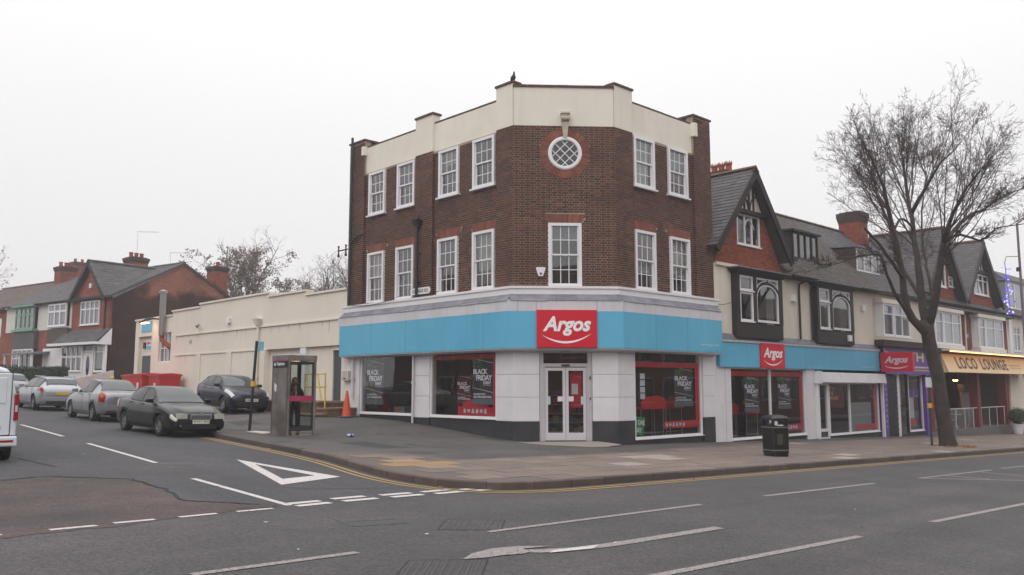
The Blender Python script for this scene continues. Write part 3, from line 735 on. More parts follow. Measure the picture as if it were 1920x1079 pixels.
# return faces of piers and the party wall side
acc = MB()
for F, e, sg in ((FL, .77, 1), (FL, 4.05, -1), (FL, 5.03, 1), (FL, 8.27, -1), (FR, .9, 1), (FR, 4.32, -1)):
    z = zB
    while z < 9.7:
        a = (e, e + .007) if sg > 0 else (e - .007, e); acc.box(F, a[0], a[1], PD, .004, z, z + .061); z += .075
acc.build('brickwork', m_brick, CB, kind='stuff')
FE = Fr(FL(9.28, 0, 0)[:2], Rd, (Ld[0], Ld[1]))
arch(CB, FF, 1.09, 2.13, 6.68, 6.96, .14, 0, m_orange)
for h in WL2: arch(CB, FL, h[0], h[1], h[3], h[3] + .30, .14, PD, m_orange)
for h in WR2: arch(CB, FR, h[0], h[1], h[3], h[3] + .30, .14, PD, m_orange)
# round window with its ring of rubbed bricks
n = 48
for k in range(n):
    a0 = 2 * PI * k / n + .006; a1 = 2 * PI * (k + 1) / n - .006; pr = .016 + random.uniform(-.002, .003)
    c = [FF(cS + r * math.cos(a), d, cZ + r * math.sin(a)) for d in (0, pr) for r, a in ((.5, a0), (.5, a1), (.80, a1), (.80, a0))]
    MB().b8(c).build('arch_brick', m_orange, CB)
mb = MB(); prof = [(.415, -.06), (.415, .03), (.44, .05), (.50, .05), (.535, .025), (.535, -.02)]
mb.lathe(FF(cS, 0, cZ), FF(0, 1, 0) - FF(0, 0, 0), prof, 48)
rw = mb.build('window', m_white, CB, smooth=False)
mb = MB()
for sg in (1, -1):
    for off in (-.21, 0., .21):
        hw = math.sqrt(max(.42 ** 2 - off ** 2, 0)); dx, dz = math.cos(PI / 4 * sg), math.sin(PI / 4 * sg); ox, oz = -dz * off, dx * off
        A = (cS + ox - dx * hw, cZ + oz - dz * hw); B = (cS + ox + dx * hw, cZ + oz + dz * hw); px, pz = -dz * .0125, dx * .0125
        y0, y1 = (-.03, -.005) if sg > 0 else (-.028, -.007)
        mb.b8([FF(A[0] - px, y0, A[1] - pz), FF(B[0] - px, y0, B[1] - pz), FF(B[0] + px, y0, B[1] + pz), FF(A[0] + px, y0, A[1] + pz),
               FF(A[0] - px, y1, A[1] - pz), FF(B[0] - px, y1, B[1] - pz), FF(B[0] + px, y1, B[1] + pz), FF(A[0] + px, y1, A[1] + pz)])
mb.build('glazing_bar', m_white, rw)
mb = MB(); mb.poly([FF(cS + .415 * math.cos(2 * PI * k / 40), -.035, cZ + .415 * math.sin(2 * PI * k / 40)) for k in range(40)]); mb.build('pane', m_glass, rw)
# keystone console
mb = MB()
mb.box(FF, 1.49, 1.78, 0, .26, 10.12, 10.17); mb.box(FF, 1.51, 1.76, 0, .22, 10.07, 10.12)
mb.b8([FF(1.52, 0, 9.88), FF(1.75, 0, 9.88), FF(1.75, .2, 9.92), FF(1.52, .2, 9.92), FF(1.51, 0, 10.07), FF(1.76, 0, 10.07), FF(1.76, .2, 10.07), FF(1.51, .2, 10.07)])
mb.b8([FF(1.58, 0, 9.36), FF(1.70, 0, 9.36), FF(1.70, .05, 9.36), FF(1.58, .05, 9.36), FF(1.53, 0, 9.88), FF(1.74, 0, 9.88), FF(1.74, .15, 9.88), FF(1.53, .15, 9.88)])
mb.lathe(FF(1.505, .17, 9.99), FF(1, 0, 0) - FF(0, 0, 0), [(.001, 0), (.075, 0), (.075, .26), (.001, .26)], 12)
mb.build('keystone', m_stone, CB)
for h in WL3 + WL2: sash(CB, FL, h[0], h[1], h[2], h[3], PD + .05, blind=[None, .3, .62, None, .95, .2, None, .5][(WL3 + WL2).index(h)], bm=[m_blind, m_blind2, m_blind3][(WL3 + WL2).index(h) % 3])
for h in WR3 + WR2: sash(CB, FR, h[0], h[1], h[2], h[3], PD + .05, blind=[.95, .4, None, .7][(WR3 + WR2).index(h)], bm=[m_blind2, m_blind, m_blind3][(WR3 + WR2).index(h) % 3])
sash(CB, FF, 1.09, 2.13, 4.70, 6.68, .0, blind=.22)
# cream parapet, copings
def para(F, a, b, d0, d1, z0, z1, cap=True, ov=.04, nm='parapet', mt=None):
    mb = MB(); mb.box(F, a, b, d0, d1, z0, z1); mb.build(nm, mt or m_cream, CB)
    if cap:
        x = a - ov
        while x < b + ov - .05:
            e = min(x + .45, b + ov); MB().box(F, x, e - .008, d0 - ov, d1 + ov, z1, z1 + .07 + random.uniform(-.003, .003)).build('coping', m_coping, CB); x = e
para(FF, .03, 3.17, -.28, .012, 9.78, 11.03)
para(FL, 0, .77, -.3, .012, 9.78, 11.16); para(FR, 0, .9, -.3, .012, 9.78, 11.16)
para(FL, .77, 4.05, -.3, PD + .012, 9.76, 10.76, ov=.0); para(FL, 4.05, 5.03, -.32, .012, 9.78, 11.1)
para(FL, 5.03, 8.27, -.3, PD + .012, 9.76, 10.76, ov=.0); para(FR, .9, 4.32, -.3, PD + .012, 9.76, 10.80, ov=.0)
mb = MB(); mb.box(FL, 8.20, 8.36, -.2, .10, 10.46, 10.80); mb.build('parapet_block', m_cream, CB)
mb = MB(); mb.box(FR, 4.26, 4.44, -.2, .10, 10.36, 10.84); mb.build('parapet_block', m_cream, CB)
for F, a, b, z in ((FL, 8.27, 9.28, 11.05), (FR, 4.32, 5.35, 11.1)):
    MB().box(F, a - .04, b + .04, -1.0, .05, z, z + .07).build('coping', m_coping, CB)
    MB().box(F, a, b, -.95, -.3, 9.5, z - .001).build('party_wall', m_sootbrick, CB)
# solid rear, floors and roof, so that nothing is see-through
A = FL(9.27, -.27, 0); B = FR(5.34, -.27, 0); t = (FR(5.34, -.27, 0) - A).to_2d().dot(Vector(Rd)); K = A + Vector((Rd[0], Rd[1], 0)) * t
foot = [FF(.06, -.26, 0), FF(3.14, -.26, 0), FR(5.34, -.26, 0), K, FL(9.27, -.26, 0)]
for z, h, nm in ((2.86, .2, 'ceiling_slab'), (4.3, .3, 'floor_slab'), (7.15, .3, 'floor_slab'), (9.82, .15, 'flat_roof')):
    mb = MB(); mb.prism([(p.x, p.y, z) for p in foot], (0, 0, h)); mb.build(nm, m_dark2, CB)
mb = MB(); mb.prism([(p.x, p.y, -.35) for p in foot], (0, 0, .36)); mb.build('shop_floor', m_dark, CB)
def wallseg(p, q, th, z0, z1, mt, nm):
    p = Vector((p.x, p.y)); q = Vector((q.x, q.y)); t_ = (q - p).normalized(); n_ = Vector((-t_.y, t_.x)) * th
    MB().prism([(p.x, p.y, z0), (q.x, q.y, z0), (q.x + n_.x, q.y + n_.y, z0), (p.x + n_.x, p.y + n_.y, z0)], (0, 0, z1 - z0)).build(nm, mt, CB)
wallseg(foot[2], K, .25, -.35, 9.95, m_sootbrick, 'rear_wall'); wallseg(K, foot[4], .25, -.35, 9.95, m_sootbrick, 'rear_wall')
# middle partition 3.5 m behind the windows
pi_ = [FL(9.2, -3.6, 0), FL(1.2, -3.6, 0), FR(1.2, -3.6, 0), FR(5.3, -3.6, 0)]
for i in range(3): wallseg(pi_[i], pi_[i + 1], .1, 4.6, 9.8, m_dark2, 'partition')
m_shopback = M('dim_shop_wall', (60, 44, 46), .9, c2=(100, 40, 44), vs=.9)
pj = [FL(9.2, -4.6, 0), FL(2.2, -4.6, 0), FR(2.2, -4.6, 0), FR(5.3, -4.6, 0)]
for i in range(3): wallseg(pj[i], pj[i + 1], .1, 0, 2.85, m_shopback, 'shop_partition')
# cornice, lead flashing, white band, blue fascia
path = [Vector(FL(9.36, 0, 0)[:2]), Vector((.03, 25.83)), Vector((3.23, 26.0)), Vector(FR(5.42, 0, 0)[:2])]
sweep(path, [(.0, 4.44), (.13, 4.44), (.13, 4.60), (.17, 4.62), (.17, 4.69), (0, 4.71)]).build('cornice', m_white, CB)
sweep(path, [(.02, 4.40), (.15, 4.435), (.02, 4.438)]).build('lead_flashing', m_lead, CB)
mb = MB(); rs = random.Random(4)
def leadstrip(F, a, b):
    x = a
    while x < b:
        e = min(x + 1.1, b); j = rs.uniform(-.03, .0)
        MB().b8([F(x, .12, 4.26), F(e, .12, 4.26), F(e, .365, 4.235 + j), F(x, .365, 4.235 + j * .4), F(x, .10, 4.45), F(e, .10, 4.45), F(e, .142, 4.438), F(x, .142, 4.438)]).build('lead_sheet', m_lead, CB)
        x = e
leadstrip(FL, -.10, 9.25); leadstrip(FR, -.10, 5.25); leadstrip(FF, -.1, 3.3)
sweep(path, [(.04, 3.905), (.34, 3.905), (.34, 4.25), (.04, 4.26)]).build('white_band', m_wband, CB)
p2 = [Vector(FL(9.22, 0, 0)[:2]), Vector((.03, 25.83)), Vector((3.23, 26.0)), Vector(FR(5.24, 0, 0)[:2])]
sweep(p2, [(.05, 2.79), (.35, 2.79), (.35, 3.90), (.05, 3.90)]).build('blue_fascia', m_blue, CB)
sweep(p2, [(.0, 2.70), (.33, 2.755), (.33, 2.785), (.0, 2.80)]).build('fascia_soffit', m_wband, CB)
for F, xs, fl in ((FL, (.95, 2.9, 5.0, 7.1), 0), (FR, (1.5, 3.2), 0)):
    for x in xs: MB().box(F, x, x + .008, .349, .3525, 2.80, 3.895).build('panel_joint', m_lead, CB)
for x in (0.12, .68, 2.53): MB().box(FF, x, x + .012, .339, .3425, 3.91, 4.245).build('panel_joint', m_lead, CB)
# sign reading
def sign(name, F, a0, a1, z0, z1, d0, d1, label, flip=False, depthbox=True):
    o = thing(name, label, 'shop sign', F((a0 + a1) / 2, d1, z0), 0, 'red shop signs over the shopfronts')
    MB().box(F, a0, a1, d0, d1, z0, z1).build('panel', m_red, o, bevel=.01)
    w = a1 - a0; h = z1 - z0
    fn = (lambda x, y: F(a1 - x * w, d1 + .004, z0 + y * h)) if flip else (lambda x, y: F(a0 + x * w, d1 + .004, z0 + y * h))
    mb = MB(); put_text(mb, fn, 'Argos', .10, .90, .31, .83, shear=.28, bold=.033, space=1.0); mb.build('lettering', m_letter, o)
    mb = MB(); n = 20; top = []; bot = []
    for k in range(n + 1):
        t = k / n; x = .09 + .81 * t; y = .14 + .21 * (2 * t - 1) ** 2 + .02 * (2 * t - 1); th = .052 * (1 - abs(2 * t - 1) ** 2.2) + .004
        top.append(fn(x, y + th / 2)); bot.append(fn(x, y - th / 2))
    for k in range(n): mb.add([top[k], top[k + 1], bot[k + 1], bot[k]], [(0, 1, 2, 3)])
    mb.build('smile_mark', m_letter, o); return o
sign('shop_sign', FF, .69, 2.52, 2.80, 3.94, .351, .42, 'large red sign with white lettering over the corner doors')
mb = MB(); put_text(mb, lambda x, y: FR(x, .352, y), 'www.argos.co.uk', 3.95, 5.05, 2.98, 3.10, bold=.006); mb.build('web_address', m_pale, CB)
# dirt, fixings and drips on fascia and parapet
m_grime = M('grime_streak', (120, 124, 122), .9, var=.3, vs=9); rs = random.Random(99)
for F, a0, a1, d in ((FL, .2, 9.0, .3425), (FR, .3, 5.1, .3425), (FF, .1, 3.1, .3425)):
    for _ in range(int((a1 - a0) * 2.2)):
        a = rs.uniform(a0, a1); l_ = rs.uniform(.06, .26); w = rs.uniform(.004, .012); MB().add([F(a, d, 4.24), F(a + w, d, 4.24), F(a + w * .4, d, 4.24 - l_)], [(0, 1, 2)]).build('rust_drip', m_grime, CB)
mb = MB()
for F, a0, a1, d in ((FL, .15, 9.1, .3515), (FR, .15, 5.1, .3515)):
    a = a0
    while a < a1:
        for z in (2.83, 3.86): mb.box(F, a, a + .02, d, d + .004, z, z + .02)
        a += .6
mb.build('fixing_screws', m_lead, CB, kind='stuff')
# ground floor of the corner
mbp = []
def panel(F, a0, a1, z0, z1, d0, d1, mt=None): MB().box(F, a0, a1, d0, d1, z0, z1).build('cladding_panel', mt or m_wpanel, CB, bevel=.006)
def pier(F, a0, a1, d=0., base=-.45, ends=(.62, 1.31, 2.0, 2.66), core=True):
    MB().box(F, a0 + .005, a1 - .005, d - .3, d - .014, base, 2.80).build('pier_core', m_wband, CB)
    for k in range(3): panel(F, a0, a1, ends[k] + .012, ends[k + 1] - .012, d - .1, d)
    MB().box(F, a0, a1, d - .1, d + .006, base, .62).build('plinth', m_plinth, CB)
    MB().box(F, a0 - .002, a1 + .002, d - .1, d + .02, .60, .625).build('plinth_rail', m_wpanel, CB)
pier(FF, 0.0, .80); pier(FF, 2.42, 3.2); pier(FR, 0, .80); pier(FL, 0, .74)
pier(FL, 4.10, 5.02, -.0); pier(FR, 4.56, 5.22)
MB().box(FR, 5.22, 5.4, -.25, -.02, -.4, 2.8).build('end_pier', m_wpanel, CB)
MB().box(FL, 8.34, 9.38, -.3, -.02, -.0, 2.8).build('end_pier', m_wpanel, CB)
for k in range(5): MB().box(FL, 8.34 + k * .208, 8.34 + (k + 1) * .208 - .01, -.02, 0.0, .56, 2.78).build('pier_board', m_wpanel, CB)
MB().box(FL, 8.34, 9.38, -.02, .004, -.0, .55).build('plinth', m_plinth, CB)
# shop windows
def shopwin(root, F, a0, a1, z0, z1, d, mull=(), fr=.06, base=None, mat=None):
    mt = mat or m_white; mb = MB(); mb.box(F, a0, a0 + fr, d - .1, d, z0, z1); mb.box(F, a1 - fr, a1, d - .1, d, z0, z1)
    mb.box(F, a0 + fr, a1 - fr, d - .1, d - .003, z0, z0 + fr); mb.box(F, a0 + fr, a1 - fr, d - .1, d - .003, z1 - fr, z1)
    for m_ in mull: mb.box(F, m_ - .03, m_ + .03, d - .09, d + .004, z0 + fr, z1 - fr)
    mb.box(F, a0 - .03, a1 + .03, d - .1, d + .045, z0 - .03, z0 - .002)
    o = mb.build('shop_window', mt, root); e = [a0 + fr, *mull, a1 - fr]
    for i in range(len(e) - 1): MB().box(F, e[i], e[i + 1], d - .055, d - .045, z0 + fr, z1 - fr).build('pane', m_sglass, o)
    if base is not None: MB().box(F, a0 - .02, a1 + .02, d - .12, d - .02, base, z0 - .03).build('stall_riser', m_plinth, root)
    return o
w1 = shopwin(CB, FL, 5.06, 8.30, .66, 2.80, -.03, base=-.1)
w2 = shopwin(CB, FL, .76, 4.08, .65, 2.80, -.03, base=-.2)
w3 = shopwin(CB, FR, .83, 4.5, .02, 2.80, -.03, base=-.45)
# red vinyl borders inside the glass
def vinyl(par, F, a0, a1, z0, z1, d=-.095): MB().box(F, a0, a1, d - .002, d, z0, z1).build('red_vinyl_strip', m_redvinyl, par)
vinyl(w2, FL, .83, 4.0, 2.52, 2.66); vinyl(w2, FL, .83, 1.0, .72, 2.5); vinyl(w2, FL, 1.0, 2.7, .72, 1.0)
vinyl(w3, FR, .9, 4.2, 2.25, 2.42); vinyl(w3, FR, 4.2, 4.42, .3, 2.42); vinyl(w3, FR, 2.4, 4.2, .28, .52)
def icons(par, F, x0, z, s, flip):
    mb = MB(); 
    for k in range(6):
        a = x0 + (-1 if flip else 1) * k * s * 1.25; c = s * .4
        F2 = lambda u, v, w_: F(a + u, v, w_)
        if k % 3 == 0: mb.prism([F2(c * math.cos(q), -.09, z + c * 1.2 * math.sin(q)) for q in [i * PI / 4 for i in range(8)]], F(0, .003, 0) - F(0, 0, 0))
        elif k % 3 == 1: mb.box(F2, -c, c, -.09, -.087, z - c * .6, z + c * .9)
        else: mb.prism([F2(-c, -.09, z - c), F2(c, -.09, z - c), F2(c * .5, -.09, z + c * 1.2), F2(-c * .5, -.09, z + c * 1.2)], F(0, .003, 0) - F(0, 0, 0))
    mb.build('pictogram', m_pale, par)
icons(w2, FL, 2.35, .86, .16, True); icons(w3, FR, 2.55, .40, .15, False)
m_poster = M('black_poster', (38, 40, 44), .5, c2=(52, 56, 60), vs=3)
m_green = M('green_ink', (40, 140, 70), .5, var=.4, vs=8)
m_pink = M('pale_print', (246, 244, 248), .6)
m_darkred = M('dark_red_poster', (92, 24, 34), .6)
m_grad = M('grey_green_print', (96, 108, 112), .6)
def poster(F, a_l, a_r, z0, z1, d, label, bg_=None, dim=False, flip=False):
    """a_l: s coordinate of its left side as seen from the street"""
    o = thing('window_poster', label, 'poster', F(a_l, d, z0), 0, 'black sale posters behind the shop windows')
    w = a_r - a_l; h = z1 - z0; q = .003
    fn = lambda x, y, k=1: F(a_l + w * x, d + q * k, z0 + h * y)
    mb = MB(); mb.prism([fn(0, 0, 0), fn(1, 0, 0), fn(1, 1, 0), fn(0, 1, 0)], F(0, -.004, 0) - F(0, 0, 0)); mb.build('sheet', bg_ or m_poster, o)
    t = m_pink
    mb = MB()
    put_text(mb, fn, 'BLACK', .04, .72, .66, .775, bold=.03, space=.9); put_text(mb, fn, 'FRIDAY', .18, .94, .52, .64, bold=.03, space=.9)
    put_text(mb, fn, 'EVENT', .52, .88, .435, .50, bold=.03, space=.9); put_text(mb, fn, 'get shopping', .52, .88, .40, .418, bold=.01)
    put_text(mb, fn, 'PLUS GREAT PRICES,', .05, .62, .20, .24, bold=.03, space=.9); put_text(mb, fn, 'AND OTHER AMAZING DEALS.', .05, .92, .14, .185, bold=.03, space=.9)
    for y0, y1 in ((.99, .90), (.37, .26)):
        x0 = .22 if y0 > .8 else .0; mb.add([fn(x0, y0), fn(1, y1), fn(1, y1 - .008), fn(x0, y0 - .008)], [(0, 1, 2, 3)])
    mb.build('lettering', t, o)
    if not bg_:
        mb = MB(); mb.prism([fn(0, .0, 1), fn(1, .0, 1), fn(1, .12, 1), fn(0, .12, 1)], F(0, .001, 0) - F(0, 0, 0)); mb.build('grey_foot', m_grad, o)
        mb = MB(); rs_ = random.Random(int(abs(a_l) * 100))
        for _ in range(14):
            cx_, cy_ = rs_.uniform(.03, .5), rs_.uniform(.80, .97); r_ = rs_.uniform(.02, .07)
            mb.add([fn(cx_ + r_ * math.cos(u), cy_ + r_ * .6 * math.sin(u), 1.3) for u in (0, 1.3, 2.4, 3.9, 5.2)], [(0, 1, 2, 3, 4)])
        mb.build('green_splash', m_green, o)
    return o
poster(FL, 8.05, 6.95, .98, 2.62, -.13, 'black sale poster in the leftmost shop window behind the traffic cone')
poster(FL, 2.02, 1.02, 1.08, 2.52, -.13, 'black sale poster in the window left of the corner, against its red border')
poster(FL, 3.35, 2.62, 1.08, 2.0, -.6, 'dark red sale poster set back in the window left of the corner', bg_=m_darkred)
poster(FR, 3.05, 4.12, .98, 2.28, -.13, 'black sale poster in the window right of the corner doors')
# small notices, green board, catalogue tables inside
m_paper = M('white_paper', (214, 214, 218), .7); m_bluenotice = M('pale_blue_notice', (176, 196, 206), .6)  # white paper and plain pale blue notice paper
for k in range(4): topthing(MB().box(FR, 1.22, 1.46, -.11, -.107, 1.24 + k * .21, 1.42 + k * .21), 'notice', m_paper, ('lowest', 'third', 'second', 'topmost')[k] + ' of the four white notices stacked in the window right of the doors', 'notice', 'white notices stacked in the shop window')
gb = thing('green_board', 'green take one today board in the lower left corner of the right window', 'sign', FR(.92, -.2, .1))
MB().b8([FR(.88, -.25, .12), FR(1.52, -.25, .12), FR(1.52, -.24, .12), FR(.88, -.24, .12), FR(.92, -.25, .72), FR(1.62, -.25, .66), FR(1.62, -.24, .66), FR(.92, -.24, .72)]).build('panel', M('green_card', (28, 150, 84), .5), gb)
mb = MB(); put_text(mb, lambda x, y: FR(x, -.235, y - (x - .9) * .07), 'TAKE ONE', .80, 1.58, .46, .62, bold=.03); put_text(mb, lambda x, y: FR(x, -.235, y - (x - .9) * .07), 'TODAY', .86, 1.42, .22, .38, bold=.03); mb.build('lettering', m_pink, gb)
def ctable(F, a, d, w, z, label, ht=.95, flipz=0):
    o = thing('catalogue_table', label, 'table', F(a, d, z), 0, 'red catalogue tables inside the shop')
    MB().box(F, a - w / 2, a + w / 2, d - .3, d + .3, z + ht - .04, z + ht).build('tabletop', m_redvinyl, o)
    mb = MB(); mb.prism([F(a - w / 2, d + .3, z + ht), F(a + w / 2, d + .3, z + ht), F(a + w / 2, d + .3, z + ht + .28), F(a + w * .2, d + .3, z + ht + .4), F(a - w * .25, d + .3, z + ht + .36), F(a - w / 2, d + .3, z + ht + .2)], F(0, -.02, 0) - F(0, 0, 0)); mb.build('back_panel', m_redvinyl, o)
    for i in (-1, 1):
        for j in (-1, 1): MB().tube([F(a + i * (w / 2 - .06), d + j * .24, z), F(a + i * (w / 2 - .06), d + j * .24, z + ht - .04)], .018, 8).build('leg', m_chrome, o)
    MB().tube([F(a - w / 2 + .06, d + .24, z + .15), F(a + w / 2 - .06, d + .24, z + .15)], .014, 6).build('stretcher', m_chrome, o)
m_chrome = M('brushed_metal', (170, 172, 176), .35, metal=.8)
ctable(FR, 2.35, -.75, 1.3, .0, 'red catalogue table behind the right window beside the black poster')
ctable(FR, 3.6, -.8, 1.0, .0, 'red catalogue table directly behind the black poster of the right window')
ctable(FL, 2.3, -.8, 1.3, .0, 'red catalogue table behind the window left of the corner', .82)
topthing(MB().prism([FL(3.0 - .05 * math.cos(t) * 0 + x, -1.1, z) for x, z, t in ((-.16, .95, 0), (-.1, 1.3, 0), (-.17, 1.75, 0), (-.1, 2.05, 0), (.1, 2.05, 0), (.17, 1.75, 0), (.1, 1.3, 0), (.16, .95, 0))], FL(0, .12, 0) - FL(0, 0, 0)), 'standee', M('ochre_card', (150, 112, 62), .8), 'ochre cardboard figure standing behind the window left of the corner', 'standee')
b_ = MB().box(FL, 6.3, 6.95, -1.0, -.6, .02, .92); topthing(b_, 'carton', M('blue_orange_carton', (70, 120, 140), .7, c2=(150, 90, 70), vs=2), 'blue and orange carton on the floor of the leftmost shop window', 'box')
# doors
mb = MB(); D0 = -.06
for a, b, z0, z1 in ((.81, .93, 0.0, 2.78), (2.29, 2.41, 0, 2.78), (.93, 2.29, 2.66, 2.78), (.93, 2.29, 2.24, 2.34), (1.02 - .09, .98, 0, 2.24), (2.24, 2.29, 0, 2.24)): mb.box(FF, a, b, D0 - .14, D0 + (.01 if b - a > .1 else 0), z0, z1)
df = mb.build('door_frame', M('door_frame_paint', (186, 180, 184), .5, var=.08), CB)
MB().box(FF, .93, 2.29, D0 - .08, D0 - .07, 2.34, 2.66).build('transom_pane', m_sglass, df)
for a0, a1 in ((.985, 1.605), (1.615, 2.235)):
    mb = MB(); mb.box(FF, a0, a0 + .085, D0 - .09, D0 - .03, .02, 2.22); mb.box(FF, a1 - .085, a1, D0 - .09, D0 - .03, .02, 2.22); mb.box(FF, a0 + .085, a1 - .085, D0 - .09, D0 - .032, .02, .25); mb.box(FF, a0 + .085, a1 - .085, D0 - .09, D0 - .032, 2.12, 2.22)
    dr = mb.build('door', M('door_leaf_paint', (200, 196, 200), .5), CB); MB().box(FF, a0 + .085, a1 - .085, D0 - .065, D0 - .055, .25, 2.12).build('pane', m_sglass, dr)
    cx_ = (a0 + a1) / 2; sd_ = 1 if a0 < 1.3 else -1
    MB().box(FF, cx_ - sd_ * .22 - .07, cx_ - sd_ * .22 + .07, D0 - .05, D0 - .047, 1.1, 1.34).build('blue_notice', m_bluenotice, dr)
    MB().box(FF, cx_ + sd_ * .17 - .10, cx_ + sd_ * .17 + .10, D0 - .05, D0 - .047, 1.19, 1.34).build('white_notice', m_paper, dr)
MB().box(FF, 1.78, 2.13, D0 - .3, D0 - .28, 1.0, 2.1).build('red_notice_board', m_redvinyl, CB)
MB().box(FF, 1.82, 2.02, D0 - .27, D0 - .265, 1.4, 1.72).build('framed_notice', m_paper, CB)
MB().box(FF, 1.45, 1.75, D0 + .0, D0 + .09, 2.70, 2.78).build('door_sensor', m_black, CB); MB().box(FF, 1.48, 1.73, D0 + .0, D0 + .05, 2.26, 2.31).build('door_sensor', m_black, CB)
for z in (1.25, 1.9, 1.85): MB().box(FF, 2.34, 2.37, D0, D0 + .04, z, z + .06).build('door_button', m_black, CB)
# goods on a shelf seen through the doors
sh = thing('display_shelf', 'stocked display shelf seen through the corner doors', 'shelf', FF(1.6, -3.0, 0))
MB().box(FF, .5, 2.7, -3.3, -3.2, 0, 1.5).build('back_panel', m_darkred, sh); rs = random.Random(8)
gm = [M('goods_' + n_, c_, .6) for n_, c_ in (('red', (150, 40, 40)), ('tan', (150, 130, 100)), ('blue', (70, 80, 130)), ('dark', (50, 46, 50)))]
for k in range(5):
    MB().box(FF, .5, 2.7, -3.2, -2.85, .12 + k * .3, .14 + k * .3).build('shelf_board', m_chrome, sh); x = .52
    while x < 2.6:
        w_ = rs.uniform(.1, .22); MB().box(FF, x, x + w_, -3.15, -2.88, .141 + k * .3, .141 + k * .3 + rs.uniform(.12, .24)).build('carton', rs.choice(gm), sh); x += w_ + .01
m_lamp = M('warm_ceiling_light', (255, 214, 160), .5, emit=14)
for F, a, d in ((FF, 1.9, -1.6), (FR, 2.6, -2.6), (FL, 2.3, -2.2)): topthing(MB().box(F, a - .3, a + .3, d - .15, d + .15, 2.80, 2.85), 'ceiling_light', m_lamp, {1.9: 'warm ceiling light inside the shop seen through the glass over the doors', 2.6: 'warm ceiling light inside the shop behind the right window', 2.3: 'warm ceiling light inside the shop behind the window left of the corner'}[a], 'light', 'ceiling lights inside the corner shop')
# fittings on the walls
al = thing('alarm_box', 'white burglar alarm box on the brick left of the first floor corner window', 'alarm', FF(.84, 0, 5.2))
MB().prism([FF(x, .01, z) for x, z in ((.72, 5.28), (.98, 5.28), (1.0, 5.24), (.92, 5.0), (.78, 5.0), (.70, 5.24))], FF(0, .08, 0) - FF(0, 0, 0)).build('case', m_white, al, bevel=.01)
MB().lathe(FF(.85, .09, 5.08), FF(0, 1, 0) - FF(0, 0, 0), [(.035, 0), (.035, .01), (.001, .01)], 12).build('emblem', m_iron, al)
st = thing('street_sign', 'white street name plate on the left wall, crossed by the drainpipe', 'street sign', FL(4.5, .05, 4.9))
def plate_fn(a, z): return FL(a, .06, z)
MB().prism([plate_fn(a, z) for a, z in ((4.02, 4.86), (4.10, 4.80), (5.06, 4.80), (5.14, 4.86), (5.14, 4.98), (5.06, 5.03), (4.10, 5.03), (4.02, 4.98))], FL(0, .012, 0) - FL(0, 0, 0)).build('plate', m_white, st)
mb = MB(); put_text(mb, lambda x, y: FL(x, .0745, y), 'GRANGE RD.', 5.02, 4.10, 4.855, 4.975, bold=.02); mb.build('lettering', m_black, st)
dp = thing('drainpipe', 'black iron drainpipe with hopper on the left brick wall', 'drainpipe', FL(4.72, .12, 4.7))
MB().tube([FL(4.72, .13, 4.7), FL(4.72, .13, 7.25)], .05, 10).build('pipe', m_pipe, dp)
MB().b8([FL(4.62, .03, 7.2), FL(4.82, .03, 7.2), FL(4.82, .2, 7.2), FL(4.62, .2, 7.2), FL(4.56, .01, 7.42), FL(4.88, .01, 7.42), FL(4.88, .27, 7.42), FL(4.56, .27, 7.42)]).build('hopper', m_pipe, dp)
MB().tube([FL(4.72, .08, 7.4), FL(4.72, .08, 7.62)], .03, 8).build('inlet_pipe', m_pipe, dp)
for z in (5.2, 6.2, 7.1): MB().box(FL, 4.65, 4.79, .01, .09, z, z + .05).build('bracket', m_pipe, dp)
dp = thing('drainpipe', 'black vent pipe rising past the parapet at the left end of the brick wall', 'drainpipe', FL(8.95, .12, 4.7))
MB().tube([FL(8.95, .13, 4.72), FL(8.95, .13, 7.0), FL(8.95, .13, 11.28)], .05, 10).build('pipe', m_pipe, dp)
MB().tube([FL(8.95, .13, 7.1), FL(8.5, .10, 7.35), FL(8.3, -.03, 7.4)], .04, 8).build('branch', m_pipe, dp)
dp = thing('drainpipe', 'white drainpipe in front of the left end pier by the traffic cone', 'drainpipe', FL(8.66, .1, .8))
MB().tube([FL(8.66, .09, 1.2), FL(8.66, .09, 2.74)], .055, 10).build('pipe', m_wpipe, dp); MB().tube([FL(8.66, .09, 1.9), FL(8.66, .09, 2.0)], .075, 10).build('collar', m_wpipe, dp)
dp = thing('drainpipe', 'slim white drainpipe between the two left shop windows', 'drainpipe', FL(4.9, .1, .6))
MB().tube([FL(4.92, .07, .4), FL(4.92, .07, 2.74)], .04, 10).build('pipe', m_wpipe, dp); MB().tube([FL(4.92, .07, 1.72), FL(4.92, .07, 1.8)], .06, 10).build('collar', m_wpipe, dp)
o = thing('meter_box', 'dirty white meter box on the left end pier beside a pipe', 'meter box', FL(9.1, .1, 1.86)); MB().box(FL, 8.86, 9.32, .0, .16, 1.86, 2.22).build('case', M('dirty_white', (190, 182, 176), .6, streak=.3), o, bevel=.01); MB().box(FL, 9.0, 9.2, .16, .165, 1.92, 1.96).build('label', m_iron, o)
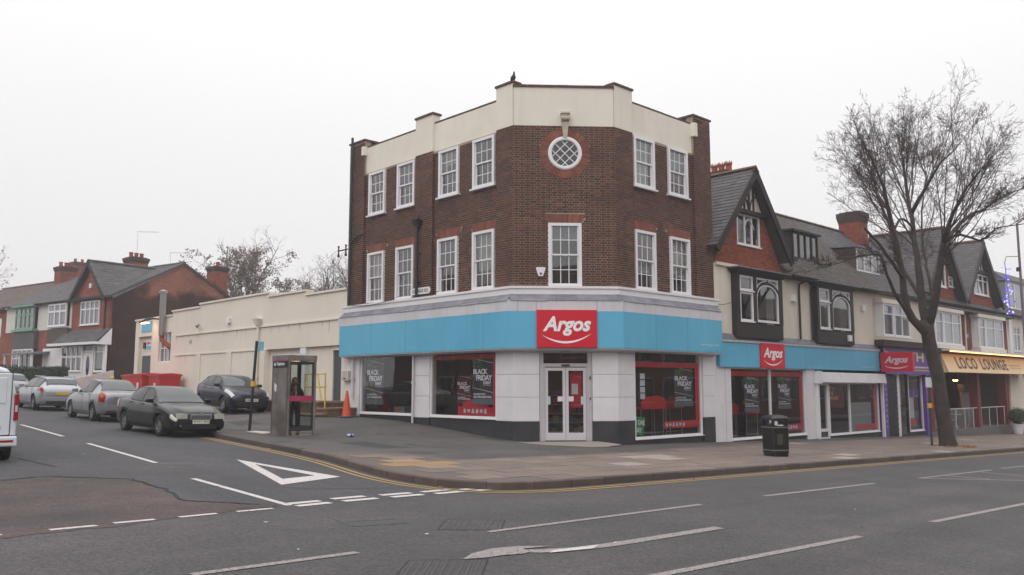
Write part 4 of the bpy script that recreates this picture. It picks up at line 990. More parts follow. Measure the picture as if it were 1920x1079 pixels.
# telephone line bracket at the left edge
o = thing('cable_bracket', 'black cable bracket with insulators on the left edge of the brick wall', 'bracket', FL(9.3, .1, 6.9))
dR = Vector((Ld[0], Ld[1], 0))
MB().tube([FL(9.26, .05, 6.93), FL(9.95, .05, 6.93)], .028, 6).build('arm', m_black, o)
for a in (9.38, 9.9): MB().tube([FL(a, .05, 6.68), FL(a, .05, 6.75), FL(a, .05, 6.82), FL(a, .05, 7.05), FL(a, .05, 7.12)], [.05, .05, .028, .028, .05], 8).build('insulator', m_black, o)
def wire(A, B, sag, r, name, label, mt=None):
    A = Vector(A); B = Vector(B); pts = [A.lerp(B, k / 16) - Vector((0, 0, sag * 4 * (k / 16) * (1 - k / 16))) for k in range(17)]
    v = A; o = thing(name, label, 'cable', v); MB().tube(pts, r, 4).build('strand', mt or m_black, o); return o
wire(FL(9.9, .05, 7.0), Vector((-25, 70, 7.2)), .8, .006, 'overhead_cable', 'thin overhead cable running left from the wall bracket', m_lead)
wire(FL(8.6, .06, 4.78), FL(3.4, .2, 4.80), .12, .012, 'wall_cable', 'black cable drooping along the cornice under the left first floor windows')
wire(FL(8.9, .2, 4.72), FL(5.6, .22, 4.80), .14, .010, 'wall_cable', 'second black cable drooping over the white cornice at the left end')
wire(FR(5.3, .2, 4.5), FR(6.5, .1, 4.72), .06, .01, 'wall_cable', 'short cable from the cornice to the black bay window')
# pigeon on the parapet
pg = thing('pigeon', 'dark pigeon perched on the left corner of the parapet', 'bird', FF(.02, -.1, 11.24), -1.25)
mb = MB(); mb.tube([(-.20, 0, .02), (-.12, 0, .05), (-.04, 0, .10), (.02, 0, .15), (.045, 0, .20), (.055, 0, .245), (.075, 0, .265)], [.012, .032, .062, .066, .045, .030, .018], 10); mb.sphere((.065, 0, .27), .034, 8, 6)
mb.build('body', M('pigeon_grey', (60, 58, 68), .7, c2=(44, 50, 52), vs=9, coords='obj'), pg, smooth=True, world=False)
MB().tube([(.09, 0, .27), (.125, 0, .262)], [.01, .003], 6).build('beak', m_black, pg, world=False)
for s_ in (-1, 1): MB().tube([(0, s_ * .025, .09), (.005, s_ * .025, -.0)], .007, 5).build('leg', m_pot, pg, world=False)
for s_ in (-1, 1): mb = MB(); mb.tube([(-.17, s_ * .03, .045), (-.08, s_ * .055, .085), (.0, s_ * .062, .14), (.03, s_ * .05, .17)], [.01, .022, .024, .008], 6); mb.build('wing', MATS['pigeon_grey'], pg, smooth=True, world=False)
# ---------------------------------------------------------------- THE TERRACE ALONG THE MAIN ROAD
def room(root, F, s0, s1, z0, z1, d0, d1, mat, nm='room'):
    mb = MB(); t = .06
    mb.box(F, s0, s1, d1 - t, d1, z0, z1); mb.box(F, s0, s0 + t, d1, d0, z0, z1); mb.box(F, s1 - t, s1, d1, d0, z0, z1)
    mb.box(F, s0 + t, s1 - t, d1, d0, z0, z0 + t); mb.box(F, s0 + t, s1 - t, d1, d0, z1 - t, z1); return mb.build(nm, mat, root)
m_brown = M('black_brown_timber', (38, 28, 30), .6, var=.2)
m_warmroom = M('warm_room_wall', (150, 112, 62), .9)
m_curtain = M('net_curtain', (186, 182, 186), .9, var=.15, vs=4)
def casement(root, F, s0, s1, z0, z1, d, cols, transom=None, mat=None, fr=.06, bar=.05, name='window', curtain=None, depth=.08):
    mt = mat or m_white; mb = MB()
    mb.box(F, s0, s0 + fr, d - depth, d, z0, z1); mb.box(F, s1 - fr, s1, d - depth, d, z0, z1); mb.box(F, s0 + fr, s1 - fr, d - depth, d - .003, z0, z0 + fr); mb.box(F, s0 + fr, s1 - fr, d - depth, d - .003, z1 - fr, z1)
    xs = [s0 + fr + (s1 - s0 - 2 * fr) * i / cols for i in range(cols + 1)]
    for x in xs[1:-1]: mb.box(F, x - bar / 2, x + bar / 2, d - depth + .01, d - .006, z0 + fr, z1 - fr)
    zs = [z0 + fr] + ([z0 + (z1 - z0) * transom] if transom else []) + [z1 - fr]
    if transom: mb.box(F, s0 + fr, s1 - fr, d - depth + .012, d - .009, zs[1] - bar / 2, zs[1] + bar / 2)
    o = mb.build(name, mt, root)
    for i in range(cols):
        for j in range(len(zs) - 1): MB().box(F, xs[i], xs[i + 1], d - .052, d - .048, zs[j], zs[j + 1]).build('pane', m_glass, o)
    MB().box(F, s0 - .04, s1 + .04, d - .06, d + .05, z0 - .05, z0 - .001).build('sill', mt, o)
    if curtain: MB().box(F, s0 + fr, s1 - fr, d - .16, d - .15, z0, z1).build('curtain', curtain, o)
    return o
def gable_roof(root, F, sa, za, sl, zl, sr_, zr_, df, mroof, indiv=0, dback=-3.6, w=.26, h=.19, ridgemat=None, seed=3, boardmat=None, main=(.3, 6.0, -3.6, 9.8), bw=.22):
    P0 = F(sl, df, zl); A = F(sa, df, za)
    U = F(0, -1, 0) - F(0, 0, 0); V = A - P0; Lh = V.length
    dm = main[0] + (zl - main[1]) / (main[3] - main[1]) * (main[2] - main[0])
    slates(root, P0, U, V, [(0, 0), (max(df - dm, .05), 0), (df - dback, Lh), (0, Lh)], mroof, indiv, w, h, seed=seed)
    P1 = F(sr_, df, zr_); V1 = A - P1; dm = main[0] + (zr_ - main[1]) / (main[3] - main[1]) * (main[2] - main[0])
    slates(root, P1, U, V1, [(0, 0), (max(df - dm, .05), 0), (df - dback, V1.length), (0, V1.length)], mroof, 0, w, h, seed=seed + 1)
    ridge_tiles(root, A + Vector((0, 0, .03)), F(sa, dback, za + .03), ridgemat)
    bm_ = boardmat or m_brown; out = F(0, 1, 0) - F(0, 0, 0)
    board(root, F(sl - .06, df - .06, zl - .06), A + Vector((0, 0, .03)) - out * .06, bw, .09, out, bm_); board(root, F(sr_ + .06, df - .06, zr_ - .06), A + Vector((0, 0, .03)) - out * .06, bw, .09, out, bm_)
def chimney(root, F, s0, s1, d0, d1, z0, z1, pots=2, mat=None, crown=False, cap=.35, sooty=True):
    mt = mat or m_redbrick
    mb = MB(); mb.box(F, s0, s1, d0, d1, z0, z1); c = mb.build('chimney', m_redmortar, root)
    acc = MB()
    bricks(None, F, s0 - .004, s1 + .004, z0, z1 - .001, [], d1, mt, acc=acc, seed=5)
    F2 = Fr((F.o + F.d * s0 + F.n * d1), (-F.n.x, -F.n.y), (-F.d.x, -F.d.y)); bricks(None, F2, 0, d1 - d0, z0, z1 - .001, [], 0, mt, acc=acc, seed=6)
    F3 = Fr((F.o + F.d * s1 + F.n * d1), (-F.n.x, -F.n.y), (F.d.x, F.d.y)); bricks(None, F3, 0, d1 - d0, z0, z1 - .001, [], 0, mt, acc=acc, seed=7)
    acc.build('brickwork', mt, c, kind='stuff', recalc=False)
    mb = MB(); 
    for k, e in enumerate((.03, .06, .09, .09)): mb.box(F, s0 - e, s1 + e, d0 - e, d1 + e, z1 - cap + k * cap / 4, z1 - cap + (k + 1) * cap / 4 - .004)
    mb.box(F, s0 + .04, s1 - .04, d0 + .04, d1 - .04, z1, z1 + .06)
    mb.build('corbelled_cap', m_soot if sooty else mt, c)
    for k in range(pots):
        t = (k + .5) / pots; p = F(s0 + (s1 - s0) * (t if s1 - s0 > d1 - d0 else .5), d0 + (d1 - d0) * (t if s1 - s0 <= d1 - d0 else .5), z1 + .05)
        mb = MB(); mb.lathe(p, (0, 0, 1), [(.15, 0), (.14, .08), (.13, .26), (.155, .29), (.155, .35), (.11, .35), (.11, .1)], 12)
        if crown:
            for q in range(8): a = 2 * PI * q / 8; mb.tube([p + Vector((.13 * math.cos(a), .13 * math.sin(a), .33)), p + Vector((.14 * math.cos(a), .14 * math.sin(a), .47))], [.035, .008], 5)
        mb.build('chimney_pot', m_pot, c)
    return c
T1 = thing('terrace_building', 'gabled terrace shop with cream walls, black timber windows and a light blue fascia', 'shop building', FR(11, 0, -.3))
T1z = 3.42
holes = [(6.66, 9.4, 3.95, 5.70), (12.66, 15.6, 3.95, 5.70)]
backing(T1, 'wall', FR, 5.36, 18.3, T1z, 6.0, holes, 0, .3, m_terr)
MB().box(FR, 5.36, 18.3, -8, -7.8, -.6, 9).build('rear_wall', m_sootbrick, T1)
room(T1, FR, 5.5, 11.5, 3.5, 5.95, -.31, -3.5, m_warmroom); room(T1, FR, 12, 18, 3.5, 5.95, -.31, -3.5, m_warmroom)
mb = MB(); mb.box(FR, 5.45, 10.35, -.02, .10, 5.93, 6.04); mb.build('ledge', m_terr, T1)
# gable wall
ga = (7.74, 9.70)
def g1(z): t = (z - 6.04) / (9.62 - 6.04); return (5.42 + (7.74 - 5.42) * t * 1.0, 10.12 - (10.12 - 7.74) * t)
def gmb(root, F, s0, s1, sa, z0, za, th, d, mat, hole=None, nm='gable_wall'):
    if not hole: mb = MB(); mb.prism([F(s0, d, z0), F(s1, d, z0), F(sa, d, za)], F(0, -th, 0) - F(0, 0, 0)); return mb.build(nm, mat, root)
    h = hole; L_ = lambda z: s0 + (sa - s0) * (z - z0) / (za - z0); R_ = lambda z: s1 + (sa - s1) * (z - z0) / (za - z0); mb = MB(); off = F(0, -th, 0) - F(0, 0, 0)
    for q in ([(s0, z0), (s1, z0), (R_(h[2]), h[2]), (L_(h[2]), h[2])], [(L_(h[2]), h[2]), (h[0], h[2]), (h[0], h[3]), (L_(h[3]), h[3])], [(h[1], h[2]), (R_(h[2]), h[2]), (R_(h[3]), h[3]), (h[1], h[3])], [(L_(h[3]), h[3]), (R_(h[3]), h[3]), (sa, za)]):
        mb.prism([F(a, d, z) for a, z in q], off)
    return mb.build(nm, mat, root)
hw = (6.92, 8.52, 6.86, 8.02)
gmb(T1, FR, 5.36, 10.16, 7.74, 6.0, 9.66, .25, .02, m_redmortar, hw)
bricks(T1, FR, 0, 0, 6.05, 8.1, [hw], .02, m_redbrick, srange=lambda z: (5.36 + (z - 6.0) / 3.66 * 2.38, 10.16 - (z - 6.0) / 3.66 * 2.42), indiv=150, seed=21)
MB().prism([FR(6.75, .03, 8.12), FR(8.72, .03, 8.12), FR(7.74, .03, 9.62)], FR(0, .02, 0) - FR(0, 0, 0)).build('gable_panel', m_terr, T1)
MB().box(FR, 6.55, 8.9, -.02, .20, 8.02, 8.17).build('tie_beam', m_brown, T1)
mb = MB()
for a in (7.42, 7.74, 8.06):
    top = 8.17 + (1.45 if a == 7.74 else .98) ; mb.box(FR, a - .035, a + .035, .045, .10, 8.16, top)
mb.build('timber_stud', m_brown, T1)
for sg in (-1, 1):
    pts = [FR(7.74 + sg * (.05 + .62 * (1 - math.cos(t * PI / 2))), .08, 8.2 + .62 * math.sin(t * PI / 2)) for t in [k / 6 for k in range(7)]]; MB().tube(pts, .035, 4).build('curved_brace', m_brown, T1)
w_ = casement(T1, FR, 6.92, 8.52, 6.86, 8.02, .04, 3, None, bar=.07)
MB().tube([FR(7.72 + .24 * math.cos(t), .05, 7.6 + .24 * math.sin(t)) for t in [PI * k / 10 for k in range(11)]], .022, 5).build('arched_bar', m_white, w_)
room(T1, FR, 6.6, 8.9, 6.5, 8.3, -.24, -2, m_dark2)
arch(T1, FR, 6.9, 8.6, 6.62, 6.80, 0, .02, m_redbrick, 18)
gable_roof(T1, FR, 7.74, 9.78, 4.97, 6.55, 10.30, 6.50, .42, m_slate, indiv=150, bw=.26)
MB().b8([FR(10.15, -.05, 6.55), FR(10.5, -.05, 6.55), FR(10.5, .5, 6.5), FR(10.15, .5, 6.5), FR(10.15, -.05, 6.68), FR(10.5, -.05, 6.68), FR(10.5, .5, 6.64), FR(10.15, .5, 6.64)]).build('eave_block', m_brown, T1)
# main roof of the terrace
Vm = (FR(0, -3.6, 9.8) - FR(0, .32, 5.98)); Lm = Vm.length
def upos(z): return (z - 5.98) / (9.8 - 5.98) * Lm
slates(T1, FR(10.2, .32, 5.98), FR(1, 0, 0) - FR(0, 0, 0), Vm, [(0, 0), (8.1, 0), (8.1, Lm), (1.5, Lm), (-.0, upos(8.0))], m_moss, indiv=150, seed=9)
slates(T1, FR(9.0, -3.6, 9.8), FR(1, 0, 0) - FR(0, 0, 0), FR(0, -8, 6) - FR(0, -3.6, 9.8), [(0, 0), (9.3, 0), (9.3, 5), (0, 5)], m_moss, w=.8, h=.8)
ridge_tiles(T1, FR(9.0, -3.6, 9.83), FR(18.3, -3.6, 9.83))
MB().box(FR, 10.2, 18.3, .0, .30, 5.86, 5.97).build('soffit_board', m_brown, T1)
mb = MB(); mb.tube([FR(10.35, .38, 5.96), FR(18.4, .38, 5.93)], .06, 8); mb.build('gutter', m_brown, T1)
def dormer(root, F, s0, s1, z0, z1, cols, fm, cheek, depth, rise=.12, transom=None, curtain=None, lower=None):
    d = .32 - (z0 - 5.98) / 3.82 * 3.92 + .02; dt = .32 - (z1 - 5.98) / 3.82 * 3.92
    o = MB().box(F, s0 + .03, s1 - .03, d - .12, d - .09, z0 - .03, z0 + .02).build('dormer', cheek, root)
    for s_ in (s0, s1 - .06): MB().prism([F(s_, d - .02, z0 - .02), F(s_, d - .02, z1), F(s_, dt - .1, z1)], F(.06, 0, 0) - F(0, 0, 0)).build('dormer_cheek', cheek, o)
    MB().b8([F(s0 - .1, d + .12, z1), F(s1 + .1, d + .12, z1), F(s1 + .1, dt - .6, z1 + rise), F(s0 - .1, dt - .6, z1 + rise), F(s0 - .1, d + .12, z1 + .09), F(s1 + .1, d + .12, z1 + .09), F(s1 + .1, dt - .6, z1 + .09 + rise), F(s0 - .1, dt - .6, z1 + .09 + rise)]).build('dormer_roof', m_lead if cheek != m_brown else m_brown, o)
    mb = MB(); fr = .07; mb.box(F, s0, s0 + fr, d - .08, d, z0, z1); mb.box(F, s1 - fr, s1, d - .08, d, z0, z1); mb.box(F, s0, s1, d - .08, d + .004, z0 - .04, z0 + fr); mb.box(F, s0, s1, d - .08, d + .003, z1 - fr, z1 - .001)
    for k in range(1, cols): x = s0 + (s1 - s0) * k / cols; mb.box(F, x - .045, x + .045, d - .07, d - .004, z0 + fr, z1 - fr)
    if transom: mb.box(F, s0 + fr, s1 - fr, d - .07, d - .006, z0 + (z1 - z0) * transom - .03, z0 + (z1 - z0) * transom + .03)
    mb.build('window_frame', fm, o)
    for k in range(cols): a = s0 + (s1 - s0) * k / cols; MB().box(F, a, a + (s1 - s0) / cols, d - .05, d - .046, z0 + .05, z1 - .05).build('pane', m_glass, o)
    if curtain: MB().box(F, s0 + .06, s1 - .06, d - .25, d - .24, z0, z1).build('curtain', curtain, o)
    return o
dormer(T1, FR, 12.42, 14.62, 6.98, 8.12, 4, m_brown, m_brown, 1, curtain=M('dim_curtain', (110, 104, 100), .9, c2=(150, 140, 90), vs=2))
dormer(T1, FR, 18.45, 20.95, 7.02, 8.12, 3, m_white, m_tile, 1, transom=.74, curtain=m_curtain)
# oriel bays with arched lights
def bay(root, s0, s1, top):
    F = FR; D = .24; w = s1 - s0; b = .16
    mb = MB(); mb.box(F, s0, s1, 0, D, 3.40, 3.94); mb.build('bay_apron', m_brown, root)
    xs = (s0 + .2, s0 + 1.10, s0 + 1.34, s1 - .28)
    mb = MB()
    mb.box(F, s0, xs[0] - .02, .0, D + .02, 3.94, 5.72); mb.box(F, xs[1] + .01, xs[2] - .01, -.05, D + .02, 3.94, 5.72); mb.box(F, xs[3] + .02, s1, 0, D + .02, 3.94, 5.72); mb.box(F, s0, s1, 0, D + .015, 5.66, 5.76)
    mb.build('bay_post', m_brown, root)
    MB().b8([F(s0 - .02, 0, 5.72), F(s1 + .02, 0, 5.72), F(s1 + .02, D + .05, 5.72), F(s0 - .02, D + .05, 5.72), F(s0 - .25, 0, 5.88), F(s1 + .25, 0, 5.88), F(s1 + .25, D + .28, 5.88), F(s0 - .25, D + .28, 5.88)]).build('bay_canopy', m_brown, root)
    MB().box(F, s0 - .26, s1 + .26, 0, D + .3, 5.882, 5.925).build('canopy_top', m_lead, root)
    casement(root, F, xs[0], xs[1], 5.12, 5.66, D, 1, fr=.07); casement(root, F, xs[0], xs[1], 4.0, 5.06, D, 1, fr=.07)
    a0, a1 = xs[2], xs[3]; c = (a0 + a1) / 2; hw_ = (a1 - a0) / 2
    mb = MB(); mb.box(F, a0, a0 + .06, D - .08, D, 4.0, 5.66); mb.box(F, a1 - .06, a1, D - .08, D, 4.0, 5.66); mb.box(F, a0, a1, D - .08, D - .003, 4.0, 4.09); mb.box(F, a0, a1, D - .08, D - .003, 5.6, 5.66)
    o = mb.build('window', m_white, root)
    arc = [(c + (hw_ - .05) * math.cos(PI * k / 16), 4.98 + .42 * math.sin(PI * k / 16)) for k in range(17)]
    MB().tube([F(x, D - .02, z) for x, z in arc], .034, 5).build('arched_bar', m_white, o)
    MB().tube([F(c + (hw_ + .02) * math.cos(PI * k / 16), D - .005, 5.04 + .44 * math.sin(PI * k / 16)) for k in range(17)], .045, 5).build('arched_timber', m_brown, o)
    MB().tube([F(c + (hw_ + .02) * math.cos(PI * k / 16), D - .01, 5.115 + .45 * math.sin(PI * k / 16)) for k in range(17)], .02, 5).build('arched_bar', m_white, o)
    MB().box(F, c - .03, c + .03, D - .06, D + .01, 5.45, 5.62).build('glazing_bar', m_brown, o)
    MB().box(F, a0 + .05, a1 - .05, D - .05, D - .046, 4.05, 5.62).build('pane', m_glass, o)
bay(T1, 6.46, 9.66, 0); bay(T1, 12.46, 15.72, 0)
MB().box(FR, 6.75, 7.2, -.1, -.09, 4.55, 5.0).build('wall_notice', m_paper, T1)
MB().box(FR, 8.35, 8.75, -2.6, -2.5, 4.1, 4.9).build('red_cabinet', m_redvinyl, T1)
MB().tube([FR(8.15, -1.5, 4.0), FR(8.15, -1.5, 4.3)], [.25, .22], 10).build('white_chair_back', m_white, T1)
for a, z, nm in ((10.75, 4.98, 'box'), (17.0, 4.98, 'box'), (15.05, 3.55, 'box')):
    MB().box(FR, a, a + .26, .0 if a != 15.05 else .24, .12 if a != 15.05 else .34, z, z + .26).build('alarm_casing', m_white, T1, bevel=.01)
for a in (11.3, 12.3): MB().tube([FR(a + .22, .30, 5.86), FR(a, .1, 5.7), FR(a, .08, 5.4), FR(a, .08, 3.5)], .045, 8).build('downpipe', m_brown, T1)
chimney(T1, FR, 10.35, 11.35, -3.55, -2.5, 8.6, 10.7, 3, crown=True)
# blue fascia and flat lead roof of the shop
MB().box(FR, 5.46, 18.45, -.2, .10, 2.33, 3.22).build('blue_fascia', m_blue, T1)
for x in (7.2, 11.6, 14.4): MB().box(FR, x, x + .008, .10, .1025, 2.34, 3.215).build('panel_joint', m_lead, T1)
MB().box(FR, 5.46, 18.5, -.1, .14, 3.223, 3.30).build('white_trim', m_wband, T1)
MB().b8([FR(5.46, -.1, 3.30), FR(18.5, -.1, 3.30), FR(18.5, .16, 3.302), FR(5.46, .16, 3.302), FR(5.46, .0, 3.52), FR(18.5, .0, 3.50), FR(18.5, .02, 3.50), FR(5.46, .02, 3.52)]).build('lead_flashing', m_lead, T1)
sign('shop_sign', FR, 8.1, 9.85, 2.31, 3.25, .102, .16, 'small square red sign in the middle of the light blue fascia of the gabled shop')
mb = MB(); put_text(mb, lambda x, y: FR(x, .102, y), 'www.argos.co.uk', 16.6, 18.0, 2.44, 2.53, bold=.006); mb.build('web_address', m_pale, T1)
# its shopfront
def zg(s): p = FR(s, .3, 0); return zp(p.x, p.y)
MB().box(FR, 5.4, 6.27, -.25, .0, -.6, 2.35).build('end_pier', m_wpanel, T1); MB().box(FR, 11.74, 12.5, -.25, .0, -.45, 2.35).build('middle_pier', m_wpanel, T1)
MB().box(FR, 5.9, 5.91, .0, .004, -.5, 2.33).build('panel_joint', m_lead, T1)
w4 = shopwin(T1, FR, 6.29, 11.72, -.24, 2.33, -.04, mull=(9.05,), base=-.8)
MB().box(FR, 5.4, 24.2, -.3, -.13, -1.2, -.28).build('foundation', m_plinth, T1)
vinyl(w4, FR, 6.36, 8.98, 2.02, 2.2, -.1); vinyl(w4, FR, 9.1, 11.65, 2.02, 2.2, -.1); vinyl(w4, FR, 11.35, 11.6, -.1, 2.0, -.1); vinyl(w4, FR, 9.8, 11.35, -.05, .2, -.1)
poster(FR, 7.35, 8.4, .72, 2.0, -.14, 'black sale poster in the left pane of the gabled shop window')
poster(FR, 9.75, 10.75, .78, 2.0, -.14, 'black sale poster in the right pane of the gabled shop window')
ctable(FR, 7.1, -.9, 1.2, -.3, 'red catalogue table at the far left of the gabled shop window')
ctable(FR, 8.7, -.9, .9, -.3, 'red catalogue table behind the mullion of the gabled shop window')
icons(w4, FR, 10.0, .07, .16, False)
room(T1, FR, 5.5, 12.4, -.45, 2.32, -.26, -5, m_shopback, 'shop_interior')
topthing(MB().prism([FR(6.5, -1.6, -.3), FR(7.3, -1.6, -.3), FR(7.3, -1.6, 1.9), FR(6.5, -1.6, 1.7)], FR(0, .1, 0) - FR(0, 0, 0)), 'standee', MATS['ochre_card'], 'tall ochre display card at the left of the gabled shop window', 'standee')
# shutter box, door and windows of the second half
MB().b8([FR(12.42, -.05, 1.80), FR(18.72, -.05, 1.78), FR(18.72, .28, 1.78), FR(12.42, .28, 1.80), FR(12.42, -.05, 2.22), FR(18.72, -.05, 2.2), FR(18.72, .20, 2.2), FR(12.42, .20, 2.22)]).build('shutter_box', m_wpanel, T1, bevel=.02)
MB().box(FR, 12.40, 12.46, -.05, .34, 1.76, 2.26).build('shutter_end_cap', m_wpanel, T1)
for a in (12.5, 18.62): MB().box(FR, a, a + .1, .0, .12, -.8, 1.8).build('shutter_guide', m_wpanel, T1)
w5 = shopwin(T1, FR, 13.72, 18.5, -.36, 1.8, -.04, mull=(15.62,), base=-.9)
mb = MB(); mb.box(FR, 12.62, 12.74, -.14, -.04, -.5, 1.8); mb.box(FR, 13.54, 13.70, -.14, -.04, -.5, 1.8); mb.box(FR, 12.74, 13.54, -.13, -.045, -.2, -.08); mb.box(FR, 12.74, 13.54, -.13, -.045, 1.68, 1.8); mb.box(FR, 12.74, 13.54, -.13, -.045, -.5, -.42)
dd_ = mb.build('shop_door', m_wpanel, T1); MB().box(FR, 12.74, 13.54, -.09, -.085, -.08, 1.68).build('pane', m_sglass, dd_); MB().box(FR, 12.74, 13.54, -.12, -.06, -.42, -.2).build('kick_panel', m_iron, dd_)
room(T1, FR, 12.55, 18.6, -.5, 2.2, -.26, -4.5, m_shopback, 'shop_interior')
MB().box(FR, 13.8, 15.6, -1.5, -1.4, -.4, .45).build('counter', M('counter_grey_green', (140, 146, 138), .8), T1); MB().box(FR, 12.9, 15.5, -2.2, -2.1, .3, .75).build('ochre_counter_band', M('ochre_band', (190, 140, 60), .8), T1)
MB().box(FR, 15.7, 17.9, -.16, -.15, -.3, .95).build('frosted_film', M('frosted_film', (150, 156, 152), .5), w5)
vinyl(w5, FR, 18.1, 18.4, -.25, 1.7, -.1); vinyl(w5, FR, 16.2, 18.1, -.24, .0, -.1)
pw_ = thing('window_poster', 'dark red poster with golden lettering in the window under the shutter box', 'poster', FR(13.85, -.15, .9)); MB().box(FR, 13.85, 15.3, -.16, -.155, .75, 1.72).build('sheet', m_darkred, pw_)
mb = MB(); gf = lambda x, y: FR(x, -.15, y); put_text(mb, gf, 'UP TO', 13.9, 14.5, 1.5, 1.62, bold=.02); put_text(mb, gf, '1/2', 14.1, 14.35, 1.28, 1.44, bold=.02); put_text(mb, gf, 'PRICE', 13.9, 14.75, 1.08, 1.22, bold=.02); mb.build('lettering', M('gold_print', (232, 186, 96), .5), pw_)
# projecting red sign
ps = thing('projecting_sign', 'red projecting box sign hanging out over the pavement before the purple shop', 'shop sign', FR(18.5, .8, 2.3))
MB().box(FR, 18.42, 18.62, .16, 1.58, 2.30, 3.16).build('panel', m_red, ps, bevel=.01); MB().box(FR, 18.48, 18.56, .0, .17, 2.5, 2.6).build('bracket', m_black, ps); MB().box(FR, 18.48, 18.56, .0, .17, 2.9, 3.0).build('bracket', m_black, ps)
fn = lambda x, y: FR(18.415, .16 + 1.42 * x, 2.3 + .86 * y)
mb = MB(); put_text(mb, fn, 'Argos', .12, .86, .34, .80, shear=.28, bold=.04, space=.95); mb.build('lettering', M('grey_white_acrylic', (214, 190, 194), .4), ps)
mb = MB()
for k in range(14): t0, t1 = k / 14, (k + 1) / 14; f_ = lambda t: .17 + .12 * (2 * t - 1) ** 2; h_ = lambda t: .03 * (1 - (2 * t - 1) ** 2) + .008; mb.add([fn(.13 + .74 * t0, f_(t0) + h_(t0)), fn(.13 + .74 * t1, f_(t1) + h_(t1)), fn(.13 + .74 * t1, f_(t1) - h_(t1)), fn(.13 + .74 * t0, f_(t0) - h_(t0))], [(0, 1, 2, 3)])
mb.build('smile_mark', MATS['grey_white_acrylic'], ps)
# ---- cream house over the purple shop
T2 = thing('terrace_building', 'cream terrace house over a purple fronted shop, behind the street tree', 'shop building', FR(21, 0, -.7))
backing(T2, 'wall', FR, 18.31, 24.1, 3.45, 6.0, [(18.6, 21.2, 3.95, 5.4)], 0, .3, m_terr)
slates(T2, FR(18.31, .32, 5.98), FR(1, 0, 0) - FR(0, 0, 0), Vm, [(0, 0), (5.8, 0), (5.8, Lm), (0, Lm)], m_slate, indiv=150, seed=19)
slates(T2, FR(18.31, -3.6, 9.8), FR(1, 0, 0) - FR(0, 0, 0), FR(0, -8, 6) - FR(0, -3.6, 9.8), [(0, 0), (5.8, 0), (5.8, 5), (0, 5)], m_moss, w=.8, h=.8)
ridge_tiles(T2, FR(18.32, -3.6, 9.83), FR(24.1, -3.6, 9.83)); MB().box(FR, 18.31, 24.1, .0, .30, 5.86, 5.97).build('soffit_board', m_brown, T2)
room(T2, FR, 18.4, 23.9, 3.5, 5.95, -.31, -3, m_dark2)
MB().box(FR, 18.35, 21.45, .0, .42, 3.75, 3.93).build('bay_base', m_terr, T2); MB().box(FR, 18.3, 21.5, .0, .45, 5.42, 5.62).build('bay_head', m_terr, T2)
casement(T2, FR, 18.42, 19.55, 3.93, 5.42, .40, 1, .68, fr=.09, curtain=m_curtain); casement(T2, FR, 19.62, 21.4, 3.93, 5.42, .40, 2, .68, fr=.09, curtain=m_curtain)
MB().box(FR, 18.42, 18.5, .0, .34, 3.93, 5.42).build('bay_side', m_white, T2); MB().box(FR, 21.32, 21.4, .0, .34, 3.93, 5.42).build('bay_side', m_white, T2)
MB().box(FR, 18.2, 24.0, .02, .45, 3.46, 3.74).build('mossy_ledge', m_sootbrick, T2)
chimney(T2, FR, 23.2, 24.1, -3.75, -2.6, 8.6, 10.8, 0, cap=.55)
MB().box(FR, 18.75, 24.0, -.1, .16, 2.62, 3.45).build('purple_fascia', m_purple, T2)
mb = MB(); 
put_text(mb, lambda x, y: FR(x, .168, y), 'h', 18.85, 19.35, 2.95, 3.4, bold=.03); mb.build('pink_letter', M('pink_acrylic', (206, 120, 170), .4), T2)
mb = MB(); put_text(mb, lambda x, y: FR(x, .168, y), 'iTH', 21.3, 23.4, 2.82, 3.28, bold=.02); mb.build('pale_lettering', M('pale_yellow_letters', (220, 206, 150), .4), T2)
MB().box(FR, 18.75, 24.0, -.1, .17, 2.52, 2.60).build('white_trim', m_wband, T2); MB().box(FR, 18.75, 24.0, -.1, .22, 2.2, 2.50).build('shutter_box', m_purple, T2); MB().box(FR, 18.75, 24, -.02, .225, 2.38, 2.44).build('yellow_strip', M('yellow_vinyl', (196, 176, 70), .5), T2)
MB().box(FR, 18.74, 19.15, -.2, .1, -1.0, 2.2).build('purple_pilaster', m_purple, T2); MB().box(FR, 23.65, 24.05, -.2, .1, -1.2, 2.5).build('purple_pilaster', m_purple, T2)
for k in range(24): MB().box(FR, 19.16, 20.5, -.08, -.04 + .02 * (k % 2), -.75 + k * .12, -.75 + k * .12 + .11).build('shutter_slat', m_black, T2)
MB().box(FR, 20.5, 20.75, -.15, .0, -.8, 2.2).build('white_post', m_wpanel, T2)
for k in range(9):
    MB().box(FR, 18.95, 19.03, .10, .105, -.2 + k * .24, -.14 + k * .24).build('pale_dot', m_pale, T2)
mb = MB(); mb.box(FR, 20.75, 20.87, -.15, -.05, -.75, 2.2); mb.box(FR, 21.75, 21.87, -.15, -.05, -.75, 2.2); mb.box(FR, 20.87, 21.75, -.15, -.05, -.75, -.6); mb.box(FR, 20.87, 21.75, -.15, -.05, .55, .63)
pd = mb.build('shop_door', m_brown, T2); MB().box(FR, 20.87, 21.75, -.11, -.1, -.6, 2.2).build('pane', m_sglass, pd)
w6 = shopwin(T2, FR, 21.9, 23.62, -.5, 2.2, -.06, base=-1.1); MB().box(FR, 21.96, 23.5, -.2, -.19, 1.1, 1.5).build('purple_film', m_purple, w6); MB().box(FR, 21.96, 22.9, -.24, -.23, -.2, 1.1).build('pale_display_board', m_paper, w6)
MB().box(FR, 21.0, 21.6, -.3, -.29, .8, 1.9).build('pale_display_board', m_curtain, T2); MB().box(FR, 22.1, 23.1, -.22, -.21, -.4, .1).build('red_display_board', m_redvinyl, w6)
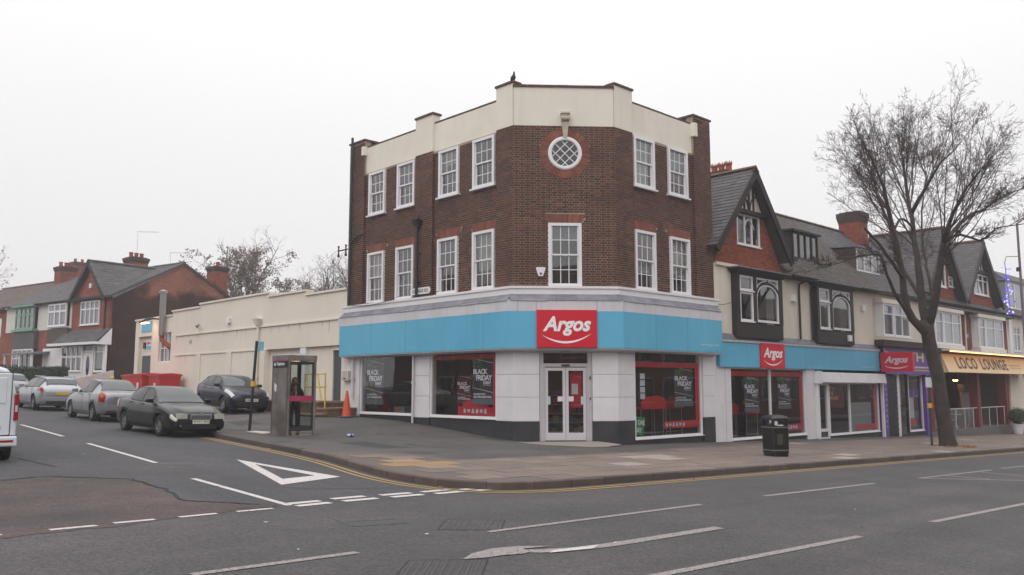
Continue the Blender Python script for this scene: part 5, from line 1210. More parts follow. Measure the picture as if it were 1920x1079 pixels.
room(T2, FR, 18.8, 23.9, -.8, 2.45, -.21, -3, m_dark2, 'shop_interior')
MB().box(FR, 18.3, 24.2, -6, -5.8, -1, 8).build('rear_wall', m_sootbrick, T2)
# ---- red brick pair with the lounge below
T3 = thing('terrace_building', 'red brick pair of gabled houses over the restaurant with the warm lit awning', 'restaurant building', FR(30, 0, -.9))
hs3 = [(24.7, 28.1, 3.8, 5.4), (30.9, 34.9, 3.8, 5.4)]
backing(T3, 'wall', FR, 24.11, 36.9, 3.2, 5.9, hs3, 0, .3, m_redmortar)
bricks(T3, FR, 24.11, 36.88, 3.2, 5.62, [(24.4, 28.4, 3.6, 5.8), (30.6, 35.2, 3.6, 5.8)], 0, m_redbrick, seed=40)
for sa, s0, s1, hw2 in ((26.55, 24.3, 28.9, (25.75, 27.35, 6.85, 8.05)), (32.45, 29.8, 35.1, (31.6, 34.0, 6.85, 8.05))):
    gmb(T3, FR, s0, s1, sa, 5.9, 9.85, .25, .02, m_redmortar, hw2)
    bricks(T3, FR, 0, 0, 5.9, 8.2, [hw2], .02, m_redbrick, srange=lambda z, s0=s0, s1=s1, sa=sa: (s0 + (sa - s0) * (z - 5.9) / 3.95, s1 + (sa - s1) * (z - 5.9) / 3.95), seed=int(sa), indiv=0)
    q = .62; MB().prism([FR(sa - q * 1.3, .03, 8.25), FR(sa + q * 1.3, .03, 8.25), FR(sa, .03, 9.7)], FR(0, .02, 0) - FR(0, 0, 0)).build('gable_panel', m_terr, T3)
    MB().box(FR, sa - 1.2, sa + 1.2, -.02, .18, 8.12, 8.27).build('tie_beam', m_brown, T3)
    for a in (sa - .35, sa, sa + .35): MB().box(FR, a - .035, a + .035, .045, .1, 8.26, 8.26 + (1.35 if a == sa else .75)).build('timber_stud', m_brown, T3)
    casement(T3, FR, *hw2, .05, 3, .7, fr=.08, curtain=m_curtain)
    gable_roof(T3, FR, sa, 9.95, s0 - .35, 6.35, s1 + .35, 6.35, .42, m_slate if sa < 30 else m_slate, bw=.28, seed=int(sa) + 2, indiv=100)
casement(T3, FR, 27.75, 28.35, 6.95, 7.5, .05, 1, .6)
for s0, s1 in ((24.55, 28.15), (30.85, 34.95)):
    m_ = (s0 + s1) / 2; MB().box(FR, s0 - .15, s1 + .15, .0, .48, 3.45, 3.76).build('bay_base', m_terr, T3); MB().box(FR, s0 - .2, s1 + .2, .0, .5, 5.46, 5.64).build('bay_head', m_terr, T3)
    casement(T3, FR, s0, s0 + 1.1, 3.78, 5.46, .40, 1, .68, fr=.09, curtain=m_curtain); casement(T3, FR, s0 + 1.16, s1, 3.78, 5.46, .40, 2, .68, fr=.09, curtain=m_curtain)
    for a in (s0, s1 - .08): MB().box(FR, a, a + .08, .0, .34, 3.78, 5.46).build('bay_side', m_white, T3)
room(T3, FR, 24.2, 36.7, 3.3, 5.85, -.31, -3, m_dark2); 
slates(T3, FR(24.11, .30, 5.98), FR(1, 0, 0) - FR(0, 0, 0), Vm, [(0, 0), (12.8, 0), (12.8, Lm), (0, Lm)], m_slate, seed=29)
slates(T3, FR(24.11, -3.6, 9.8), FR(1, 0, 0) - FR(0, 0, 0), FR(0, -8, 6) - FR(0, -3.6, 9.8), [(0, 0), (12.8, 0), (12.8, 5), (0, 5)], m_moss, w=.8, h=.8)
ridge_tiles(T3, FR(24.12, -3.6, 9.83), FR(36.9, -3.6, 9.83))
MB().box(FR, 24.11, 36.9, .0, .46, 5.66, 5.78).build('ledge', m_slate, T3); MB().tube([FR(29.6, .12, 5.7), FR(29.6, .1, 3.3)], .045, 8).build('downpipe', m_wpipe, T3); MB().box(FR, 29.75, 30.05, .0, .1, 4.3, 4.5).build('wall_box', m_blue, T3)
MB().box(FR, 24.15, 38.9, .0, .5, 3.32, 3.55).build('mossy_ledge', m_sootbrick, T3)
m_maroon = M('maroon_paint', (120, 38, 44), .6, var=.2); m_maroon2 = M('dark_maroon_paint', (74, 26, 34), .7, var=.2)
z0f = -.62
MB().box(FR, 24.2, 39.5, -3.2, -.0, -1.6, z0f).build('terrace_floor', M('grey_step', (110, 104, 104), .9, var=.2), T3)
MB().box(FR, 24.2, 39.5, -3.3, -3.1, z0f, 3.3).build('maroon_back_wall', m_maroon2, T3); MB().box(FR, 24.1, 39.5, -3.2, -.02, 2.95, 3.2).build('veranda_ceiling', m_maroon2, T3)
for a in (24.6, 31.4, 31.9, 36.2): MB().box(FR, a, a + .42, -.5 if a != 31.9 else -3.1, -.05 if a != 31.9 else -2.6, -1.5, 3.2).build('maroon_pillar', m_maroon, T3)
MB().box(FR, 36.6, 39.5, -.4, -.1, -1.6, 3.2).build('maroon_wall', m_maroon, T3)
for a, b in ((26, 28.6), (29, 31)): shopwin(T3, FR, a, b, z0f + .5, 2.3, -3.06, mat=m_maroon)
MB().box(FR, 32.9, 35.2, -1.5, -1.42, .3, 1.3).build('grey_menu_board', M('menu_board', (146, 138, 146), .6), T3); MB().box(FR, 32.9, 35.0, -1.6, -1.2, 1.32, 1.75).build('hanging_foliage', M('dark_foliage', (34, 54, 34), .9, bump=1, bs=20), T3)
MB().box(FR, 37.1, 38.0, -.1, -.06, -.9, 1.5).build('dark_door', m_brown, T3)
aw = thing('shop_awning', 'cream awning sign with dark lettering and warm strip light over the restaurant', 'awning', FR(32, .6, 2.3))
pr = [(.05, 3.42), (.38, 3.36), (.75, 2.36), (.70, 2.24), (.05, 2.24)]
mb = MB(); mb.prism([FR(25.0, d, z) for d, z in pr[:3] + [(.7, 2.34), (.3, 3.3)]], FR(13.7, 0, 0) - FR(0, 0, 0)); m_awn = M('cream_awning', (224, 196, 158), .7); mb.build('front_panel', m_awn, aw)
for a in (25.0, 38.66): MB().prism([FR(a, d, z) for d, z in ((.05, 3.4), (.36, 3.34), (.73, 2.34), (.05, 2.34))], FR(.04, 0, 0) - FR(0, 0, 0)).build('end_panel', m_awn, aw)
MB().box(FR, 24.9, 38.75, .0, .92, 3.43, 3.50).build('hood', m_white, aw); MB().box(FR, 25.1, 38.6, .80, .86, 3.38, 3.42).build('light_strip', M('warm_strip', (255, 190, 120), .5, emit=3.2), aw)
U2 = (FR(0, .75, 2.36) - FR(0, .38, 3.36)); nn = (FR(0, 1, 0) - FR(0, 0, 0)) * .87 + Vector((0, 0, .5))
fa = lambda x, y: FR(x, .38, 3.36) + U2 * (1 - y) + nn * .02
mb = MB(); put_text(mb, fa, 'LOCO', 26.6, 29.55, .18, .80, bold=.02, space=1.15); put_text(mb, fa, 'LOUNGE', 30.2, 34.5, .18, .80, bold=.02, space=1.1); mb.build('lettering', M('bronze_lettering', (78, 60, 52), .6), aw)
mb = MB(); put_text(mb, fa, 'RESTAURANT AND BAR', 34.9, 36.9, .44, .52, bold=.0); put_text(mb, fa, 'OPEN ALL DAY EVERY DAY', 34.9, 36.9, .28, .36, bold=.0); mb.build('small_lettering', MATS['bronze_lettering'], aw)
for a, d, z, w in ((27.2, -1.6, 2.2, 'left'), (32.6, -1.6, 2.0, 'right')):
    o = thing('pendant_lamp', w + ' of the two warm lamps glowing under the restaurant awning', 'lamp', FR(a, d, z), 0, 'lamps under the awning'); MB().tube([FR(a, d, z + .1), FR(a, d, 2.95)], .012, 5).build('cord', m_black, o)
    MB().lathe(FR(a, d, z), (0, 0, 1), [(.18, 0), (.15, .08), (.02, .12)], 12).build('lamp_shade', m_black, o); MB().sphere(FR(a, d, z), .13, 10, 6, (1, 1, .5)).build('bulb', M('warm_bulb', (255, 150, 70), .5, emit=90), o)
MB().tube([FR(25.5, -.15, .45), FR(31.3, -.15, .45), FR(36.1, -.15, .45)], .03, 6).build('rail', m_wpipe, T3)
for k in range(9): MB().tube([FR(25.6 + k * 1.3, -.15, z0f), FR(25.6 + k * 1.3, -.15, .45)], .02, 6).build('rail_post', m_wpipe, T3)
MB().box(FR, 25.5, 31.3, -.17, -.16, -.5, .4).build('glass_screen', m_sglass, T3)
MB().sphere(FR(37.6, .05, 2.3), .2, 10, 7).build('globe_light', m_white, T3)
m_mint = M('mint_painted_metal', (170, 206, 192), .5)
def cafe_chair(s, d, rz):
    o = thing('cafe_chair', '', 'chair', FR(s, d, z0f), rz, 'mint cafe chairs under the awning'); F = FW
    MB().lathe((0, 0, .44), (0, 0, 1), [(.001, 0), (.2, 0), (.2, .03), (.001, .03)], 12).build('seat', m_mint, o, world=False)
    for a, b in ((-1, -1), (1, -1), (1, 1), (-1, 1)): MB().tube([(a * .14, b * .14, .44), (a * .17, b * .17, .2), (a * .21, b * .21, 0)], .015, 5).build('leg', m_mint, o, world=False)
    mb = MB(); mb.tube([(-.17, .15, .44), (-.18, .2, .75), (-.1, .22, .9), (0, .22, .94), (.1, .22, .9), (.18, .2, .75), (.17, .15, .44)], .014, 5); mb.tube([(0, .17, .46), (0, .22, .93)], .012, 5); mb.tube([(-.09, .17, .46), (-.09, .22, .9)], .01, 5); mb.tube([(.09, .17, .46), (.09, .22, .9)], .01, 5); mb.build('backrest', m_mint, o, world=False); return o
lb = ['mint cafe chair nearest the tree trunk', 'mint cafe chair left of the first cafe table', 'mint cafe chair right of the first cafe table', 'mint cafe chair standing by the grey menu board', 'mint cafe chair behind the first cafe table']
for k, (s, d, rz) in enumerate(((26.3, -.7, .4), (27.4, -.9, 1.8), (29.3, -.7, 4.2), (32.8, -.8, .3), (28.3, -1.5, 3.0))): cafe_chair(s, d, rz)['label'] = lb[k]
for k, (s, d) in enumerate(((28.3, -.8), (30.5, -1.0))):
    o = thing('cafe_table', ['mint round cafe table among the chairs', 'mint round cafe table beside the maroon pillar'][k], 'table', FR(s, d, z0f), 0, 'mint cafe tables under the awning')
    MB().lathe((0, 0, .7), (0, 0, 1), [(.001, 0), (.34, 0), (.34, .03), (.001, .03)], 16).build('tabletop', m_mint, o, world=False); MB().lathe((0, 0, 0), (0, 0, 1), [(.03, 0), (.03, .7)], 8).build('column', m_mint, o, world=False)
    for q in range(3): a = q * 2.1; MB().tube([(0, 0, .12), (.22 * math.cos(a), .22 * math.sin(a), 0)], .018, 5).build('foot', m_mint, o, world=False)
m_leafg = M('dark_green_leaf', (46, 66, 40), .7, c2=(30, 44, 28), isl=.3, hue=1)
def leafball(c, r, n, size, rs, sc=(1, 1, 1)):
    mb = MB()
    for _ in range(n):
        v = Vector((rs.gauss(0, 1), rs.gauss(0, 1), rs.gauss(0, 1))).normalized() * r * rs.uniform(.72, 1.04); v = Vector((v.x * sc[0], v.y * sc[1], v.z * sc[2])); p = Vector(c) + v
        a = Vector((rs.gauss(0, 1), rs.gauss(0, 1), rs.gauss(0, 1))).normalized(); b = a.orthogonal().normalized(); s = size * rs.uniform(.6, 1.3)
        mb.add([p - a * s, p + b * s * .5, p + a * s, p - b * s * .5], [(0, 1, 2, 3)])
    return mb
for k, (s, d) in enumerate(((35.2, .75), (37.6, .75))):
    c = FR(s, d, 0); z = zp(c.x, c.y); o = thing('potted_shrub', ['round clipped shrub in a white pot, left of the two at the maroon wall', 'round clipped shrub in a white pot at the right edge of the photo'][k], 'potted plant', (c.x, c.y, z), 0, 'clipped shrubs in white pots')
    MB().lathe((0, 0, 0), (0, 0, 1), [(.24, 0), (.34, .5), (.37, .5), (.37, .56), (.32, .56), (.3, .45)], 18).build('pot', m_white, o, world=False)
    MB().sphere((0, 0, 1.02), .44, 12, 9).build('core', MATS['dark_foliage'], o, world=False); leafball((0, 0, 1.02), .52, 1500, .035, random.Random(k)).build('foliage', m_leafg, o, world=False, kind='stuff', recalc=False)
# ---- last houses at the right edge
T4 = thing('terrace_building', 'pale rendered building with a grey dormer beyond the red brick pair, at the right edge', 'building', FR(42, 0, -1))
backing(T4, 'wall', FR, 36.92, 47, -1.6, 5.9, [(38.2, 39.6, 3.8, 5.3), (41.5, 43.2, 3.8, 5.3)], 0, .3, m_terr); slates(T4, FR(36.92, .32, 5.98), FR(1, 0, 0) - FR(0, 0, 0), Vm, [(0, 0), (10.1, 0), (10.1, Lm * .75), (0, Lm * .75)], m_slate, seed=49)
casement(T4, FR, 38.2, 39.6, 3.8, 5.3, -.02, 2, .7, curtain=m_curtain); casement(T4, FR, 41.5, 43.2, 3.8, 5.3, -.02, 2, .7, curtain=m_curtain)
dormer(T4, FR, 38.2, 42.6, 6.5, 8.2, 3, m_white, M('grey_hung_slate', (120, 122, 128), .8), 1, curtain=m_curtain); MB().tube([FR(40.4, .08, 5.8), FR(40.4, .08, -1)], .05, 8).build('downpipe', m_brown, T4)
for a in (37.1, 39.9): MB().box(FR, a, a + .5, .0, .1, 3.4, 5.9).build('white_pilaster', m_white, T4)
MB().box(FR, 39.5, 47, .0, .3, 2.3, 3.3).build('shop_fascia', M('dark_blue_fascia', (60, 78, 110), .5), T4); room(T4, FR, 37, 46.9, -1.5, 5.8, -.31, -3, m_dark2)
T5 = thing('terrace_building', 'distant brick terrace mostly hidden beyond the right edge', 'building', FR(56, 0, -1.3))
backing(T5, 'wall', FR, 47.1, 66, -2, 6.4, [], -.2, .5, m_redbrick); MB().b8([FR(47.1, .2, 6.4), FR(66, .2, 6.4), FR(66, -8, 6.4), FR(47.1, -8, 6.4), FR(47.1, -3.6, 10), FR(66, -3.6, 10), FR(66, -3.7, 10), FR(47.1, -3.7, 10)]).build('roof', m_slate, T5)
# ---------------------------------------------------------------- street furniture on the right
m_binb = M('black_bin_plastic', (26, 25, 30), .4, var=.2, vs=6); m_gold = M('brass_band', (130, 120, 96), .5)
bc = FR(1.42, 4.4, 0); bz = zp(bc.x, bc.y)
bn = thing('litter_bin', 'black litter bin with a domed hood and pale bands on the pavement', 'litter bin', (bc.x, bc.y, bz), math.radians(18)); bn.scale = (.86, .86, 1.0)
def sq(r, z, c=.10, k=4):      # rounded square ring
    pts = []
    for q, (sx, sy) in enumerate(((1, 1), (-1, 1), (-1, -1), (1, -1))):
        for j in range(k + 1): a = PI / 2 * (q + j / k); pts.append((sx * (r - c) + c * math.cos(a), sy * (r - c) + c * math.sin(a), z))
    return pts
def loft(rings, cap=True):
    mb = MB(); n = len(rings[0])
    for r_ in rings: mb.v += [tuple(p) for p in r_]
    for i in range(len(rings) - 1):
        for k in range(n): mb.f.append((i * n + k, i * n + (k + 1) % n, (i + 1) * n + (k + 1) % n, (i + 1) * n + k))
    if cap: mb.f += [tuple(range(n)), tuple((len(rings) - 1) * n + k for k in range(n))]
    return mb
loft([sq(.30, .0), sq(.30, .08), sq(.315, .1), sq(.325, .78), sq(.335, .80), sq(.335, .83), sq(.30, .84)]).build('body', m_binb, bn, world=False)
for z in (.17, .79): loft([sq(.324 + .01 * (z > .5), z), sq(.332 + .01 * (z > .5), z + .004), sq(.332 + .01 * (z > .5), z + .016), sq(.324 + .01 * (z > .5), z + .02)]).build('band', m_gold, bn, world=False)
for a, b in ((1, 1), (-1, 1), (-1, -1), (1, -1)): MB().tube([(a * .25, b * .25, .82), (a * .25, b * .25, 1.03)], .055, 8).build('hood_post', m_binb, bn, world=False)
loft([sq(.33, 1.0), sq(.35, 1.01), sq(.345, 1.05), sq(.25, 1.11, .08), sq(.12, 1.135, .05)]).build('hood', m_binb, bn, world=False)
MB().box(FW, -.2, .2, -.2, .2, .80, .9).build('liner', M('bin_liner', (60, 58, 60), .4), bn, world=False)
MB().box(FW, -.17, .03, -.338, -.322, .33, .62).build('notice_panel', M('brown_panel', (70, 66, 56), .5), bn, world=False)
mb = MB(); mb.prism([(.335, .06 * math.cos(t) , .48 + .075 * math.sin(t)) for t in [q * PI / 5 for q in range(10)]], (.006, 0, 0)); mb.build('emblem', m_pale, bn, world=False)
MB().box(FW, -.22, -.12, -.31, -.25, .86, .97).build('paper_cup', m_paper, bn, world=False); MB().box(FW, -.12, .1, -.3, -.2, .84, .87).build('food_wrapper', m_paper, bn, world=False)
for x, y in ((-.30, .1), (.28, -.22)): MB().sphere((x, y, 1.03), .035, 6, 4).build('stubbing_plate', m_chrome, bn, world=False)
pc = FR(13.85, 3.9, 0); pz = zp(pc.x, pc.y)
sp = thing('sign_post', 'thin grey post with a small white plate and a yellow band beside the tree trunk', 'sign post', (pc.x, pc.y, pz))
MB().tube([(0, 0, 0), (0, 0, 2.62)], .045, 10).build('post', m_iron, sp, world=False); MB().box(FW, -.14, .1, -.07, -.05, 2.2, 2.58).build('plate', m_paper, sp, world=False); MB().tube([(0, 0, 1.42), (0, 0, 1.6)], .09, 10).build('yellow_band', M('yellow_band', (220, 170, 40), .5), sp, world=False)
lx, ly = 25.4, 42.0; lp = thing('street_lamp', 'tall grey street lamp at the right edge, its pole just outside the photo below', 'street lamp', (lx, ly, zp(lx, ly)))
MB().tube([(0, 0, 0), (0, 0, 1.4), (0, 0, 1.41), (0, 0, 10.75)], [.11, .11, .075, .055], 10).build('pole', M('lamp_grey', (110, 98, 106), .6), lp, world=False); MB().tube([(0, 0, 10.7), (.3, 0, 10.95), (1.1, -.1, 11.0)], .035, 8).build('arm', MATS['lamp_grey'], lp, world=False); MB().box(FW, .5, 1.3, -.2, .05, 10.88, 11.0).build('lantern', MATS['lamp_grey'], lp, world=False)
MB().tube([(-.1, 0, 8.3), (-.1, 0, 8.5)], .09, 8).build('clamp', m_black, lp, world=False)
xl = thing('festive_light', 'blue festive light figure hanging on the street lamp at the right edge', 'festive light', (lx - .75, ly, 5.2)); m_led = M('blue_led', (70, 60, 255), .5, emit=1.1); m_ledw = M('white_led', (210, 200, 255), .5, emit=1.1)
MB().tube([(.75, 0, 2.9), (.1, 0, 2.9), (.0, 0, 2.6), (.05, 0, 1.4), (.15, 0, .0)], .02, 5).build('frame', m_lead, xl, world=False); rs = random.Random(12); mb = MB(); mb2 = MB()
for k in range(70):
    z = rs.uniform(0, 2.4); x = .08 + rs.gauss(0, .14); (mb if rs.random() < .6 else mb2).sphere((x, rs.uniform(-.1, .1), z), rs.uniform(.018, .045), 5, 4)
mb.build('blue_lights', m_led, xl, world=False); mb2.build('white_lights', m_ledw, xl, world=False)
# ---------------------------------------------------------------- the bare street tree
m_bark = M('dark_wet_bark', (72, 58, 55), .95, c2=(50, 42, 41), vs=3, bump=1., bs=22, patch=(70, 72, 46), ps=1.2, pt=.63)
m_twig = M('dark_twig', (68, 50, 52), .95)
def grow(mb, p, d, L, r, depth, rs, lift, cfg):
    n = cfg['seg'][depth]; pts = [p.copy()]; rad = [r]; q = p.copy(); dd = d.normalized()
    for k in range(n):
        dd = (dd + Vector((rs.gauss(0, 1), rs.gauss(0, 1), rs.gauss(0, 1))) * cfg['wob'][depth] + Vector((0, 0, lift * cfg['up'][depth]))).normalized()
        q = q + dd * (L / n); pts.append(q.copy()); rad.append(r * (1 - .78 * (k + 1) / n))
    mb.tube(pts, rad, 5 if depth == 0 else (4 if depth == 1 else 3), cap=False)
    if depth + 1 < len(cfg['seg']):
        for _ in range(cfg['kids'][depth]):
            t = rs.uniform(.2, 1.); i = min(int(t * n), n - 1); f = t * n - i; b = pts[i].lerp(pts[i + 1], f); ax = (pts[i + 1] - pts[i]).normalized()
            sd_ = ax.orthogonal().normalized(); sd_.rotate(Matrix.Rotation(rs.uniform(0, 2 * PI), 3, ax)); nd = (ax * rs.uniform(.5, 1.0) + sd_ * rs.uniform(.5, 1.0)).normalized()
            grow(mb, b, nd, L * cfg['ratio'][depth] * rs.uniform(.6, 1.15) * (1.15 - .45 * t), max(rad[i] * .55, cfg['rmin']), depth + 1, rs, lift, cfg)
YT = 32.6
def up(px, py, Y):     # place on the tree's own plane, distances read from the photograph
    th = math.atan(185 / 1590); a = (px - 960) / 1590; b = (539.5 - py) / 1590
    fx, fy, fz = a, math.cos(th) - b * math.sin(th), math.sin(th) + b * math.cos(th)
    return Vector((fx / fy * Y, Y, 1.65 + fz / fy * Y))
tb = FR(14.0, 4.4, 0); tree = thing('street_tree', 'large bare street tree with a leaning dark trunk on the pavement', 'tree', (16.5, YT, zp(16.5, YT)))
def limb(pl, r0, r1, nm='limb', n=10):
    P = [up(*q) if len(q) == 3 else up(q[0], q[1], YT) for q in pl]; Q = catmull(P, .35); m_ = len(Q); R_ = [(r0 + (r1 - r0) * (k / (m_ - 1))) * .88 for k in range(m_)]
    rs_ = random.Random(len(nm) + int(pl[0][0])); Q = [p + Vector((rs_.gauss(0, .012), rs_.gauss(0, .012), 0)) for p in Q]; MB().tube(Q, R_, n).build(nm, m_bark, tree, smooth=True); return Q, R_
Pt = [up(1783, 848, YT), up(1779, 838, YT), up(1772, 800, YT), up(1765, 750, YT), up(1757, 700, YT), up(1748, 665, YT), up(1741, 635, YT), up(1737, 600, YT)]
Q = catmull(Pt, .25); R_ = [max(.26 + .16 * math.exp(-k * .55), .25) * (1 - .004 * k) for k in range(len(Q))]; MB().tube(Q, R_, 14).build('trunk', m_bark, tree, smooth=True)
limbs = [
 ([(1741, 632, 32.6), (1722, 610, 32.4), (1700, 580, 32.1), (1690, 505, 31.8), (1677, 440, 31.6), (1666, 395, 31.4), (1655, 350, 31.2), (1636, 305, 31.), (1618, 268, 30.8)], .19, .02),
 ([(1738, 612, 32.6), (1728, 560, 32.8), (1722, 500, 33), (1712, 430, 33.2), (1706, 392, 33.3), (1697, 335, 33.6), (1692, 290, 33.8), (1691, 248, 34)], .20, .015),
 ([(1708, 402, 33.3), (1722, 375, 33), (1740, 345, 32.6), (1765, 305, 32), (1786, 284, 31.8), (1806, 262, 31.6)], .10, .015),
 ([(1740, 615, 32.6), (1752, 570, 32.2), (1762, 510, 31.9), (1768, 460, 31.6), (1780, 418, 31.3), (1795, 385, 31.), (1812, 355, 30.6), (1838, 318, 30.2)], .21, .02),
 ([(1766, 480, 31.8), (1780, 445, 32.2), (1800, 420, 32.8), (1822, 402, 33.4), (1846, 392, 34), (1875, 372, 34.6), (1925, 350, 35)], .11, .015),
 ([(1772, 450, 31.6), (1800, 440, 30.8), (1836, 452, 30.), (1848, 446, 29.8), (1868, 428, 29.6), (1892, 424, 29.3), (1935, 418, 29)], .07, .015),
 ([(1692, 520, 31.8), (1672, 492, 31.4), (1650, 460, 31), (1632, 440, 30.7), (1620, 428, 30.5)], .08, .05),
 ([(1700, 585, 32.1), (1680, 555, 31.6), (1662, 515, 31), (1652, 480, 30.7), (1630, 478, 30.3), (1600, 484, 29.9), (1562, 497, 29.4), (1530, 505, 29)], .085, .012),
 ([(1728, 560, 32.8), (1708, 530, 33.2), (1690, 500, 33.6), (1680, 485, 33.9), (1672, 430, 34.2), (1650, 380, 34.6), (1635, 320, 35)], .085, .012),
 ([(1752, 570, 32.2), (1742, 520, 32.8), (1735, 490, 33.6), (1728, 430, 34.2), (1732, 360, 34.6), (1742, 300, 35)], .08, .012),
 ([(1677, 432, 31.6), (1686, 412, 32), (1700, 415, 32.6), (1712, 432, 33.2)], .05, .05)]
cfgT = dict(seg=[8, 5, 3, 2], wob=[.05, .07, .09, .10], up=[.055, .06, .05, .03], kids=[11, 6, 2], ratio=[.34, .42, .5], rmin=.0062)
rs = random.Random(77); tw = MB(); sec = MB(); cen = up(1742, 500, YT); cC = up(1738, 335, YT)
for li, (pl, r0, r1) in enumerate(limbs):
    Q, R_ = limb(pl, r0, r1)
    if li in (6, 10): continue
    m_ = len(Q); start = .42 if li in (0, 1, 3) else .3; kN = int(m_ * 1.15) if li in (0, 1, 3) else int(m_ * .95)
    for _ in range(int(kN * 1.2)):
        t = rs.uniform(start, 1.); i = min(int(t * (m_ - 1)), m_ - 2); ax = (Q[i + 1] - Q[i]).normalized(); out_ = (Q[i] - cen); out_.z *= .85; out_.normalize()
        sd_ = Vector((rs.gauss(0, 1), rs.gauss(0, .8), rs.gauss(0, .45))).normalized(); d = (out_ * 1.1 + sd_ * .6 + ax * .4 + Vector((0, 0, .02))).normalized()
        q_ = Q[i] - cC; A_ = Vector((d.x / 5.3, d.y / 4.2, d.z / 3.55)); B_ = Vector((q_.x / 5.3, q_.y / 4.2, q_.z / 3.55)); aa, bb, c_ = A_.dot(A_), 2 * A_.dot(B_), B_.dot(B_) - 1
        dist = (-bb + math.sqrt(max(bb * bb - 4 * aa * c_, 0))) / (2 * aa) if c_ < 0 else 1.
        grow(tw, Q[i], d, max(.8, min(dist * rs.uniform(.72, 1.02), 4.4)), max(R_[i] * .3, .016), 0, rs, 1., cfgT)
    grow(tw, Q[-1], (Q[-1] - Q[-3]).normalized(), 1.3, R_[-1], 0, rs, 1., cfgT)
tw.build('twigs', m_twig, tree, kind='stuff', recalc=False)
tt = FR(14.0, 4.4, 0); mb = leafball((16.6, YT - .1, zp(16.6, YT) + .02), .75, 260, .05, random.Random(4), (1.2, .9, .06)); mb.build('leaf_litter', m_leaf, kind='stuff', recalc=False)
# ---------------------------------------------------------------- THE LONG WHITE BUILDING ON THE LEFT
AN = thing('rendered_annex', 'long low cream rendered building with a stepped parapet beside the side road', 'building', FL(20, 0, 1))
segs = [(9.30, 12.40, 5.36), (12.40, 15.57, 5.54), (15.57, 22.72, 5.70), (22.72, 26.16, 5.55), (26.16, 31.4, 5.34)]
rec = (9.6, 15.7, .3, 3.24); winh = (26.22, 27.92, 2.92, 4.5); doorh = (28.95, 30.85, .3, 4.42)
for a, b, z in segs:
    hs = [h for h in (rec, winh, doorh) if h[0] < b and h[1] > a]
    backing(AN, 'wall', FL, a, b, .2, z, hs, .0, .3, m_annex)
    MB().box(FL, a - .02, b + .02, -.36, .07, z + .001, z + .085).build('coping', m_annex, AN)
MB().box(FL, 9.32, 25.6, .001, .06, 4.24, 4.30).build('string_course', m_annex, AN)
MB().box(FL, 16.2, 25.6, .001, .045, 3.22, 3.28).build('string_course', m_annex, AN)
for a in (19.0, 22.4): MB().box(FL, a, a + .5, .001, .05, .4, 3.22).build('shallow_pilaster', m_annex, AN)
MB().box(FL, 15.72, 16.15, .001, .06, .4, 3.23).build('shallow_pilaster', m_annex, AN)
MB().box(FL, 9.32, 31.3, -8, -.3, 5.0, 5.1).build('flat_roof', m_lead, AN); MB().box(FL, 31.1, 31.38, -8, -.3, .2, 5.33).build('end_wall', m_annex, AN)
MB().box(FL, 12.8, 15.7, -.4, -.22, .3, 3.24).build('recessed_wall', m_annex, AN); MB().box(FL, 12.35, 12.8, -.4, -.02, .3, 3.24).build('pier', m_white, AN)
for k in range(2): MB().box(FL, 10.45 + k * .95, 10.45 + (k + 1) * .95 - .015, -.4, -.15, 1.0, 3.24).build('boarded_door', m_annex, AN)
MB().box(FL, 9.6, 10.43, -.4, -.2, 1.1, 3.05).build('grey_door', M('dark_grey_door', (70, 74, 84), .6, var=.1), AN); MB().box(FL, 9.6, 10.43, -.4, -.12, 3.05, 3.24).build('door_head', m_annex, AN)
MB().box(FL, 9.5, 15.7, -.5, -.41, .2, 3.3).build('inner_wall', m_annex, AN)
st_ = thing('brick_steps', 'worn brick platform and steps at the dark grey door', 'steps', FL(9.5, .6, .5)); m_step = M('worn_step_brick', (120, 92, 74), .9, c2=(92, 74, 64), vs=4, bump=.5, var=.3)
MB().box(FL, 9.25, 15.0, -.2, 1.15, .2, 1.02).build('platform', m_step, st_); MB().box(FL, 9.2, 15.05, -.2, 1.2, 1.02, 1.09).build('platform_slab', M('step_slab', (136, 116, 98), .9, var=.3, vs=3), st_)
MB().box(FL, 8.45, 9.24, .02, 1.25, .2, .80).build('step', m_step, st_); MB().box(FL, 8.42, 9.24, .02, 1.3, .80, .86).build('step_slab', MATS['step_slab'], st_)
MB().box(FL, 8.5, 9.9, 1.26, 1.75, .2, .60).build('step', m_step, st_); MB().box(FL, 8.46, 9.94, 1.26, 1.8, .60, .66).build('step_slab', MATS['step_slab'], st_)
rl = thing('hand_railing', 'yellow tubular hand railing on the brick steps', 'railing', FL(9.6, 1.0, 1.1)); m_yel = M('yellow_railing_paint', (206, 178, 44), .5, var=.2, vs=8)
MB().tube([FL(10.55, 1.0, 1.09), FL(10.55, 1.0, 2.11), FL(9.08, 1.0, 2.11), FL(8.98, 1.05, .86)], .032, 8).build('frame', m_yel, rl); MB().tube([FL(10.55, 1.0, 1.62), FL(9.02, 1.0, 1.62)], .028, 8).build('mid_rail', m_yel, rl); MB().tube([FL(9.65, 1.0, 2.11), FL(9.15, 1.1, 1.1)], .032, 8).build('slanting_post', m_yel, rl)
dp = thing('drainpipe', 'cream drainpipe with hopper on the long rendered wall behind the phone box', 'drainpipe', FL(16.5, .1, .8))
MB().tube([FL(16.35, .09, .6), FL(16.35, .09, 4.3)], .06, 8).build('pipe', m_annex, dp); MB().b8([FL(16.28, .02, 4.3), FL(16.42, .02, 4.3), FL(16.42, .16, 4.3), FL(16.28, .16, 4.3), FL(16.1, .02, 4.62), FL(16.6, .02, 4.62), FL(16.6, .26, 4.62), FL(16.1, .26, 4.62)]).build('hopper', m_annex, dp)
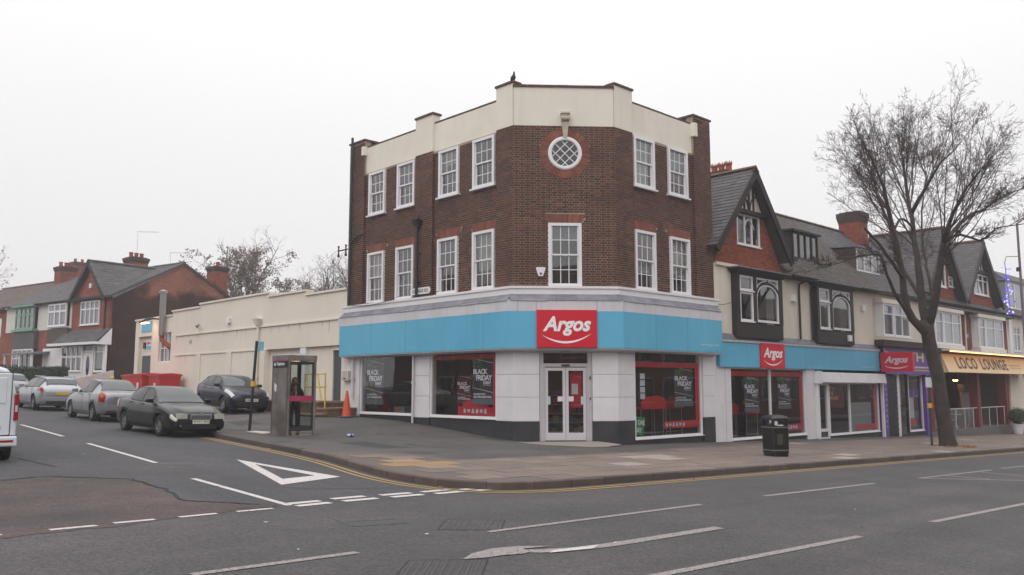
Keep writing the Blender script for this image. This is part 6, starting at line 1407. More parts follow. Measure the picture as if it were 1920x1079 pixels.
for z in (2.0, 3.3): MB().tube([FL(16.35, .09, z), FL(16.35, .09, z + .09)], .085, 8).build('collar', m_annex, dp)
MB().box(FL, 19.2, 19.5, .0, .12, 4.60, 4.84).build('alarm_casing', m_white, AN)
cc = thing('security_camera', 'small security camera on the long cream wall', 'camera', FL(22.4, .1, 4.6)); MB().tube([FL(22.8, .02, 4.7), FL(22.6, .18, 4.62)], .03, 6).build('arm', m_iron, cc); MB().tube([FL(22.65, .2, 4.64), FL(22.3, .3, 4.55)], .06, 8).build('housing', m_lead, cc)
casement(AN, FL, 26.22, 27.92, 2.92, 4.5, -.1, 3, .48, fr=.06, curtain=m_curtain); room(AN, FL, 26.1, 28, 2.7, 4.6, -.3, -1.6, m_dark2)
MB().box(FL, 28.95, 30.85, -.5, -.22, .2, 4.42).build('door_recess', m_annex, AN); MB().box(FL, 29.2, 30.65, -.21, -.17, .9, 3.35).build('grey_door', MATS['dark_grey_door'], AN)
MB().box(FL, 28.95, 30.4, .001, .03, 4.66, 5.24).build('blue_sign_board', m_blue, AN); MB().box(FL, 29.0, 30.2, -.215, -.19, 3.62, 4.2).build('white_sign_board', m_white, AN); MB().box(FL, 29.05, 30.1, -.19, -.185, 3.68, 3.9).build('blue_band', m_blue, AN); MB().box(FL, 30.25, 30.45, -.21, -.1, 3.75, 4.1).build('intercom', m_iron, AN)
for a in (29.15, 29.65): MB().box(FL, a, a + .4, -.19, -.185, 3.97, 4.12).build('red_mark', m_redvinyl, AN)
wl = thing('wall_lamp', 'lit curved wall lamp glowing on the far end of the cream building', 'lamp', FL(28.6, .4, 5.0)); MB().tube([FL(27.7, .02, 5.25), FL(27.9, .4, 5.3), FL(28.3, .6, 5.22), FL(28.9, .7, 5.1)], [.03, .05, .09, .04], 8).build('shade', m_black, wl); MB().box(FL, 28.0, 28.8, .5, .68, 5.03, 5.09).build('bulb', M('warm_lamp_glow', (255, 206, 160), .5, emit=5), wl)
ld = bpy.data.lights.new('wall_lamp_light', 'AREA'); ld.energy = 3.5; ld.size = .5; ld.color = (1, .72, .45); lo = bpy.data.objects.new('wall_lamp_light', ld); COL.objects.link(lo); p = FL(28.4, .55, 5.0); lo.parent = wl; lo.location = p - wloc(wl); lo.rotation_euler = (math.radians(25), 0, 0)
fl = thing('flue_pipe', 'steel flue pipe rising over the parapet with a terracotta elbow at the window', 'flue', FL(27, .2, 4.4)); MB().tube([FL(27.0, .22, 4.35), FL(27.0, .22, 6.6)], .16, 12).build('pipe', M('steel_flue', (150, 146, 146), .35, metal=.7), fl); MB().lathe(FL(27.0, .22, 6.6), (0, 0, 1), [(.22, 0), (.22, .12), (.05, .2)], 12).build('cowl', MATS['steel_flue'], fl)
MB().tube([FL(27.0, .22, 4.4), FL(26.95, .2, 4.1), FL(26.5, .0, 3.75), FL(26.3, -.15, 3.65)], .12, 10).build('elbow', m_pot, fl)
m_stain = M('grey_wall_stain', (176, 168, 160), .9, var=.3, vs=6); rs = random.Random(55)
for _ in range(26):
    a = rs.uniform(9.6, 25.6); zt = rs.choice([4.235, 4.235, 3.2]); l_ = rs.uniform(.15, .7); w = rs.uniform(.02, .07)
    if 9.5 < a < 15.8 and zt < 4: continue
    MB().add([FL(a, .0035, zt), FL(a + w, .0035, zt), FL(a + w * .6, .0035, zt - l_), FL(a + w * .3, .0035, zt - l_ * .8)], [(0, 1, 2, 3)]).build('damp_stain', m_stain, AN)
for a, z in ((18.0, 1.3), (21.2, 1.2), (23.6, 3.8)): MB().box(FL, a, a + .25, .0, .02, z, z + .18).build('air_vent', m_stain, AN)
# red wheeled bins
m_bin = M('red_bin_plastic', (196, 34, 34), .45, var=.12, vs=2)
def wheelie(a0, a1, d0, d1, z, label):
    o = thing('wheeled_bin', label, 'bin', FL((a0 + a1) / 2, (d0 + d1) / 2, z), 0, 'large red wheeled bins by the cream wall'); i = .12; F = FL
    MB().b8([F(a0 + i, d0 + i, z + .15), F(a1 - i, d0 + i, z + .15), F(a1 - i, d1 - i, z + .15), F(a0 + i, d1 - i, z + .15), F(a0 + .03, d0 + .03, z + 1.1), F(a1 - .03, d0 + .03, z + 1.1), F(a1 - .03, d1 - .03, z + 1.1), F(a0 + .03, d1 - .03, z + 1.1)]).build('body', m_bin, o)
    MB().box(F, a0 - .03, a1 + .03, d0 - .03, d1 + .03, z + 1.1, z + 1.17).build('rim', m_bin, o)
    mb = MB(); n = 8
    for k in range(n + 1): t = k / n; mb.v += [tuple(F(a0, d0 + (d1 - d0) * t, z + 1.17 + .05 * math.sin(PI * t) + .02)), tuple(F(a1, d0 + (d1 - d0) * t, z + 1.17 + .05 * math.sin(PI * t) + .02))]
    mb.v += [tuple(F(a0, d0, z + 1.17)), tuple(F(a1, d0, z + 1.17)), tuple(F(a0, d1, z + 1.17)), tuple(F(a1, d1, z + 1.17))]
    for k in range(n): mb.f.append((2 * k, 2 * k + 1, 2 * k + 3, 2 * k + 2))
    e = 2 * (n + 1); mb.f += [tuple([2 * k for k in range(n + 1)] + [e + 2, e]), tuple([2 * k + 1 for k in range(n + 1)] + [e + 3, e + 1])]; mb.build('lid', m_bin, o)
    for a in (a0 + .2, a1 - .2):
        for d in (d0 + .2, d1 - .2): MB().tube([F(a - .03, d, z + .09), F(a + .03, d, z + .09)], .09, 10).build('castor', m_black, o)
    MB().box(F, a0 + .5, a0 + .75, d1 - .05, d1 - .03, z + .45, z + .75).build('pale_sticker', m_paper, o)
    return o
zc = zp(*FL(25, .8, 0)[:2]) + .12
wheelie(27.5, 28.95, .3, 1.5, zc - .02, 'far left red wheeled bin with a pale sticker, before the grey door'); wheelie(25.75, 27.3, .3, 1.6, zc, 'middle red wheeled bin with a domed lid under the annex window'); wheelie(24.0, 25.55, .25, 1.4, zc - .03, 'nearest red wheeled bin at the right end of the row')
bo = FW(-23.4, 49.9, 1.1); o = thing('bollard', 'short yellow bollard standing before the dark gable wall', 'bollard', bo); MB().tube([(0, 0, 0), (0, 0, 1.05)], .12, 12).build('post', m_yel, o, world=False); MB().tube([(0, 0, 1.05), (0, 0, 1.12)], [.13, .05], 12).build('cap', m_yel, o, world=False)
# ---------------------------------------------------------------- houses up the side road
def brickmat(name, c1, c2, mortar, dirx, diry, soot=None, sz=None, sc=1.):
    m = bpy.data.materials.new(name); m.use_nodes = True; t = m.node_tree; n = t.nodes; b = n['Principled BSDF']; b.inputs['Roughness'].default_value = .92; L_ = t.links.new
    g = n.new('ShaderNodeNewGeometry'); dp_ = n.new('ShaderNodeVectorMath'); dp_.operation = 'DOT_PRODUCT'; L_(g.outputs['Position'], dp_.inputs[0]); dp_.inputs[1].default_value = (dirx, diry, 0)
    sx = n.new('ShaderNodeSeparateXYZ'); L_(g.outputs['Position'], sx.inputs[0]); cb = n.new('ShaderNodeCombineXYZ'); L_(dp_.outputs['Value'], cb.inputs[0]); L_(sx.outputs['Z'], cb.inputs[1])
    br = n.new('ShaderNodeTexBrick'); L_(cb.outputs[0], br.inputs['Vector']); br.inputs['Scale'].default_value = 1; br.inputs['Brick Width'].default_value = .225 * sc; br.inputs['Row Height'].default_value = .075 * sc; br.inputs['Mortar Size'].default_value = .008 * sc
    br.inputs['Color1'].default_value = (*lin(c1), 1); br.inputs['Color2'].default_value = (*lin(c2), 1); br.inputs['Mortar'].default_value = (*lin(mortar), 1); br.inputs['Bias'].default_value = -.2
    nz = n.new('ShaderNodeTexNoise'); nz.inputs['Scale'].default_value = .7; nz.inputs['Detail'].default_value = 6; L_(g.outputs['Position'], nz.inputs['Vector'])
    hs_ = n.new('ShaderNodeHueSaturation'); L_(br.outputs['Color'], hs_.inputs['Color']); mr = n.new('ShaderNodeMapRange'); mr.inputs[1].default_value = .3; mr.inputs[2].default_value = .7; mr.inputs[3].default_value = .7; mr.inputs[4].default_value = 1.2; L_(nz.outputs['Fac'], mr.inputs[0]); L_(mr.outputs[0], hs_.inputs['Value']); cur = hs_.outputs['Color']
    if soot:
        ma = n.new('ShaderNodeMath'); ma.operation = 'MULTIPLY_ADD'; ma.inputs[1].default_value = 3.2; L_(nz.outputs['Fac'], ma.inputs[0]); L_(sx.outputs['Z'], ma.inputs[2])
        mr2 = n.new('ShaderNodeMapRange'); mr2.inputs[1].default_value = sz + 1.3; mr2.inputs[2].default_value = sz + 2.0; L_(ma.outputs[0], mr2.inputs[0])
        mi = n.new('ShaderNodeMix'); mi.data_type = 'RGBA'; L_(mr2.outputs[0], mi.inputs[0]); 
        mu = n.new('ShaderNodeMix'); mu.data_type = 'RGBA'; mu.blend_type = 'MULTIPLY'; mu.inputs[0].default_value = 1; L_(cur, mu.inputs[6]); mu.inputs[7].default_value = (*soot, 1)
        L_(mu.outputs[2], mi.inputs[6]); L_(cur, mi.inputs[7]); cur = mi.outputs[2]
    L_(cur, b.inputs['Base Color']); bp = n.new('ShaderNodeBump'); bp.inputs['Strength'].default_value = .4; bp.inputs['Distance'].default_value = .01; L_(br.outputs['Fac'], bp.inputs['Height']); bp.invert = True; L_(bp.outputs[0], b.inputs['Normal']); return m
m_hfront = brickmat('orange_house_brick', (150, 78, 58), (128, 66, 50), (120, 90, 78), Hd[0], Hd[1])
m_hside = brickmat('sooted_gable_brick', (150, 88, 68), (118, 70, 56), (120, 96, 84), -Hn[0], -Hn[1], soot=(.15, .12, .15), sz=7.9)
main = (.3, 7.3, -4.84, 9.95)
def GV(z): return (.3 + (z - 7.3) / 2.65 * -5.14)
H1 = thing('end_house', 'orange brick end house with a steep front gable and a sooty blank side wall', 'house', FH(2, 0, 2))
hz = 1.2
backing(H1, 'wall', FH, 0, 4.87, hz, 7.3, [(1.45, 3.75, 5.58, 7.12), (.45, 4.6, 2.0, 4.2)], 0, .3, m_hfront)
gmb(H1, FH, .5, 4.75, 2.64, 7.2, 9.62, .25, .02, m_hfront)
MB().prism([FG(0, 0, hz - .5), FG(9.9, 0, hz - .5), FG(9.9, 0, 7.35), FG(4.84, 0, 9.98), FG(0, 0, 7.32)], FG(0, -.3, 0) - FG(0, 0, 0)).build('side_wall', m_hside, H1)
MB().box(FG, 9.85, 10.1, -6, 0, hz, 7.3).build('rear_wall', m_hfront, H1)
Uh = FH(1, 0, 0) - FH(0, 0, 0); Vh = FH(0, -4.84, 9.95) - FH(0, .3, 7.3); Lh_ = Vh.length; Vb = FH(0, -4.84, 9.95) - FH(0, -10.1, 7.2)
slates(H1, FH(-.12, .3, 7.3), Uh, Vh, [(0, 0), (5.0, 0), (5.0, Lh_), (0, Lh_)], m_slate, indiv=120, w=.34, h=.24, seed=51); slates(H1, FH(-.12, -10.1, 7.2), Uh, Vb, [(0, 0), (5.0, 0), (5.0, Vb.length), (0, Vb.length)], m_slate, w=.34, h=.24, seed=52)
ridge_tiles(H1, FH(-.12, -4.84, 9.98), FH(4.9, -4.84, 9.98), m_slate)
gable_roof(H1, FH, 2.64, 9.72, .42, 7.25, 4.86, 7.25, .35, m_slate, dback=-4.6, indiv=100, w=.34, h=.24, main=main, bw=.24, ridgemat=m_slate)
board(H1, FG(-.1, .0, 7.28), FG(4.84, .0, 10.0), .16, .06, FG(0, 1, 0) - FG(0, 0, 0), m_lead); board(H1, FG(10.0, .0, 7.25), FG(4.84, .0, 10.0), .16, .06, FG(0, 1, 0) - FG(0, 0, 0), m_tile)
casement(H1, FH, 1.45, 3.75, 5.58, 7.12, .06, 4, .66, fr=.08, bar=.08, curtain=m_curtain); room(H1, FH, 1, 4.4, 5.3, 7.2, -.31, -2, m_dark2); room(H1, FH, .3, 4.8, 2.0, 4.3, -.31, -2, m_dark2)
MB().box(FH, 2.5, 2.75, .02, .12, 7.95, 8.25).build('alarm_casing', m_white, H1)
MB().box(FH, 1.3, 3.9, .0, .05, 7.14, 7.30).build('window_head', m_sootbrick, H1); MB().tube([FH(.75, .08, 7.1), FH(.75, .08, 2.2)], .05, 6).build('downpipe', m_brown, H1)
# porch
slates(H1, FH(-.05, .95, 4.42), Uh, FH(0, 0, 5.28) - FH(0, .95, 4.42), [(0, 0), (5.4, 0), (5.4, 1.26), (0, 1.26)], m_slate, w=.34, h=.25, seed=54)
MB().box(FH, -.05, 6.0, .8, .98, 4.24, 4.40).build('porch_fascia', m_white, H1); MB().prism([FH(-.08, .98, 4.22), FH(-.08, .0, 4.22), FH(-.08, .0, 5.26)], Uh * .04).build('porch_gable', m_white, H1)

casement(H1, FH, 2.75, 5.3, 2.6, 4.22, .34, 4, .58, fr=.09, bar=.13, curtain=m_darkred); casement(H1, FH, .15, 1.25, 2.55, 4.22, .34, 1, .74, fr=.09, curtain=M('grey_green_curtain', (130, 140, 136), .9)); MB().box(FH, .0, 1.35, .0, .3, 2.0, 2.5).build('porch_sill_wall', m_hfront, H1); MB().box(FH, 2.7, 5.3, .0, .3, 2.0, 2.55).build('porch_sill_wall', m_white, H1)
dh = MB().box(FH, 1.45, 2.6, .22, .3, 2.08, 3.78).build('front_door', m_white, H1); MB().prism([FH(2.02 + .2 * math.cos(t), .305, 2.95 + .62 * math.sin(t)) for t in [k * PI / 8 for k in range(16)]], FH(0, .01, 0) - FH(0, 0, 0)).build('oval_pane', M('dark_violet_glass', (44, 40, 70), .1), dh)
MB().box(FH, 1.4, 2.65, .2, .3, 3.8, 3.9).build('door_head', m_white, H1); MB().box(FH, 1.5, 2.55, .24, .28, 3.9, 4.2).build('fanlight', MATS['dark_violet_glass'], H1)
for a in (.0, 1.32, 2.6): MB().box(FH, a, a + .12, .2, .36, 2.05, 4.24).build('porch_post', m_white, H1)
chimney(H1, FH, 5.2, 6.3, -5.4, -4.2, 9.0, 10.75, 3)
def aerial(p, l, label):
    o = thing('tv_aerial', label, 'aerial', p); MB().tube([(0, 0, 0), (0, 0, l)], .010, 4).build('mast', m_lead, o, world=False); MB().tube([(-.1, 0, l), (1.5, 0, l - .05)], .009, 4).build('boom', m_lead, o, world=False)
    for k in range(8): MB().tube([(.1 + k * .18, -.2, l), (.1 + k * .18, .2, l)], .008, 3).build('element', m_lead, o, world=False)
aerial(FH(5.7, -4.8, 11.2), 1.5, 'television aerial on the chimney above the end house'); aerial(FH(1.6, -4.84, 9.9), .9, 'television aerial on the ridge of the end house')
# second house, cream over brick
H2 = thing('terraced_house', 'terraced house with cream upper wall and green trimmed window left of the end house', 'house', FH(9.5, 0, 2))
backing(H2, 'wall', FH, 4.88, 14.0, hz, 5.44, [(5.6, 7.3, 2.6, 4.1)], 0, .3, m_hfront); backing(H2, 'wall', FH, 4.88, 14.0, 5.44, 7.3, [(5.15, 7.45, 5.62, 7.1), (9.4, 12.1, 5.6, 7.1)], .02, .3, M('white_render', (212, 208, 202), .9, var=.1, streak=.1))
slates(H2, FH(4.9, .3, 7.3), Uh, Vh, [(0, 0), (9.2, 0), (9.2, Lh_), (0, Lh_)], m_slate, w=.34, h=.24, indiv=120, seed=55); slates(H2, FH(4.9, -10.1, 7.2), Uh, Vb, [(0, 0), (9.2, 0), (9.2, Vb.length), (0, Vb.length)], m_slate, w=.5, h=.5)
ridge_tiles(H2, FH(4.9, -4.84, 9.98), FH(14.1, -4.84, 9.98), m_slate); MB().tube([FH(4.9, .36, 7.25), FH(14, .36, 7.25)], .07, 6).build('gutter', m_brown, H2)
casement(H2, FH, 5.1, 7.45, 5.62, 7.12, .3, 3, .66, fr=.09, bar=.12, curtain=m_curtain); MB().box(FH, 5.05, 7.5, .0, .28, 5.5, 5.6).build('bay_base', m_white, H2); MB().box(FH, 4.9, 7.5, .0, .26, 4.2, 5.44).build('hung_tiles', m_tile, H2)
m_grn = M('green_trim_paint', (108, 148, 126), .5); casement(H2, FH, 9.45, 12.05, 5.6, 7.1, .3, 4, .66, mat=m_grn, fr=.09, bar=.13, curtain=m_curtain); MB().box(FH, 9.2, 12.35, .0, .5, 7.12, 7.26).build('green_canopy', m_grn, H2); MB().box(FH, 9.2, 12.3, .0, .45, 5.42, 5.54).build('green_ledge', m_grn, H2)
MB().box(FH, 9.2, 12.3, .0, .3, 4.22, 5.42).build('hung_slates', m_slate, H2); casement(H2, FH, 9.3, 12.2, 2.6, 4.2, .3, 4, .6, fr=.08, curtain=m_dark2); casement(H2, FH, 5.35, 7.1, 2.9, 4.15, .3, 2, .5, fr=.12, bar=.16, curtain=m_dark); MB().box(FH, 5.3, 7.9, .0, .28, 2.0, 4.15).build('bay_base', m_white, H2)
MB().b8([FH(6.9, .0, 3.86), FH(10.9, .0, 3.86), FH(10.9, 1.5, 3.72), FH(6.9, 1.5, 3.72), FH(6.9, .0, 4.0), FH(10.9, .0, 4.0), FH(10.9, 1.5, 3.82), FH(6.9, 1.5, 3.82)]).build('porch_canopy', m_lead, H2)
for a in (7.0, 8.6, 10.7): MB().box(FH, a, a + .12, 1.3, 1.42, 2.0, 3.75).build('canopy_post', m_white, H2)
room(H2, FH, 5, 13.8, 2, 7.2, -.31, -2.5, m_dark2)
chimney(H2, FH, 15.2, 16.2, -5.5, -4.25, 8.8, 10.9, 3)
H3 = thing('terraced_house', 'red brick house with a big slate roof at the far left edge', 'house', FH(18, 0, 2))
backing(H3, 'wall', FH, 14.02, 26, hz, 7.2, [(15, 17, 2.8, 4.4), (15, 17, 5.2, 6.6)], -.1, .3, m_hfront); slates(H3, FH(14.12, .3, 7.2), Uh, Vh, [(0, 0), (12, 0), (12, Lh_), (0, Lh_)], m_tile, w=.34, h=.26, indiv=60, seed=57); slates(H3, FH(14.12, -10.1, 7.1), Uh, Vb, [(0, 0), (12, 0), (12, Vb.length), (0, Vb.length)], m_tile, w=.5, h=.5); ridge_tiles(H3, FH(14.1, -4.84, 9.9), FH(26, -4.84, 9.9), m_tile)
casement(H3, FH, 15, 17, 2.8, 4.4, -.15, 3, .6); casement(H3, FH, 15, 17, 5.2, 6.6, -.15, 3, .6)
# houses in the row behind
H4 = thing('rear_house', 'brown brick gabled house rising behind the far left roofs', 'house', (-42, 78, 3))
F4 = Fr((-43.0, 79), (Hd[0], Hd[1]), Hn)
def simple_house(root, F, s0, s1, dep, ze, za, mt, gab=True):
    MB().box(F, s0, s1, -dep, 0, 1, ze).build('wall', mt, root); MB().prism([F(s0, 0, ze), F(s0, -dep, ze), F(s0, -dep / 2, za)], F(s1 - s0, 0, 0) - F(0, 0, 0)).build('gable_wall', mt, root)
    V_ = F(0, -dep / 2, za) - F(0, .2, ze - .1); U_ = F(1, 0, 0) - F(0, 0, 0); slates(root, F(s0 - .1, .2, ze - .05), U_, V_, [(0, 0), (s1 - s0 + .2, 0), (s1 - s0 + .2, V_.length), (0, V_.length)], m_tile, w=.6, h=.4)
simple_house(H4, F4, -6, 6, 8, 9.6, 12.2, m_hfront)
chimney(H4, F4, 3.4, 4.6, -5.0, -3.6, 11, 14.0, 2); 
p_ = F4(-1, -4, 12.2)
H5 = thing('rear_house', 'pale roofed house with a single chimney seen between the far chimneys', 'house', (-36, 84, 3)); F5 = Fr((-37.5, 84), (Hd[0], Hd[1]), Hn); simple_house(H5, F5, -4, 4, 8, 9.0, 11.0, m_hfront); chimney(H5, F5, -3.2, -2.0, -4.6, -3.6, 10.3, 12.3, 1)
rc = thing('rear_chimney', 'red brick chimney stack standing behind the slope of the end house', 'chimney', FG(8, -1, 8)); chimney(rc, FG, 7.5, 8.6, -1.2, -.3, 7.6, 10.05, 1, cap=.0 + .3)
# front gardens, hedge, low walls
garden = MB().box(FH, -.4, 26, -.1, 3.4, 1.0, 2.0).build('garden_ground', m_step, kind='structure')
gw_ = thing('garden_wall', 'sloping white garden wall beside the steps of the end house', 'wall', FH(-.5, 2, 1.5)); MB().b8([FH(-.62, 4.6, .6), FH(-.62, -.0, .6), FH(-.42, -.0, .6), FH(-.42, 4.6, .6), FH(-.62, 4.6, 1.6), FH(-.62, .05, 2.62), FH(-.42, .05, 2.62), FH(-.42, 4.6, 1.6)]).build('wall', M('pinkish_white_wall', (206, 190, 186), .9, var=.15), gw_)
MB().box(FH, -.42, 20, 3.4, 3.6, .6, 1.75).build('retaining_wall', m_hfront, gw_)
lw_ = thing('garden_wall', 'low brown wall beyond the yellow bollard', 'wall', FH(-3, -1, 1.2)); MB().box(FH, -5.0, -.6, .2, .45, .8, 1.95).build('wall', m_step, lw_)
hg = thing('hedge', 'long clipped dark green hedge in front of the houses', 'hedge', FH(6, 3.1, 1.7)); MB().box(FH, -.25, 13.2, 2.75, 3.35, 1.6, 2.70).build('core', MATS['dark_foliage'], hg)
rs = random.Random(31); mb = MB()
for _ in range(16000):
    f = rs.random(); a = rs.uniform(-.35, 13.3)
    if f < .35: d, z = rs.uniform(2.65, 3.45), 2.72 + rs.gauss(0, .05)
    elif f < .9: d, z = 3.40 + rs.gauss(0, .04), rs.uniform(1.6, 2.75)
    else: a = -.3 + rs.gauss(0, .04); d, z = rs.uniform(2.7, 3.4), rs.uniform(1.6, 2.75)
    p = FH(a, d, z); v = Vector((rs.gauss(0, 1), rs.gauss(0, 1), rs.gauss(0, 1))).normalized(); b = v.orthogonal().normalized(); s = rs.uniform(.03, .07); mb.add([p - v * s, p + b * s * .5, p + v * s, p - b * s * .5], [(0, 1, 2, 3)])
mb.build('foliage', m_leafg, hg, kind='stuff', recalc=False)
sh_ = thing('garden_shrub', 'loose green shrubs above the hedge before the green trimmed house', 'shrub', FH(9, 2, 2.3)); leafball(FH(9.5, 1.9, 2.5), .8, 2200, .06, rs, (2.6, 1.6, .75)).build('foliage', m_leafg, sh_, kind='stuff', recalc=False); MB().tube([FH(9.5, 1.9, 1.9), FH(9.5, 1.9, 2.5)], .06, 6).build('stem', m_bark, sh_)
# ---------------------------------------------------------------- background trees
m_brownleaf = M('hazed_brown_leaf', (112, 88, 80), .9, c2=(94, 88, 78), isl=.3, hue=1)  # brown leaf colour lightened, distance haze painted into it
def bg_tree(x, y, zb_, zt, spread, label, seed, leaves=0, nl=9, mat=None, kids=(9, 5, 3)):
    rs = random.Random(seed); o = thing('background_tree', label, 'tree', (x, y, zb_)); H = zt - zb_
    tr = MB(); fork = zb_ + H * .45; tr.tube([(x, y, zb_), (x, y, fork)], [.35, .24], 8); tr.build('trunk', m_bark, o)
    cfg = dict(seg=[7, 4, 3, 2], wob=[.09, .11, .12, .13], up=[.08, .06, .05, .04], kids=kids, ratio=[.44, .5, .5], rmin=.009); tw = MB()
    for k in range(nl):
        a = 2 * PI * k / nl + rs.uniform(-.3, .3); el = rs.uniform(.25, 1.) ; d = Vector((math.cos(a) * el * spread / H * 1.9, math.sin(a) * el * spread / H * 1.9, 1)).normalized()
        grow(tw, Vector((x, y, fork - rs.uniform(0, H * .12))), d, H * .55 * rs.uniform(.8, 1.05), .12, 0, rs, 1., cfg)
    tw.build('branches', mat or m_twig, o, kind='stuff', recalc=False)
    if leaves:
        mb = MB(); vs_ = tw.v; lo_ = zb_ + H * .42
        for _ in range(leaves):
            p = Vector(vs_[rs.randrange(len(vs_))])
            if p.z < lo_ or p.z > zt - H * .06 or rs.random() > .25 + (p.z - lo_) / H: continue
            for q in range(2):
                c = p + Vector((rs.gauss(0, .12), rs.gauss(0, .12), rs.gauss(0, .12))); v = Vector((rs.gauss(0, 1), rs.gauss(0, 1), rs.gauss(0, 1))).normalized(); b = v.orthogonal().normalized(); s = rs.uniform(.06, .12); mb.add([c - v * s, c + b * s * .7, c + v * s, c - b * s * .7], [(0, 1, 2, 3)])
        mb.build('dead_leaves', m_brownleaf, o, kind='stuff', recalc=False)
m_ftw = M('grey_twig', (104, 92, 92), .95)
bg_tree(-24.2, 76, 2, 14.6, 4.2, 'tree with clinging brown leaves behind the cream building', 3, mat=m_ftw, leaves=4200, nl=12)
bg_tree(-17.5, 80, 2, 14.0, 4.6, 'bare tree right of the leafy one, behind the cream building parapet', 5, nl=11, mat=m_ftw)
bg_tree(-20.6, 84, 2, 13.1, 3.6, 'low brown leaved tree between the leafy tree and the bare one', 12, leaves=2200, nl=9, mat=m_ftw)
bg_tree(-13.9, 78, 2, 13.8, 3.8, 'bare tree against the left edge of the tall brick building', 6, nl=10, mat=m_ftw)
bg_tree(-60, 92, 3, 17.5, 4, 'tree at the left edge of the photo above the far chimneys', 8, leaves=700, nl=8, mat=m_ftw)
bg_tree(-49, 98, 3, 13.2, 4, 'faint bare tree above the roofs left of the front gable', 9, nl=8, mat=m_ftw)
# ---------------------------------------------------------------- cars
m_tyre = M('tyre_rubber', (30, 29, 31), .85); m_rim = M('wheel_rim', (128, 128, 132), .4, metal=.6); m_trim = M('black_car_trim', (24, 24, 27), .5)
m_cglass = M('car_glass', (22, 27, 30), .05, spec=.45); m_wind = M('windscreen_glass', (68, 74, 78), .08, spec=.6, var=.2, vs=3, coords='obj'); m_lens = M('headlamp_glass', (204, 206, 206), .12, spec=.8, c2=(176, 178, 178), vs=4, coords='obj')
m_lensy = M('yellowed_headlamp', (186, 186, 174), .12, c2=(160, 160, 150), vs=4, coords='obj'); m_tail = M('red_tail_lamp', (150, 22, 30), .2, coat=.6); m_amber = M('amber_lens', (210, 120, 60), .3)
m_plw = M('white_number_plate', (222, 220, 212), .4); m_ply = M('yellow_number_plate', (214, 172, 40), .4); m_under = M('dark_underbody', (16, 16, 18), .9)
def paint(name, c, metal=.35, rough=.32): return M(name, c, .3, metal=metal, spec=.25, coat=.45, var=.05, vs=6, coords='obj')
def interp(keys, x):
    if x <= keys[0][0]: return keys[0][1]
    for i in range(len(keys) - 1):
        x0, y0 = keys[i]; x1, y1 = keys[i + 1]
        if x <= x1:
            t = (x - x0) / (x1 - x0); ym = keys[i - 1] if i else (x0 - (x1 - x0), y0 - (y1 - y0)); yp = keys[i + 2] if i + 2 < len(keys) else (x1 + (x1 - x0), y1 + (y1 - y0))
            m0 = (y1 - ym[1]) / (x1 - ym[0]) * (x1 - x0); m1 = (yp[1] - y0) / (yp[0] - x0) * (x1 - x0)
            if (y1 - y0) * (y0 - ym[1]) <= 0: m0 = 0
            if (yp[1] - y1) * (y1 - y0) <= 0: m1 = 0
            return (2 * t ** 3 - 3 * t ** 2 + 1) * y0 + (t ** 3 - 2 * t ** 2 + t) * m0 + (-2 * t ** 3 + 3 * t ** 2) * y1 + (t ** 3 - t ** 2) * m1
    return keys[-1][1]
class Car:
    """x runs from the nose (0) to the tail (L), y to the side, z up"""
    def __init__(s, L, Wd, top, belt, half, roofhalf, bot):
        s.L = L; s.top = top; s.belt = belt; s.half = half; s.rh = roofhalf; s.bot = bot
    def sec(s, x):      # half section from the bottom centre to the top centre
        zt = interp(s.top, x); zb_ = interp(s.bot, x); zs = min(interp(s.belt, x), zt - .03); w = interp(s.half, x); wr = min(interp(s.rh, x), w * .93)
        zr_ = zt - min(.07, (zt - zs) * .45); h = zs - zb_
        P = [(0, zb_), (w * .86, zb_), (w * .95, zb_ + .05), (w * .985, zb_ + h * .25), (w, zb_ + h * .5), (w, zb_ + h * .72), (w * .985, zb_ + h * .9), (w * .955, zs), (w * .925, zs + .012)]
        for t in (.25, .5, .75): P.append((w * .925 + (wr - w * .925) * t + .02 * math.sin(PI * t), zs + .012 + (zr_ - zs - .012) * t))
        P += [(wr, zr_), (wr * .93, zr_ + (zt - zr_) * .55), (wr * .8, zr_ + (zt - zr_) * .8), (wr * .5, zt - .008), (0, zt)]
        return P
    def S(s, x, q):      # q in section index units 0..16
        P = s.sec(x); i = min(int(q), len(P) - 2); t = q - i; return Vector((x, P[i][0] + (P[i + 1][0] - P[i][0]) * t, P[i][1] + (P[i + 1][1] - P[i][1]) * t))
    def patch(s, xq, nu, nv, off, sides=(1, -1)):      # xq(u, v) -> (x, q)
        out_ = []
        for sg in sides:
            mb = MB(); G = [[None] * (nv + 1) for _ in range(nu + 1)]
            for i in range(nu + 1):
                for j in range(nv + 1):
                    x, q = xq(i / nu, j / nv); e = .012; p = s.S(x, q); dx = s.S(x + e, q) - s.S(x - e, q); dq = s.S(x, min(q + .1, 15.999)) - s.S(x, max(q - .1, 0)); n = dx.cross(dq)
                    if n.length < 1e-9: n = Vector((0, 0, 1))
                    n.normalize()
                    if n.y < -.2 or (abs(n.y) <= .2 and n.z < 0): n = -n
                    p = p + n * off; G[i][j] = len(mb.v); mb.v.append((p.x, p.y * sg, p.z))
            for i in range(nu):
                for j in range(nv): mb.f.append((G[i][j], G[i + 1][j], G[i + 1][j + 1], G[i][j + 1]))
            out_.append(mb)
        return out_
def add_ob(mb, name, mat, par, smooth=True, **k): return mb.build(name, mat, par, smooth=smooth, world=False, **k)
